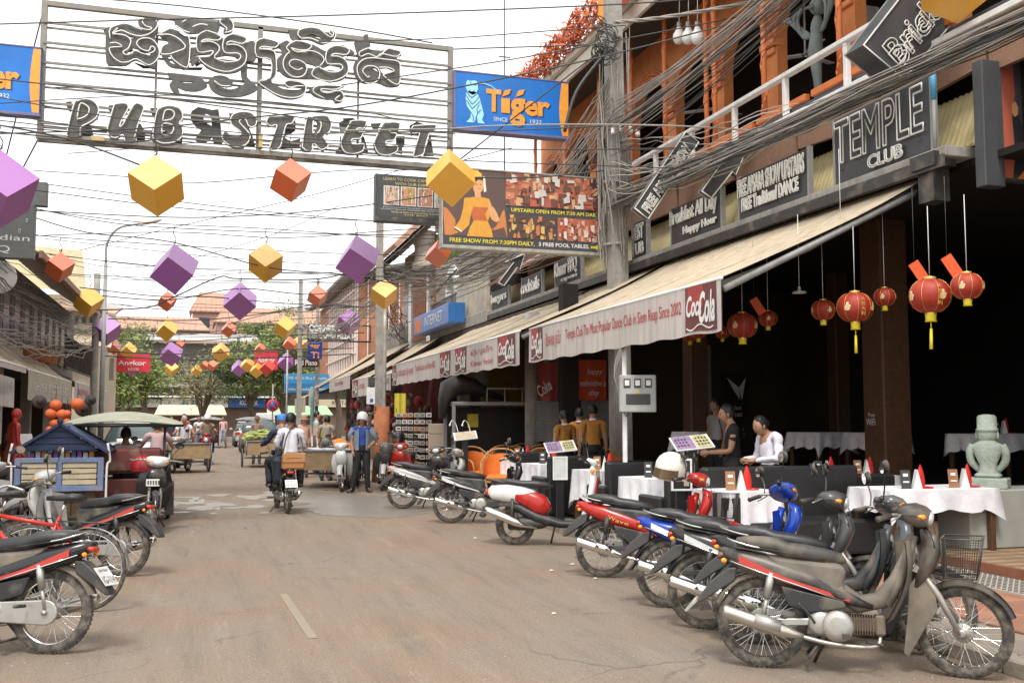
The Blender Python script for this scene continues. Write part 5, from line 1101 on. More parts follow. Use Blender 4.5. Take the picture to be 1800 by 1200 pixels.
pc_=sh('picture',pc('poster_grey',(.08,.07,.08)),b3,[(.02,.01),(.98,.01),(.98,.98),(.02,.98)],w3,h3)
sh('curtain',pc('curtain',(.52,.13,.08)),pc_,[(.02,.01),(.38,.01),(.42,.3),(.3,.45),(.4,.7),(.25,.98),(.02,.98)],w3,h3,-.006)
sh('seated_man',pc('suit',(.03,.03,.035)),pc_,[(.3,.48),(.5,.46),(.62,.55),(.8,.72),(.75,.82),(.5,.95),(.3,.95),(.35,.75)],w3,h3,-.008)
sh('man_face',pc('warm_skin',(.72,.36,.17)),pc_,[(.3,.38),(.42,.35),(.5,.4),(.48,.46),(.38,.48),(.3,.45)],w3,h3,-.009)
sh('poster_chair',pc('poster_orange',(.7,.25,.08)),pc_,[(.4,.98),(.7,.88),(.8,.98)],w3,h3,-.009)
tag(part('corner_post',m_signbd,None,lambda b:b.bbox((8.03,8.55,4.1),(8.3,8.7,5.5),.01)),'black vertical panel between corrugated sheet and the red poster','panel')
pv=empty('wall_pipe',(7.9,9.15,4.5),0,'thin grey pipe with blue joint clamped to the ledge beside TEMPLE','pipe')
part('pipe',m_grey,pv,lambda b:b.tube([(0,0,.05),(0,0,.75)],.025,8));part('pipe_joint',M('sky_blue_tape',(.1,.38,.62),.5),pv,lambda b:b.tube([(0,0,.72),(.0,0,1.15)],.034,8))
part('clamp',m_dark,pv,lambda b:(b.cbox((0,.05,0),(.3,.4,.16)),b.cbox((.05,.1,-.25),(.22,.25,.4))))
# ================================================================ HANGING CUBES
CC={'Y':('golden yellow',M('golden_card',(.80,.40,.03),.34,0,.06,2,spec=.9,ior=1.7),.5),'P':('purple',M('purple_card',(.32,.08,.36),.34,0,.06,2,spec=1.,ior=1.75),.60),'O':('orange',M('orange_card',(.68,.13,.035),.34,0,.06,2,spec=1.,ior=1.7),.38),'K':('coral red',M('coral_card',(.70,.08,.06),.55,0,.06,2),.42)}
CUBES=[(-3,334,142,'P',12,'huge purple cube half cut off at the left edge'),(275,327,108,'Y',-5,'large yellow cube hanging below the P U B letters'),(511,317,78,'O',18,'large orange cube hanging below STREET'),(792,313,103,'Y',60,'large yellow cube in front of the right end of street sign'),(1678,-24,132,'Y',5,'nearest yellow cube at the top right corner by the BRICK board'),
 (105,470,54,'O',12,'orange cube nearest the Cambodian BBQ sign on the left'),(307,473,90,'P',45,'large purple cube right of the street lamp head'),(467,462,70,'Y',0,'yellow cube alone in the white sky at mid street'),(629,456,86,'P',42,'large purple cube just left of the concrete pole top'),(770,447,51,'O',48,'orange cube at the lower left corner of the dancer billboard'),
 (156,531,55,'Y',12,'yellow cube over the left shop roofs'),(294,530,36,'O',20,'small orange cube tucked below the large purple cube'),(422,529,68,'P',58,'purple cube below the mid street yellow cube'),(558,521,40,'O',14,'orange cube right of centre against white sky'),(675,517,54,'Y',5,'yellow cube in front of the concrete pole'),
 (187,580,56,'P',2,'purple cube touching the street lamp post'),(294,580,42,'Y',42,'yellow cube in front of the far orange roofs'),(402,579,30,'O',46,'small orange cube in front of the far building roof'),(501,576,42,'Y',16,'yellow cube left of the pizza sign'),(613,567,48,'P',10,'purple cube overlapping the pizza sign'),
 (201,611,26,'O',46,'small orange cube right under the left purple cube'),(226,616,31,'Y',44,'small yellow cube beside the lamp post'),(301,622,44,'P',46,'purple cube at the centre over the far building'),(315,606,21,'O',30,'tiny orange cube mostly hidden behind the centre purple cube'),(388,619,36,'Y',58,'yellow cube in front of the right-hand trees'),(457,613,22,'O',46,'small orange cube above the red beer sign on the right'),(509,604,27,'O',44,'orange cube touching a yellow one near the blue sign'),(527,604,31,'Y',5,'yellow cube touching an orange one near the blue sign'),
 (233,643,34,'P',55,'small purple cube in front of the left red beer sign'),(302,648,27,'Y',4,'small yellow cube right below the centre purple cube'),(346,651,22,'Y',48,'tiny yellow cube over the far balcony'),(360,642,18,'O',30,'tiny orange cube left of its twin over the far balcony'),(374,642,21,'O',10,'tiny orange cube right of its twin over the far balcony'),(398,649,15,'O',40,'tiniest orange cube left of the small purple cube'),(420,647,30,'P',55,'small purple cube before the right-hand tree'),(435,641,27,'Y',50,'small yellow cube right of the small purple cube'),(452,651,28,'Y',46,'lower small yellow cube before the right-hand tree'),(470,646,30,'K',40,'coral red cube in front of the right red beer sign'),(503,636,34,'P',50,'small purple cube left of the piano bar sign')]
q0=Vector((1,1,1)).rotation_difference(Vector((0,0,1)))
for (cx,cy,h,c,az,lab)in CUBES:
    nm,mt_,a=CC[c];D=a*1750/(h/1.70);p=onD(cx,cy,D)
    r=empty('hanging_cube',p,0,lab,'hanging cube','painted cubes hanging over the street')
    view=math.atan2(-p.x,-p.y)
    o=part('cube',mt_,r,lambda b:b.bbox((-a/2,-a/2,-a/2),(a/2,a/2,a/2),.0035))
    k=q0.to_matrix();n_=k @ Vector((0,0,1));a0=math.atan2(n_.x,n_.y)
    rz=-(view-a0)+R(az)
    rr=random.Random(int(cx*7+cy));tl=R(rr.uniform(-5,5));
    M3=Matrix.Rotation(tl,3,'Y')@ Matrix.Rotation(rz,3,'Z')@ k
    o.data.transform(M3.to_4x4())
    top=max((Vector(v.co)for v in o.data.vertices),key=lambda v:v.z)
    part('cord',m_dark,r,lambda b:(b.tube(spline([top,top+Vector((.03,0,.1)),top+Vector((-.02,0,.2)),top+Vector((0,0,.32))],3),.008,5),b.ring([(.02,-.006),(.03,0),(.02,.006)],10,Matrix.Translation(top+Vector((0,0,.03)))@ Matrix.Rotation(PI/2,4,'X'))))
    CUBES_TOP=globals().setdefault('CT',[]);CT.append(p+top+Vector((0,0,.31)))
# ================================================================ CABLES
def cable(pts,r=.011,mat=None,label='thin dark cable strung across the street in the white sky',group='cables strung across the street',sag=0,n=14,name='overhead_cable',jit=0):
    pts=[Vector(p)for p in pts]
    if len(pts)== 2:
        a,c=pts;q=[a.lerp(c,t/n)+Vector((rnd(-jit,jit),0,-4*sag*(t/n)*(1-t/n)+rnd(-jit,jit)))for t in range(n+1)]
    else:q=spline(pts,5)
    b=MB();b.tube(q,r,5);return tag(b.build(name,mat or m_wire),label,'cable',group)
for i,t in enumerate(CT):
    if i in (3,4):continue
    L_,Rr=Vector((-3.9,t.y+rnd(-.6,.6),t.z+rnd(.1,.5))),Vector((7.6 if t.y <30 else 6,t.y+rnd(-.6,.6),t.z+rnd(.1,.6)))
    q=spline([L_,L_.lerp(t,.5)-Vector((0,0,.10)),t,t.lerp(Rr,.5)-Vector((0,0,.10)),Rr],5)
    b=MB();b.tube(q,.009 if t.y <20 else .011,4);tag(b.build('overhead_cable',m_wire),'thin cable carrying the '+CUBES[i][5].replace('hanging ',''),'cable','cables carrying the cubes')
LINES=[([(-40,44),(270,35),(600,27),(1090,8),(1300,-10)],14,.011),([(60,-10),(330,12),(600,48),(760,76)],15,.011),([(-30,236),(250,226),(440,207),(600,190),(800,155),(1080,95),(1400,10)],15,.012),([(560,74),(780,68),(1000,52),(1100,45)],18,.011),([(-30,136),(200,162),(460,197),(640,222),(800,232),(1060,222)],16,.011),([(600,150),(880,108),(1080,72),(1300,30)],17,.011),([(-30,215),(120,245),(246,290)],15,.014),([(60,300),(240,312),(340,322),(600,300),(740,297),(900,260)],19,.009),([(60,370),(300,382),(460,378),(600,366),(760,344)],19,.011),([(0,182),(300,168),(600,192),(700,210)],17,.009),([(30,372),(150,408),(300,425),(470,470),(600,482),(700,500)],21,.013),([(40,415),(300,408),(500,418),(700,404),(790,400)],21,.010),([(140,440),(270,408),(400,378),(560,340),(700,300)],21,.008),([(60,440),(200,470),(330,455),(480,412),(600,360)],24,.008),
 ([(180,520),(300,527),(420,507),(560,517),(700,486),(800,470)],26,.015),([(170,545),(260,540),(310,520),(385,487),(420,490),(560,490),(640,470)],26,.018),([(190,560),(330,563),(450,553),(560,535),(640,540)],30,.017),([(140,505),(270,520),(370,522),(500,533),(640,540)],26,.014),([(60,478),(250,492),(420,480),(600,478),(760,455)],23,.008),([(190,595),(320,600),(470,590),(640,585)],38,.018),([(190,618),(330,622),(470,615),(620,612)],40,.022),([(120,622),(330,632),(480,628),(620,622)],42,.025),([(0,212),(200,232),(420,238),(700,232),(800,235)],16,.010),([(0,152),(260,160),(470,190)],18,.008),([(120,270),(250,260),(400,245)],17,.008),([(0,232),(200,250),(300,242)],15,.012),([(830,312),(940,312),(1060,300)],16.6,.013),([(400,570),(480,550),(560,540),(660,520)],34,.014),([(60,545),(180,575),(330,588),(520,560),(700,560)],36,.014)]
for q,D,r in LINES:
    my=sum(t[1]for t in q)/len(q);lm=next(t for k,t in [(60,'above the Khmer letters'),(120,'across the Khmer letters'),(190,'between the Khmer and PUB STREET letters'),(250,'across the PUB STREET letters'),(330,'just under the street name sign'),(400,'above the large purple cubes'),(470,'level with the large purple cubes'),(530,'under the row of large purple cubes'),(590,'in front of the far orange roofs'),(900,'in front of the far trees')]if my <k)
    cable([onD(x,y,D)for x,y in q],r,None,('thin' if r <.012 else 'thick')+' dark cable strung across the street '+lm)
cable([onD(x,y,15.5)for x,y in [(600,230),(700,228),(800,226),(860,222),(1000,219),(1200,222),(1400,236)]],.014,m_wirel,'pale cable crossing in front of the blue Tiger sign',None)
tw=MB();base=spline([onD(x,y,16.5)for x,y in [(1078,40),(1160,32),(1300,8),(1420,-20)]],8)
for k in range(3):tw.tube([p+Vector((0,.02*math.cos(i*.9+k*2.1),.02*math.sin(i*.9+k*2.1)))for i,p in enumerate(base)],.018,5)
tag(tw.build('twisted_cable',m_wirel),'thick twisted grey power cable leaving the pole towards the upper right','cable')
def bundle(name,label,A,sa,B_,sb,n,sag,r,mat,jit=.03,seg=12,curl=0.):
    b=MB()
    for k in range(n):
        a=A+Vector((rnd(-sa[0],sa[0]),rnd(-sa[1],sa[1]),rnd(-sa[2],sa[2])));c=B_+Vector((rnd(-sb[0],sb[0]),rnd(-sb[1],sb[1]),rnd(-sb[2],sb[2])))
        s_=sag*rnd(.3,1.5);ph=rnd(0,6.28);q=[]
        for t in range(seg+1):
            u=t/seg;q.append(a.lerp(c,u)+Vector((curl*math.sin(5*u+ph),0,-4*s_*u*(1-u)+curl*math.sin(9*u+ph)))+Vector((rnd(-jit,jit),rnd(-jit,jit),rnd(-jit,jit)))*(1 if 0<t <seg else 0))
        b.tube(q,r*rnd(.6,1.3),4,False)
    return tag(b.build(name,mat),label,'cable bundle',None,'stuff')
Pp=Vector((7.45,17.2,0))
NB=Vector((7.1,7.6,7.5))
bundle('cable_bundle','dense fan of grey cables rising from the pole towards the BRICK board',Pp+Vector((0,0,7.3)),(.15,.1,.45),NB,(.12,.1,.22),20,.2,.009,m_wirel,.012)
bundle('cable_bundle','dark cables among the fan rising towards the BRICK board',Pp+Vector((0,0,6.9)),(.15,.1,.6),NB+Vector((0,0,-.1)),(.12,.1,.25),14,.25,.008,m_wire,.012)
bundle('cable_bundle','thick grey cable bundle sagging along the pebble-dash fascia',Pp+Vector((0,0,5.75)),(.15,.1,.22),Vector((7.4,6.2,5.3)),(.12,.1,.10),26,.05,.009,m_wirel,.02,14,.03)
bundle('cable_bundle','dark cables sagging along the pebble-dash fascia',Pp+Vector((0,0,5.8)),(.15,.1,.28),Vector((7.4,6.2,5.32)),(.12,.1,.12),16,.06,.008,m_wire,.03,14,.03)
bundle('cable_bundle','loose pale cables drooping below the fascia bundle',Pp+Vector((0,0,6.4)),(.15,.1,.5),Vector((7.6,11.6,5.7)),(.1,.3,.12),16,.3,.008,M('pale_cable_sheath',(.5,.47,.42),.6),.04,12,.05)
bundle('cable_bundle','tangled cables running left from the pole above the far awnings',Pp+Vector((0,.2,5.6)),(.1,.1,.6),Vector((5.6,30.3,5.6)),(.2,.1,.5),26,.55,.010,m_wirel,.05,16,.08)
bundle('cable_bundle','dark tangled cables running left from the pole above far awnings',Pp+Vector((0,.2,6.6)),(.1,.1,.5),Vector((5.4,30.3,6.2)),(.1,.1,.5),16,.8,.010,m_wire,.05,16,.05)
bundle('cable_bundle','tangled cables between the distant poles on the right',Vector((5.2,30.4,5.6)),(.1,.1,.7),Vector((4.3,46,5.4)),(.2,.1,.5),18,.5,.014,m_wirel,.08,12,.1)
bundle('cable_bundle','dark tangle of cables between the distant poles on the right',Vector((5.2,30.4,6.0)),(.1,.1,.9),Vector((7.5,38,5.4)),(.2,.1,.7),18,.5,.013,m_wire,.12,12,.12)
bundle('cable_bundle','cables fanning down from the pole behind the dancer billboard',Pp+Vector((-.1,0,7.6)),(.05,.1,.5),Vector((6.4,19.2,5.6)),(.8,.3,.3),22,.1,.010,m_wirel,.03)
b=MB()
for k in range(46):
    a=rnd(0,6.28);z0,z1=rnd(4.3,5.5),rnd(6,9.2);q=[]
    rr0=rnd(.22,.34);ph=rnd(-1.5,1.5)
    for t in range(9):u=t/8;q.append((7.5+rr0*math.cos(a+ph*u)+rnd(-.02,.02),17.3+rr0*math.sin(a+ph*u),z0+(z1-z0)*u))
    b.tube(q,rnd(.008,.018),4,False)
tag(b.build('cable_bundle',m_wirel),'cables running down and wrapped round the big utility pole','cable bundle',None,'stuff')
b=MB()
for k in range(30):
    c=Vector((7.2+rnd(-.15,.12),17.1,8.75+rnd(-.35,.35)));r_=rnd(.08,.22);ph=rnd(0,6);nn=Vector((rnd(-1,1),rnd(-2,-1),rnd(-1,1))).normalized();u=nn.orthogonal().normalized();v=nn.cross(u)
    b.tube([c+(u*math.cos(ph+t*.55)+v*math.sin(ph+t*.55))*r_ for t in range(rnd(6,12).__int__())],.011,4,False)
tag(b.build('cable_coil',m_wire),'tangled coils of black cable at the top of the big utility pole','cable bundle',None,'stuff')
cable([(7.2,17.1,8.5),(6.6,17.0,7.7),(6.35,17.0,6.9)],.035,m_wire,'thick black cable looping down behind the Tiger sign',None)
bundle('cable_bundle','messy loose cables sagging along the left-hand shop fronts',Vector((-3.7,13.5,3.2)),(.1,.2,.5),Vector((-3.3,34,4.4)),(.1,.1,.6),24,.4,.009,m_wirel,.08,16,.1)
bundle('cable_bundle','dark loose cables sagging along the left-hand shop fronts',Vector((-3.7,12.5,4.2)),(.1,.2,.6),Vector((-3.3,34,4.8)),(.1,.1,.6),14,.5,.009,m_wire,.08,16,.1)
m_gar=[M('orange_leaf',(.62,.16,.04),.7),M('rust_leaf',(.4,.09,.04),.7)]
for ci in range(2):
    b=MB()
    for k in range(900):
        y=rnd(18.6,26.2);c=Vector((7.75+rnd(-.12,.2),y,10.28+rnd(-.42,.28)));s_=rnd(.08,.2);d=Vector((rnd(-1,1),rnd(-1,1),rnd(-1.4,.5))).normalized();u=d.orthogonal().normalized()
        b.add([c-u*s_*.3,c+d*s_*.5+Vector((0,0,.02)),c+u*s_*.3,c+d*s_*1.5,c+d*s_*.8-u*s_*.05],[(0,1,2),(0,1,4),(1,2,3),(4,1,3)])
    tag(b.build('leaf_garland',m_gar[ci]),['thick garland of orange leaves along the cream eave','darker rust leaves in the garland along the cream eave'][ci],'garland',None,'stuff')
for k,(y,c,l)in enumerate([(18.2,(.75,.28,.03),'bright orange cloth pennant at the near end of the garland'),(17.5,(.72,.12,.08),'red cloth pennant beside the orange one on the eave'),(26.4,(.06,.05,.18),'dark blue cloth pennant at the far end of the garland')]):
    b=MB();b.grid(lambda u,v:(7.7+.12*math.sin(u*7),y+.9*(u-.5)*(1-.5*v),10.75-1.1*v+.08*math.sin(u*5)),12,6);b.grid(lambda u,v:(7.705+.12*math.sin((1-u)*7),y+.9*((1-u)-.5)*(1-.5*v),10.75-1.1*v+.08*math.sin((1-u)*5)),12,6)
    tag(b.build('cloth_pennant',M('pennant%d' % k,c,.7)),l,'pennant')
for k,(x_,y_)in enumerate([(1194,62),(1210,62),(1226,62)]):
    p=onX(x_,y_,8.3);r=empty('hanging_bulb',p,0,['leftmost','middle','rightmost'][k]+' of the three big white bulbs hung on the balcony','light bulb','white bulbs on the balcony')
    part('glass_globe',m_white,r,lambda b:b.lathe([(1e-4,-.17),(.08,-.15),(.12,-.07),(.11,.02),(.06,.1),(.045,.14)],14));part('socket',m_grey,r,lambda b:b.tube([(0,0,.13),(0,0,.24)],.045,8));part('flex',m_white,r,lambda b:b.tube([(0,0,.24),(.02,0,.9),(.05,0,1.3)],.008,5))
gs=empty('garuda_statue',onX(1436,96,8.75),0,'grey-green carved bird figure with raised wings on the club balcony','statue')
gs.scale=(.8,)*3;m_ver=M('verdigris_stone',(.13,.155,.145),.7,0,.25,6,.3)
part('body',m_ver,gs,lambda b:(b.tube(spline([(0,.0,-.95),(0,0,-.5),(0,.05,0),(0,0,.4),(0,-.05,.75)]),[.07,.07,.07,.07,.08,.09,.10,.11,.13,.14,.13,.12,.11,.12,.11,.08,.05],12),b.sphere((0,-.08,.9),.17,12,8),b.tube([(-.1,-.1,.88),(-.3,-.12,.8)],[.07,.02],8)))
for s in (-1,1):
    part('wing',m_ver,gs,lambda b:[b.tube(spline([(0,s*.15,.4),(-.05,s*(.35+.08*k),.45+.1*k),(-.1,s*(.45+.12*k),.8+.05*k),(-.1,s*(.3+.13*k),1.0-.02*k)]),.035,6)for k in range(5)])
random.seed(21)
# ================================================================ TREES
def tree(loc,h,rad,label,seed,leafc,trunk_h=None,group='trees at the end of the street',name='broadleaf_tree',n=5200,cc=0.62):
    rr=random.Random(seed);r=empty(name,loc,0,label,'tree',group);th=trunk_h or h*.45
    tb=MB();tb.tube(spline([(0,0,0),(.1,0,th*.5),(-.1,.1,th)],4),[.26-.012*i for i in range(9)],8)
    tips=[]
    for k in range(9):
        a=2*PI*k/9+rr.uniform(-.3,.3);e=Vector((rad*.7*math.cos(a)*rr.uniform(.5,1),rad*.7*math.sin(a)*rr.uniform(.5,1),th+(h-th)*rr.uniform(.3,.85)))
        tb.tube(spline([(-.1,.1,th*.8),Vector((0,0,th)).lerp(e,.5)+Vector((0,0,.3)),e],4),[.11-.009*i for i in range(9)],6);tips.append(e)
    tb.build('trunk',M('bark',(.13,.1,.07),.9,0,.3,8,.5),r)
    clumps=[(tips[rr.randrange(9)]+Vector((rr.gauss(0,rad*.28),rr.gauss(0,rad*.28),rr.gauss(0,(h-th)*.16))),rr.uniform(.35,.95))for _ in range(46)]
    for ci,c in enumerate(leafc):
        b=MB()
        for _ in range(n//len(leafc)):
            cp,cs=clumps[rr.randrange(len(clumps))]if ci != 1 else clumps[rr.randrange(len(clumps)//2)]
            p=cp+Vector((rr.gauss(0,cs*cc),rr.gauss(0,cs*cc),rr.gauss(0,cs*cc*.75)))
            s=rr.uniform(.07,.17);d=Vector((rr.gauss(0,1),rr.gauss(0,1),rr.gauss(-.3,.7))).normalized();u=d.orthogonal().normalized()
            b.add([p,p+d*s+u*s*.34,p+d*s*2.1,p+d*s-u*s*.34],[(0,1,2,3)])
        b.build('crown',M('foliage_%g_%g' %(c[0],c[1]),c,.6,0,.35,2),r)['kind']='stuff'
    return r
LG=[(.14,.19,.04),(.08,.12,.03),(.26,.29,.07)];LD=[(.09,.13,.04),(.05,.08,.025),(.17,.20,.06)];LY=[(.22,.19,.07),(.12,.12,.05),(.3,.26,.11)]
tree((-5.2,62,0),7.4,2.6,'full yellow-green tree on the left behind the street lamp',1,LG,2.4,n=13000)
tree((-8.5,70,0),7.6,2.6,'taller dark green tree behind the left street lamp tree',2,LD,3)
tree((.3,74,0),5.6,2.3,'sparse yellowish tree in front of the far balcony',3,LY,2.0,n=2600)
tree((5.2,66,0),7.6,2.9,'bright green leafy tree on the right beyond the parked cars',4,LG,2.6,n=15000)
tree((9.5,72,0),9.2,3.2,'darker green tree behind the right-hand blue awning',5,LD,3.4)
tree((3.4,71,0),7.2,2.4,'green tree left of the bright one with lower branches',6,LD,2.6,n=9000)
tree((-3.6,73,0),6.6,1.8,'tall pale green tree right of the left red beer sign',7,LG,3.0,n=4200)
# ================================================================ FAR BUILDINGS ACROSS THE JUNCTION
fb=empty('far_shop_building',(3,92,0),0,'long grey shop building with balcony closing the street behind the trees','building')
def FP(nm,mat,fn):
    b=MB();fn(b);b.v=[(x-3,y-92,z)for x,y,z in b.v];return b.build(nm,mat,fb)
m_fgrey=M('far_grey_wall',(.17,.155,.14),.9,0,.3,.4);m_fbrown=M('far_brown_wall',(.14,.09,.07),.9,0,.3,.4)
FP('wall',m_fgrey,lambda b:b.box((-14,92,0),(26,100,8.2)))
FP('roof',M('pale_metal_roof',(.40,.38,.36),.6,0,.2,.5),lambda b:(b.plate([(-6,90.6,8.3),(26,90.6,8.3),(26,97,9.4),(-6,97,9.4)],.12)))
FP('balcony_floor',m_conc,lambda b:b.box((-6,90.5,4.3),(14,92.05,4.55)))
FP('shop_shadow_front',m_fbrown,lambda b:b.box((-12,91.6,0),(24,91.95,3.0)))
for k in range(9):FP('window',M('dark_window_pane',(.03,.035,.04),.2),lambda b:b.bbox((-5.2+k*2.2,91.86,5.0),(-3.7+k*2.2,91.98,6.9),.02))
for k in range(15):FP('railing_post',m_steel,lambda b:b.box((-6+k*1.4,90.5,4.55),(-5.93+k*1.4,90.57,5.7)))
for z in (4.9,5.3,5.7):FP('railing',m_steel,lambda b:b.box((-6,90.51,z),(14,90.56,z+.05)))
for k in range(5):FP('scaffold',m_dark,lambda b:b.box((-6+k*4.6,90.45,4.6),(-5.92+k*4.6,90.5,8.4)))
for (x0,x1,z0,z1,c,t,tc)in [(-7.5,-3.2,2.55,3.25,(.55,.58,.52),'PHARMACY',(.05,.25,.2)),(-3.1,2.4,2.55,3.35,(.78,.78,.76),'ឌីឌីវាត',(.03,.28,.18)),(2.45,5.6,2.55,3.35,(.03,.12,.38),'KODAK',(.8,.8,.8)),(9.5,16,2.6,3.3,(.5,.42,.28),'RESTAURANT',(.1,.08,.06))]:
    s_=FP('shop_sign',M('signcol%d' % int(x0*10),c,.5),lambda b:b.bbox((x0,91.0,z0),(x1,91.2,z1),.02))
    b=MB();text_on(b,t,(x0-3+(x1-x0)*.3,-1.01,z0+.22),(1,0,0),(0,0,1),(x1-x0)*.5,(z1-z0)*.5,offset=.02);b.build('lettering',M('letcol%d' % int(x0*10),tc,.5),s_)
FP('canopy_edge',m_white,lambda b:b.box((-9,89.8,3.4),(7,92,3.52)))
def roofhouse(x,y,z0,w_,d_,h_,rh,label,wallc=(.5,.3,.22)):
    r=empty('roof_house',(x,y,0),0,label,'building','tiled houses behind the junction')
    part('wall',M('wall%g' % x,wallc,.85,0,.2,.6),r,lambda b:b.box((-w_/2,0,0),(w_/2,d_,z0)))
    m_=M('orange_roof_tile',(.42,.26,.19),.8,0,.25,3)
    part('roof',m_,r,lambda b:(b.plate([(-w_/2-.3,-.5,z0),(w_/2+.3,-.5,z0),(w_/2-.8,d_/2,z0+rh),(-w_/2+.8,d_/2,z0+rh)],.12),b.plate([(w_/2+.3,-.5,z0),(w_/2+.3,d_+.5,z0),(w_/2-.8,d_/2,z0+rh)],.1),b.plate([(-w_/2-.3,d_+.5,z0),(-w_/2-.3,-.5,z0),(-w_/2+.8,d_/2,z0+rh)],.1)))
    for k in range(int(w_/2.2)):
        wo=part('window',M('dark_window_pane',(.03,.035,.04),.2),r,lambda b:b.bbox((-w_/2+.7+k*2.2,-.05,z0-1.7),(-w_/2+1.9+k*2.2,.03,z0-.6),.02))
    for k in range(int(w_/.55)):part('roof_rib',M('orange_roof_rib',(.62,.30,.18),.8),r,lambda b:b.tube([(-w_/2-.2+k*.55,-.5,z0+.09),(max(-w_/2+.8,min(w_/2-.8,-w_/2-.2+k*.55)),d_/2,z0+rh+.09)],.05,4))
    return r
roofhouse(-6.0,104,10.3,13,8,3,1.6,'far orange-roofed house at the left behind the pale metal roof')
roofhouse(8.5,104,11.2,14,8,3,1.9,'far orange-roofed house in the middle behind the pale metal roof',(.55,.36,.28))
roofhouse(2.0,118,13.6,6,6,3,2.6,'small far pyramid roof rising above the other orange roofs',(.45,.3,.25))
tag(MB().box((17,103,0),(34,112,14.5)).build('dark_warehouse',M('dark_blue_grey_cladding',(.10,.115,.13),.7,0,.2,.3)),'dark blue-grey flat-roofed block far behind at the right of the roofs','building')
tag(MB().box((-30,96,0),(-14,108,10)).build('pale_block',M('pale_far_wall',(.5,.47,.42),.9,0,.2,.3)),'pale low block far left behind the trees','building')
for k,(x,l)in enumerate([(-2.9,'low kiosk with cream sloping roof beyond the far tuk-tuk'),(5.4,'green-roofed kiosk behind the parked cars')]):
    r=empty('street_kiosk',(x,80+k*2,0),0,l,'kiosk');part('body',m_fbrown,r,lambda b:b.box((0,0,0),(4.6,3,1.9)));part('roof',[M('kiosk_cream',(.6,.5,.35),.8),M('kiosk_green',(.32,.48,.28),.7)][k],r,lambda b:b.plate([(-.3,-.9,1.85),(4.9,-.9,1.85),(4.7,2,2.6),(-.1,2,2.6)],.08))
tag(part('vending_panel',m_white,None,lambda b:b.bbox((4.2,79.2,0),(5.6,79.7,2.0),.05)),'white panel cabinet between the two far kiosks','cabinet')
np_=empty('no_parking_sign',(4.1,60,0),0,'round blue no-parking sign with red rim and slash on a thin post','road sign')
part('post',m_grey,np_,lambda b:b.tube([(0,0,0),(0,0,3.6)],.045,8));T_=Matrix.Translation((0,-.06,2.35))@ Matrix.Rotation(PI/2,4,'X')
part('disc',m_blue,np_,lambda b:b.lathe([(1e-4,0),(.28,0),(.28,.02),(1e-4,.02)],24,T_));part('rim',M('sign_red',(.6,.03,.03),.5),np_,lambda b:b.lathe([(.25,.025),(.36,.025),(.36,-.01),(.25,0)],24,T_));part('slash',M('sign_red',(.6,.03,.03),.5),np_,lambda b:b.cbox((0,-.09,2.35),(.08,.02,.6),0,0,R(-45)))
tag(part('flag_post',m_steel,None,lambda b:b.tube([(4.25,52,0),(4.25,52,5.2)],.05,8)),'plain pale steel post left of the blue awning sign','post')
for (p0,p1,Y,l)in [((200,622),(264,654),52,'red Angkor beer sign on the left before the trees'),((448,616),(488,650),56,'red Angkor beer sign on the right before the trees')]:
    A,B_=onY(*p0,Y),onY(*p1,Y);r=empty('beer_sign',(A.x,Y,B_.z),0,l,'sign');w_,h_=B_.x-A.x,A.z-B_.z
    part('panel',M('beer_red',(.62,.04,.06),.5),r,lambda b:b.bbox((0,0,0),(w_,.15,h_),.01))
    b=MB();text_on(b,'Angkor',(w_*.12,-.01,h_*.3),(1,0,0),(0,0,1),w_*.76,h_*.36,offset=.02);text_on(b,'BEER',(w_*.4,-.01,h_*.08),(1,0,0),(0,0,1),w_*.3,h_*.14);b.build('lettering',m_white,r)
    part('hanger',m_dark,r,lambda b:b.box((-2.5,.05,h_-.02),(w_+2,.1,h_+.04)))
# ================================================================ LEFT-HAND SHOPHOUSES
m_lgrey=M('grey_timber_wall',(.20,.185,.17),.85,0,.3,2,.2,streak=.3)
lh=empty('left_shophouse',(-5,24,0),0,'weathered dark-roofed shophouse with bamboo wall on the left','building')
def LP(nm,mat,fn):
    b=MB();fn(b);b.v=[(x+5,y-24,z)for x,y,z in b.v];return b.build(nm,mat,lh)
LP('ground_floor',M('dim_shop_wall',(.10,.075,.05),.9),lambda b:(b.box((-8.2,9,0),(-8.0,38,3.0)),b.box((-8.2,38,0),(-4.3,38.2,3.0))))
LP('upper_wall',m_lgrey,lambda b:(b.box((-8,10,3.0),(-4.3,38.2,5.2))))
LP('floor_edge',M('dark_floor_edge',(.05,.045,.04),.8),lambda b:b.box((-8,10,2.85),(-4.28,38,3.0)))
LP('roof',M('dark_tile_roof',(.10,.085,.075),.85,0,.4,3),lambda b:(b.plate([(-3.25,22.2,4.95),(-3.25,37.5,5.2),(-7,37.5,7.8),(-7,22.2,7.8)],.1)))
for k in range(26):LP('roof_rafter',M('rafter_wood',(.22,.15,.1),.8),lambda b:b.plate([(-3.22,22.3+k*.58,4.9),(-3.22,22.38+k*.58,4.9),(-5,22.38+k*.58,6.1),(-5,22.3+k*.58,6.1)],.06))
LP('eave_board',M('brown_eave',(.30,.19,.13),.8),lambda b:b.bbox((-3.2,22.1,4.86),(-3.12,37.6,5.02),.01))
for k in range(30):LP('bamboo_pole',M('bamboo_%d' %(k % 2),[(.42,.31,.16),(.34,.25,.13)][k % 2],.6,0,.25,8),lambda b:b.tube([(-4.2,17.5+k*.185,3.0),(-4.2+rnd(-.02,.02),17.5+k*.185,4.45+rnd(0,.25))],.055,7))
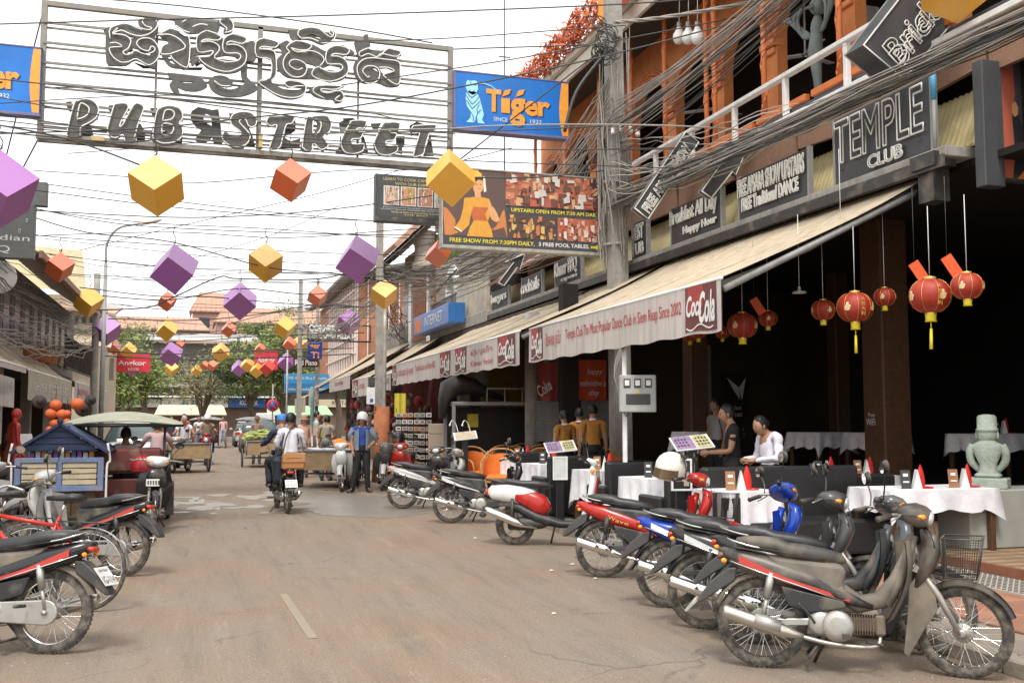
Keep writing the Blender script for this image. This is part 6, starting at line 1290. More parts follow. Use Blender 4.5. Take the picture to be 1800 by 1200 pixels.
for k in range(3):LP('carved_ornament',M('carved_wood',(.36,.2,.1),.7),lambda b:b.loft([(0,0,.02,.02),(.1,.12,.1,.12),(.3,.1,.12,.1),(.34,.3,.08,.08),(.2,.5,.1,.12),(.05,.55,.03,.03)],8)or [b.v.__setitem__(i,(-3.8+v[0]*.6,23.0+v[1]+k*.02,3.0+k*.5+v[2]*.9))for i,v in enumerate(b.v)])
for k in range(9):
    fr=LP('window',M('weathered_frame',(.30,.27,.24),.8),lambda b:b.bbox((-4.32,24.4+k*1.4,3.25),(-4.24,25.3+k*1.4,4.6),.01))
    part('pane',M('dark_window_pane',(.03,.035,.04),.2),fr,lambda b:b.box((.77,.5+k*1.4,-.0+3.35),(.775,1.2+k*1.4,4.5)))
for k in range(44):LP('baluster',m_dark,lambda b:b.box((-3.6,30+k*.18,3.0),(-3.57,30.03+k*.18,3.85)))
LP('balcony_rail',m_dark,lambda b:(b.box((-3.62,30,3.85),(-3.55,38,3.9)),b.box((-3.62,30,3.0),(-3.55,38,3.04))))
for k in range(4):LP('wall_planter',M('terracotta_pot',(.4,.15,.08),.8),lambda b:b.lathe([(.08,0),(.14,.02),(.18,.25),(.2,.27)],12,Matrix.Translation((-3.75,25.2+k*1.1,3.0))))
for k in range(7):LP('ground_pillar',[m_conc,m_white][k % 2],lambda b:b.bbox((-4.35,12+k*4-.12,.09),(-4.1,12+k*4+.12,2.9),.01))
LP('menu_wall',M('yellow_green_mural',(.30,.24,.05),.7,0,.6,3),lambda b:b.box((-4.6,19.5,.4),(-4.5,23.6,2.6)))
r=empty('pale_house',(-6.5,42,0),0,'pale cream house with faded roof behind the left shophouse','building')
part('wall',M('faded_cream_wall',(.55,.48,.36),.85,0,.2,1,streak=.2),r,lambda b:b.box((-3,0,0),(2.6,10,6.4)))
part('gable',M('pale_yellow_panel',(.68,.6,.38),.8),r,lambda b:b.plate([(-1.4,-.3,6.7),(2.2,-.3,6.5),(2.0,-.3,8.1),(-1.2,-.3,8.3)],.1))
part('roof',M('faded_pink_roof',(.45,.30,.24),.8,0,.3,2),r,lambda b:b.plate([(-3.2,-.8,6.3),(3.3,-.8,5.6),(3.1,6,6.6),(-3.2,6,7.2)],.1))
for k in range(10):part('vent_block',m_dark,r,lambda b:b.box((-.2+k*.28,-.03,5.3),(-.05+k*.28,.02,5.55)))
part('awning_strip',m_cream,r,lambda b:b.plate([(-3,-.9,4.9),(3.2,-.9,4.3),(3.2,.1,4.9),(-3,.1,5.4)],.05))
sg=empty('restaurant_sign',onY(58,455,20.5),0,'grey Cambodian BBQ sign board with leaf ornament at the left edge','sign');h_=onY(58,360,20.5).z-sg.location.z
part('board',M('grey_sign_board',(.15,.15,.145),.6),sg,lambda b:b.bbox((-1.9,0,0),(0,.25,h_),.01))
b=MB();text_on(b,'Cambodian',(-1.55,-.01,.33),(1,0,0),(0,0,1),1.48,.11);text_on(b,'BBQ',(-.95,-.01,.08),(1,0,0),(0,0,1),.55,.15);b.build('lettering',m_white,sg)
b=MB()
for k in range(26):
    a=k*.5;b.ring([(.02,-.004),(.03,0),(.02,.004)],8,Matrix.Translation((-.75+.025*k*math.cos(a),-.012,.75+.018*k*math.sin(a)))@ Matrix.Rotation(PI/2,4,'X')@ Matrix.Diagonal((.8,1.5,1,1)))
b.build('leaf_ornament',m_white,sg)['kind']='stuff'
part('upper_board',M('grey_sign_board',(.15,.15,.145),.6),sg,lambda b:b.bbox((-1.4,.3,h_+.05),(.16,.5,h_+.52),.01))
r=empty('shop_sign',onY(-2,487,21),0,'small round blue-white beer sign on the left shophouse','sign');part('disc',m_white,r,lambda b:b.lathe([(1e-4,-.04),(.3,-.04),(.32,0),(.3,.04),(1e-4,.04)],24,Matrix.Rotation(PI/2,4,'X')));part('ring',m_blue,r,lambda b:b.ring([(.2,-.05),(.27,-.05),(.27,-.042),(.2,-.042)],24,Matrix.Rotation(PI/2,4,'X')))
r=empty('shop_sign',onY(158,640,48),0,'red and white vertical sign under cables beside the lamp post','sign');part('board',M('beer_red',(.62,.04,.06),.5),r,lambda b:b.bbox((0,0,-.6),(.35,.1,.4),.01));part('side_panel',m_grey,r,lambda b:b.bbox((.37,.02,-.7),(1.0,.1,.3),.01))
GL='cream awnings on the left pavement'
awning('awning',-3.35,-4.25,9.5,22.0,2.62,3.35,.12,'long cream awning running off the left edge of view',[],[],.0,GL)
awning('awning',-3.35,-4.25,22.3,29.5,2.60,3.3,.62,'cream awning with KHMER BBQ valance beside the orange lanterns',[('KHMER FOOD & BBQ',.1,.9,.35,.7)],[],.02,GL,textmat=m_white,valmat=M('tan_valance',(.42,.37,.3),.8,streak=.2))
awning('awning',-3.3,-4.9,29.8,34,2.62,3.2,.6,'faded pinkish awning behind the straw hats on the left',[('BUNTHAI',.2,.8,.3,.6)],[],.03,GL,valmat=M('faded_pink_valance',(.5,.42,.4),.8,streak=.2))
awning('awning',-3.3,-4.9,34.5,40,2.6,3.2,.6,'last cream awning on the left by the street lamp',[],[],.03,GL)
bn=empty('hanging_banner',(-3.4,19.3,2.42),0,'white banner with blue strip and khmer lettering under the left awning','banner')
part('cloth',m_val,bn,lambda b:(b.grid(lambda u,v:(.02*math.sin(u*9)*v,-1.8+3.6*u,-.56*v-.06*u),24,4),b.grid(lambda u,v:(.02*math.sin((1-u)*9)*v-.004,-1.8+3.6*(1-u),-.56*v-.06*(1-u)),24,4)))
part('blue_strip',M('pale_blue_print',(.25,.35,.55),.7),bn,lambda b:b.box((.03,-1.7,-.45),(.033,-1.35,-.1)))
b=MB();text_on(b,'ហាង អាហារ BAR 199',(.035,-1.1,-.36),(0,1,0),(0,0,1),2.6,.22,ext=.0);b.build('lettering',m_grey,bn)
m_lan=M('orange_paper_lantern',(.60,.12,.035),.65,0,.2,6)
for k,(x,y,rr_)in enumerate([(98,712,17),(118,727,12),(136,710,19),(90,727,17),(108,728,16),(96,744,14),(117,741,12),(88,755,12)]):
    p=onY(x,y,18.6);ra=rr_/1750*10.4
    r=empty('paper_lantern',p,0,['upper left orange lantern of the cluster','small orange lantern beside the two biggest','biggest orange lantern at the top right of the cluster','orange lantern at the left middle of the cluster','orange lantern in the centre of the cluster','orange lantern at the lower middle of cluster','small orange lantern at the lower right of cluster','lowest orange lantern just above blue cart roof'][k],'lantern','orange lanterns by the left shop')
    part('paper_shade',m_lan,r,lambda b:b.lathe([((ra*(1+.03*(j % 2)))*math.sin(PI*(j+.8)/15.6),-ra*.92*math.cos(PI*(j+.8)/15.6))for j in range(15)],18));part('string',m_dark,r,lambda b:b.tube([(0,0,ra*.85),(0,0,ra+.25)],.006,4))
for (x,y,s,l)in [(147,717,.62,'big black straw hat hanging above the tuk-tuk canopy'),(70,705,.5,'brown straw hat hanging at the white banner end'),(160,702,.4,'small black hat hanging behind the big one')]:
    r=empty('straw_hat',onY(x,y,18.9),0,l,'hat','hats hung at the left shop');r.rotation_euler=(R(75),0,R(20))
    part('brim',M('dark_straw',(.05,.035,.03),.8),r,lambda b:b.lathe([(.05*s,0),(.12*s,.0),(.24*s,-.02),(.24*s,-.03),(.12*s,-.012)],22));part('crown',M('dark_straw',(.05,.035,.03),.8),r,lambda b:b.lathe([(.12*s,0),(.115*s,.07*s),(.09*s,.12*s),(1e-4,.13*s)],20))
# ================================================================ VEHICLES IN THE STREET
def remorque(loc,rz,label,canopy,bodyc,group='covered tuk-tuk trailers'):
    r=empty('tuk_tuk_trailer',loc,rz,label,'tuk-tuk',group)
    part('canopy',canopy,r,lambda b:(b.grid(lambda u,v:((u-.5)*1.72,(v-.5)*2.2,1.50+.20*math.sin(PI*u)**.8*math.sin(PI*min(.95,max(.05,v)))**.5-.03*math.cos(v*12)),18,12),b.grid(lambda u,v:((.5-u)*1.70,(v-.5)*2.18,1.485+.19*math.sin(PI*u)**.8*math.sin(PI*min(.95,max(.05,v)))**.5),18,12)))
    part('canopy_edge',m_black,r,lambda b:b.tube([(-.85,-1.09,1.49),(.85,-1.09,1.49),(.85,1.09,1.49),(-.85,1.09,1.49),(-.85,-1.09,1.49)],.022,6))
    for x in (-.6,.6):
        for y in (-.9,0,.9):part('canopy_post',m_dark,r,lambda b:b.tube([(x,y,.55),(x,y,1.52)],.016,6))
    part('body_panel',bodyc,r,lambda b:(b.bbox((-.62,-1.0,.32),(.62,-.95,.70),.02),b.bbox((-.62,-1.0,.28),(-.57,1.0,.60),.02),b.bbox((.57,-1.0,.28),(.62,1.0,.60),.02)))
    part('seat_back',bodyc,r,lambda b:(b.bbox((-.58,-.98,.78),(.58,-.86,1.16),.05)))
    part('seat',m_seat,r,lambda b:(b.bbox((-.55,-.9,.52),(.55,-.4,.66),.04),b.bbox((-.55,.4,.52),(.55,.9,.66),.04)))
    part('floor',m_dark,r,lambda b:b.bbox((-.6,-1.0,.25),(.6,1.0,.31),.01))
    for s in (-1,1):
        w_=inst('wheel',shared('tyre|0.27',lambda:tyre_data(.27,.07)),m_tyre,r,(s*.68,.1,.27),(0,0,PI/2));inst('rim',shared('rim|0.27',lambda:rim_data(.2,.05)),m_chrome,w_);inst('spokes',shared('spokes|0.27',lambda:spokes_data(.2,.05)),m_chrome,w_)
        part('mudguard',m_dark,r,lambda b:b.grid(lambda u,v:(s*(.62+.14*v),.1+.33*math.cos(PI*(.05+.9*u)),.27+.33*math.sin(PI*(.05+.9*u))),12,1));part('mud_flap',m_dark,r,lambda b:b.bbox((s*.69-.07,-.26,.08),(s*.69+.07,-.24,.4),.004))
        part('tail_light',m_redlamp,r,lambda b:b.cbox((s*.5,-1.02,.42),(.12,.03,.06)))
    part('drawbar',m_dark,r,lambda b:b.tube([(0,.9,.3),(0,1.4,.45),(0,1.6,.62)],.025,6))
    return r
m_can=M('olive_green_canvas',(.34,.35,.26),.7,0,.15,3,streak=.25);m_maroon=M('maroon_vinyl',(.14,.03,.025),.5,dust=.2)
remorque((-1.12,17.0,0),R(2),'nearest tuk-tuk with pale green rounded canopy and maroon seat back',m_can,m_maroon)
remorque((3.1,62,0),R(20),'far dark tuk-tuk standing beyond the parked cars',M('grey_canvas',(.25,.25,.24),.7),m_maroon)
remorque((.45,58,0),R(-10),'far tuk-tuk with grey canopy in the street centre',M('grey_canvas',(.25,.25,.24),.7),m_maroon)
ct=empty('book_cart',(-1.83,15.75,0),R(-3),'blue gabled vendor cart with slatted cream panel in front of tuk-tuk','cart')
m_cb=M('faded_blue_paint',(.15,.21,.36),.6,0,.25,5,dust=.3);m_cdb=M('dark_blue_boards',(.02,.035,.09),.6)
part('end_panel_frame',m_cb,ct,lambda b:(b.bbox((-.56,-.45,.58),(.56,-.40,.66),.006),b.bbox((-.58,-.45,.98),(.58,-.40,1.05),.006),b.bbox((-.58,-.452,.58),(-.50,-.398,1.05),.006),b.bbox((.50,-.452,.58),(.58,-.398,1.05),.006),b.bbox((-.035,-.453,.6),(.035,-.397,1.0),.006)))
for i in range(2):
    for j in range(4):part('slat',M('cream_slat',(.52,.44,.30),.7,0,.15,6,dust=.15),ct,lambda b:b.bbox((-.49+i*.53,-.43,.67+j*.079),(-.045+i*.53,-.41,.735+j*.079),.004))
part('gable',m_cdb,ct,lambda b:b.plate([(-.50,-.40,1.14),(.50,-.40,1.14),(0,-.40,1.5)],.03))
for k in range(4):part('gable_board',m_cdb,ct,lambda b:b.bbox((-.45+.11*k,-.43,1.15+.09*k),(.45-.11*k,-.41,1.225+.09*k),.006))
for s in (-1,1):part('roof_slope',m_cdb,ct,lambda b:b.plate([(0,-.5,1.52),(s*.64,-.5,1.12),(s*.64,.6,1.12),(0,.6,1.52)],.035))
part('finial',m_cdb,ct,lambda b:b.lathe([(.02,0),(.045,.03),(.03,.07),(1e-4,.09)],10,Matrix.Translation((0,-.5,1.52))))
part('body_board',M('dark_teak_boards',(.075,.05,.025),.7,0,.4,9),ct,lambda b:[b.bbox((-.48+k*.16,-.38,.12),(-.33+k*.16,-.34,.57),.004)for k in range(6)])
part('body_batten',M('dark_teak_boards',(.075,.05,.025),.7,0,.4,9),ct,lambda b:(b.bbox((-.5,-.40,.2),(.5,-.381,.24),.003),b.bbox((-.5,-.40,.44),(.5,-.381,.48),.003)))
part('shelf',m_wood,ct,lambda b:(b.box((-.5,-.35,1.0),(.5,.5,1.03)),b.box((-.5,-.33,.1),(.5,.5,.13))))
for k in range(11):part('book',M('book_cover_%d' %(k % 4),[(.25,.05,.3),(.6,.56,.5),(.45,.2,.05),(.08,.1,.2)][k % 4],.5),ct,lambda b:b.bbox((-.42+k*.078,-.3,1.03),(-.36+k*.078,-.15,1.12+.02*(k % 3)),.003))
for s in (-1,1):part('handle_frame',m_white,ct,lambda b:b.tube(spline([(s*.62,-.42,.1),(s*.62,-.42,.9),(s*.66,-.42,1.0),(s*.62,-.42,1.25)]),.016,8));
for s in (-1,1):part('wheel',m_tyre,ct,lambda b:b.ring([(.22,-.02),(.25,0),(.22,.02),(.2,0)],28,Matrix.Translation((s*.56,.1,.25))@ Matrix.Rotation(PI/2,4,'Y')))
def car(loc,rz,label,paintm,w_=1.7,L_=4.3,h_=1.42,suv=False,group='cars at the far end of the street'):
    r=empty('parked_car',loc,rz,label,'car',group);k=h_/1.42
    def lw(b,secs):
        vs=[];n=14
        for (y,z0,z1,hw,tb)in secs:
            for q in range(n):
                a=2*PI*q/n;c,s=math.cos(a),math.sin(a);e=.45
                X=math.copysign(abs(c)**e,c)*hw*(1-tb*(s >0)*abs(s));Z=(z0+z1)/2+math.copysign(abs(s)**e,s)*(z1-z0)/2
                vs.append((X,y,Z))
        m=len(secs);b.add(vs,[(i*n+q,i*n+(q+1)% n,(i+1)*n+(q+1)% n,(i+1)*n+q)for i in range(m-1)for q in range(n)]+[tuple(range(n))[::-1],tuple((m-1)*n+q for q in range(n))],True)
    H=w_/2
    part('body',paintm,r,lambda b:lw(b,[(-L_/2,.35,.85*k,H*.86,.0),(-L_/2+.12,.28,.93*k,H*.95,.04),(-L_/2+.8,.25,.95*k,H,.05),(0,.25,.95*k,H,.05),(L_/2-1.0,.25,.9*k,H,.05),(L_/2-.25,.27,.8*k,H*.95,.05),(L_/2,.35,.65*k,H*.82,.0)]))
    y0,y1=(-L_/2+.12,L_/2-1.5)if suv else (-L_/2+.65,L_/2-1.15)
    part('cabin',M('tinted_glass',(.10,.125,.13),.08,0,.05),r,lambda b:lw(b,[(y0,.8*k,.97*k,H*.9,0),(y0+(.18 if suv else .45),.8*k,h_-.05,H*.84,.18),(0,.8*k,h_-.03,H*.85,.18),(y1-.75,.8*k,h_-.05,H*.84,.18),(y1,.8*k,.92*k,H*.88,.0)]))
    part('roof',paintm,r,lambda b:lw(b,[(y0+(.2 if suv else .5),h_-.08,h_-.01,H*.72,0),(0,h_-.06,h_+.01,H*.74,0),(y1-.8,h_-.08,h_-.01,H*.7,0)]))
    for s in (-1,1):
        part('tail_light',m_redlamp,r,lambda b:b.bbox((s*H*.78-.14,-L_/2-.01,.66*k),(s*H*.78+.12,-L_/2+.15,.84*k),.02))
        part('headlight',m_glass,r,lambda b:b.bbox((s*H*.68-.17,L_/2-.12,.52*k),(s*H*.68+.17,L_/2+.01,.68*k),.03))
        part('door_mirror',paintm,r,lambda b:b.sphere((s*(H+.1),.75,.98*k),(.1,.05,.07),8,6))
        for y in (-L_/2+.85,L_/2-.85):
            w0=part('wheel',m_tyre,r,lambda b:b.ring([(.2,-.09),(.29,-.1),(.32,-.07),(.32,.07),(.29,.1),(.2,.09)],24,Matrix.Translation((s*(H-.1),y,.32))@ Matrix.Rotation(PI/2,4,'Y')));part('rim',m_alu,w0,lambda b:b.lathe([(1e-4,.07),(.12,.09),(.2,.07),(.2,-.07),(.12,-.09),(1e-4,-.07)],18,Matrix.Translation((s*(H-.1),y,.32))@ Matrix.Rotation(PI/2,4,'Y')))
    part('bumper',m_dark if suv else paintm,r,lambda b:(b.bbox((-H*.93,-L_/2-.07,.33),(H*.93,-L_/2+.1,.52),.04),b.bbox((-H*.9,L_/2-.1,.3),(H*.9,L_/2+.06,.48),.04)))
    part('grille',m_black,r,lambda b:b.bbox((-H*.42,L_/2-.05,.5*k),(H*.42,L_/2+.02,.64*k),.02))
    part('licence_plate',m_white,r,lambda b:b.bbox((-.2,-L_/2-.08,.56),(.2,-L_/2-.055,.68),.004))
    return r
car((2.75,49.5,0),R(-1),'grey-brown estate car seen from behind beyond the corn trailer',paint('taupe_metallic',(.14,.13,.115),.3),1.78,4.4,1.55,True)
car((2.75,60,0),R(0),'silver saloon parked in front of the grey-brown estate',paint('silver_metallic',(.45,.46,.45),.2),1.7,4.3,1.42)
car((-1.75,31,0),R(176),'white pickup facing the camera behind the tuk-tuk passenger',paint('white_car_paint',(.68,.68,.66),.15),1.7,4.4,1.5)
def trailer(loc,rz,label,top='corn'):
    r=empty('handcart',loc,rz,label,'cart','vendor handcarts')
    part('box',M('crate_wood',(.36,.25,.14),.8,0,.3,7),r,lambda b:(b.bbox((-.55,-.9,.42),(.55,.9,.50),.006),b.bbox((-.55,-.9,.5),(.55,-.87,.85),.006),b.bbox((-.55,.87,.5),(.55,.9,.85),.006),b.bbox((-.55,-.87,.5),(-.52,.87,.85),.006),b.bbox((.52,-.87,.5),(.55,.87,.85),.006)))
    part('frame',M('faded_blue_paint',(.12,.20,.42),.55),r,lambda b:(b.tube([(-.57,-.92,.86),(.57,-.92,.86)],.02,6),b.tube([(-.57,-.92,.4),(-.57,-.92,.88)],.02,6),b.tube([(.57,-.92,.4),(.57,-.92,.88)],.02,6),b.tube([(-.6,0,.3),(.6,0,.3)],.025,6),b.tube([(0,.9,.45),(0,1.7,.6)],.025,6)))
    for s in (-1,1):
        w0=part('wheel',m_tyre,r,lambda b:b.ring([(.26,-.03),(.3,-.02),(.3,.02),(.26,.03)],28,Matrix.Translation((s*.66,0,.3))@ Matrix.Rotation(PI/2,4,'Y')))
        sp=MB();[sp.tube([(s*.66,0,.3),(s*.66,.26*math.cos(a),.3+.26*math.sin(a))],.004,4)for a in [2*PI*q/14 for q in range(14)]];sp.build('spokes',m_steel,w0)
    return r
tr=trailer((2.05,34.3,0),0,'handcart piled with green corn cobs ahead of the two riders')
b=MB();rr=random.Random(3)
for k in range(90):
    x,y=rr.uniform(-.55,.55),rr.uniform(-.9,.8);z=.9+.32*(1-(x/.6)**2)*rr.random();a=rr.uniform(-.5,.5)
    T=Matrix.Translation((x,y,z))@ Matrix.Rotation(a,4,'Z')@ Matrix.Rotation(rr.uniform(-.3,.3),4,'Y');b.lathe([(1e-4,-.17),(.04,-.12),(.05,0),(.035,.1),(1e-4,.17)],7,T @ Matrix.Rotation(PI/2,4,'Y'))
tag(b.build('corn_pile',M('corn_husk',(.34,.38,.12),.7,0,.4,9),None,(2.05,34.3,0)),'heap of pale green corn cobs on the handcart','corn',None,'stuff')
t2=trailer((3.0,24.0,0),R(-10),'wooden food cart with white trays beside the waiting motorcycles')
for k in range(7):tag(part('food_tray',m_white,None,lambda b:b.bbox((2.5+(k % 3)*.3,23.2+.45*(k//3),.86),(2.75+(k % 3)*.3,23.5+.45*(k//3),.90),.006)),['','second ','third ','fourth ','fifth ','sixth ','last '][k].capitalize()+'white tray counted from the left on the wooden food cart','tray','white trays on the food cart')
t3=trailer((-.35,31.6,0),R(10),'low handcart with dark boards behind the grey-haired rider')
# ================================================================ STREET MOTORCYCLES, LEFT SIDE
blk=paint('black_gloss',(.02,.02,.022),.18);redg=paint('red_gloss',(.42,.02,.015),.12);silv=paint('silver_gloss',(.42,.42,.40),.2);blu=paint('blue_gloss',(.01,.05,.35),.1);whg=paint('white_gloss',(.7,.7,.68),.15)
red_str=M('red_stripe',(.45,.04,.03),.3);sil_str=M('silver_stripe',(.6,.6,.58),.3,.4)
underbone('motorcycle',(-.94,7.56,0),R(-70),R(-5),'nearest black motorcycle with red stripe and plate at the lower left',blk,red_str,plate=('1G-1114','SIEM REAP'),legend=None,near=True,steer=R(8))
underbone('motorcycle',(-.71,11.0,0),R(-62),R(-5),'black motorcycle with red and silver stripes behind the red bicycle',blk,red_str,steer=R(25),shield=silv,near=False)
underbone('motorcycle',(-1.95,13.4,0),R(-40),R(-5),'silver motorcycle whose spoked wheel shows at the left pavement',silv,None,shield=silv)
underbone('motorcycle',(-.72,16.1,0),R(174),R(4),'dark motorcycle facing the camera before the tuk-tuk with orange indicators',M('dark_grey_gloss',(.07,.07,.07),.3),None,shield=blk,cowlc=M('white_cowl',(.6,.58,.54),.3),front_col=blk)
fp=MB();fp.bbox((-.1,-.003,-.06),(.1,.003,.06),.004)
pl_=empty('front_plate',(-.60,14.95,.70),R(-6),'white grille plate on the nose of the motorcycle facing us','plate');part('panel',m_white,pl_,lambda b:b.bbox((-.09,-.004,-.05),(.09,.004,.05),.004));part('slot',m_dark,pl_,lambda b:[b.box((-.07+.035*k,-.006,-.03),(-.05+.035*k,-.0045,.03))for k in range(5)])
helmet((-.80,15.75,.92),R(10),'red open helmet resting on the seat of the motorcycle facing us',paint('helmet_red',(.38,.02,.03),.1),False)
def bicycle(loc,heading,lean,label,col):
    r=empty('bicycle',loc,0,label,'bicycle','bicycles parked on the left');r.rotation_euler=Euler((-lean,0,PI/2-heading));Rw=.335
    def rim_b():return MB().ring([(Rw-.04,-.01),(Rw-.03,-.014),(Rw-.03,.014),(Rw-.04,.01)],48,WT)
    for x in (0,1.05):
        w_=inst('wheel',shared('btyre|1',lambda:MB().ring([(Rw-.03,-.016),(Rw-.008,-.02),(Rw,0),(Rw-.008,.02),(Rw-.03,.016)],56,WT)),m_tyre,r,(x,0,Rw));inst('rim',shared('brim|1',rim_b),m_chrome,w_);inst('spokes',shared('bspk|1',lambda:spokes_data(Rw-.035,.02)),m_chrome,w_);inst('hub',shared('bhub|1',lambda:hub_data(.025,.08)),m_alu,w_)
    part('frame',col,r,lambda b:(b.tube([(.42,0,.30),(.26,0,.78)],.017,8),b.tube([(.29,0,.70),(.86,0,.80)],.017,8),b.tube([(.42,0,.30),(.84,0,.72)],.019,8),b.tube([(.83,0,.68),(.87,0,.86)],.022,8),b.tube([(0,.05,Rw),(.42,.03,.30)],.011,6),b.tube([(0,-.05,Rw),(.42,-.03,.30)],.011,6),b.tube([(0,.05,Rw),(.28,.02,.72)],.009,6),b.tube([(0,-.05,Rw),(.28,-.02,.72)],.009,6)))
    part('fork',m_chrome,r,lambda b:[b.tube(spline([(.86,s*.03,.72),(.93,s*.05,.55),(1.05,s*.05,Rw)]),.012,6)for s in (-1,1)])
    part('saddle',m_seat,r,lambda b:b.loft([(.08,.93,.09,.03),(.16,.935,.10,.035),(.28,.93,.05,.025),(.38,.93,.025,.02)],14))
    part('seat_post',m_chrome,r,lambda b:b.tube([(.26,0,.76),(.22,0,.92)],.012,8))
    part('handlebar',m_chrome,r,lambda b:b.tube(spline([(.72,.28,1.0),(.84,.2,1.04),(.88,0,.98),(.84,-.2,1.04),(.72,-.28,1.0)]),.012,8))
    part('mudguard',M('chrome_guard',(.6,.6,.58),.3,.8),r,lambda b:b.grid(lambda u,v:((Rw+.02)*math.cos(R(70+110*u)),(v-.5)*.05,Rw+(Rw+.02-.006*(2*v-1)**2)*math.sin(R(70+110*u))),14,3))
    part('crank',m_alu,r,lambda b:(b.lathe([(.02,-.003),(.09,-.003),(.09,.003),(.02,.003)],24,Matrix.Translation((.42,-.05,.3))@ WT),b.tube([(.42,-.06,.3),(.5,-.07,.16)],.009,6),b.tube([(.42,.06,.3),(.34,.07,.44)],.009,6)))
    part('rack',m_dark,r,lambda b:(b.tube([(-.15,.05,.72),(.26,.04,.74)],.006,5),b.tube([(-.15,-.05,.72),(.26,-.04,.74)],.006,5),b.tube([(-.15,-.05,.72),(-.15,.05,.72)],.006,5),b.tube([(-.1,.06,.72),(0,.06,Rw)],.006,5)))
    return r
bicycle((-.88,9.1,0),R(-72),R(-6),'red-framed bicycle between the two black motorcycles on the left',M('bicycle_red',(.5,.03,.02),.3))
bicycle((-1.4,9.7,0),R(-80),R(-5),'second bicycle with black frame behind the red one',M('bicycle_black',(.02,.02,.02),.3))
# ================================================================ PEOPLE IN THE STREET
dkj=M('dark_jeans',(.02,.022,.035),.8);blt=M('black_trousers',(.015,.015,.018),.8)
rb=underbone('motorcycle',(1.46,17.35,0),R(-4),0,'black motorcycle ridden away from us by two riders',blk,None,plate=('1O-3374','SIEM REAP'),mirrors=True)
person((1.41,17.95,.40),R(4),'rider with blue cap and dark jacket steering the black motorcycle','drive',M('dark_navy_jacket',(.02,.03,.06),.8),dkj,group='the two riders on the black motorcycle',sleeves='long',hat=hat_cap(M('blue_cap',(.05,.2,.6),.6),False))
pp=person((1.50,17.45,.42),R(2),'passenger in a white shirt on the back of the motorcycle','ride',M('white_shirt',(.72,.72,.78),.8),dkj,group='the two riders on the black motorcycle',sleeves='long',headrot=R(-25))
sb=empty('shoulder_bag',(1.53,17.20,.88),R(6),'tan leather shoulder bag on the back of the white-shirted passenger','bag')
m_tan=M('tan_leather',(.42,.19,.07),.5,0,.15,7)
part('bag_body',m_tan,sb,lambda b:b.bbox((-.19,-.07,-.14),(.19,.05,.13),.03));part('flap',M('tan_leather_flap',(.48,.23,.09),.45),sb,lambda b:b.bbox((-.192,-.085,-.02),(.192,-.05,.14),.012));part('strap',m_dark,sb,lambda b:b.tube(spline([(-.18,0,.1),(-.1,.1,.4),(.05,.2,.62),(.16,.2,.4),(.18,0,.1)]),.012,6));part('zip',m_dark,sb,lambda b:b.box((-.13,-.088,.05),(.13,-.085,.058)))
bp=empty('backpack',(1.33,17.5,.72),R(10),'dark backpack between the two riders','bag');part('bag_body',M('black_nylon',(.02,.025,.035),.6),bp,lambda b:b.bbox((-.1,-.12,-.22),(.1,.12,.22),.06));part('strap',m_dark,bp,lambda b:b.tube(spline([(0,.1,.2),(.02,.22,.25),(.0,.24,0),(0,.1,-.15)]),.014,6))
person((3.40,21.8,0),R(175),'young man with white helmet and blue football shirt, hand on hip','hips',M('blue_football_shirt',(.02,.06,.28),.7),blt,sleeves='short',hat=hat_helmet(m_white),skin=m_skin,headrot=R(-20))
vest=empty('open_vest',(3.40,21.8,0),R(175),'grey-blue open jacket worn over the blue football shirt','jacket')
for s in (-1,1):part('panel',M('grey_blue_cloth',(.2,.24,.32),.8),vest,lambda b:b.grid(lambda u,v:(s*(.075+.10*u),.10-.10*u*u+.03,.92+.45*v-.03*u),5,6))
for s in (-1,1):part('sleeve',M('grey_blue_cloth',(.2,.24,.32),.8),vest,lambda b:b.tube([(s*.17,-.01,1.37),(s*.25 if s >0 else -.26,-.04,1.24),((.24 if s >0 else -.33),-.03,1.12)],[.075,.065,.058],12))
b=MB();text_on(b,'samsung',(-.06,.135,1.17),(1,0,0),(0,0,1),.12,.02)
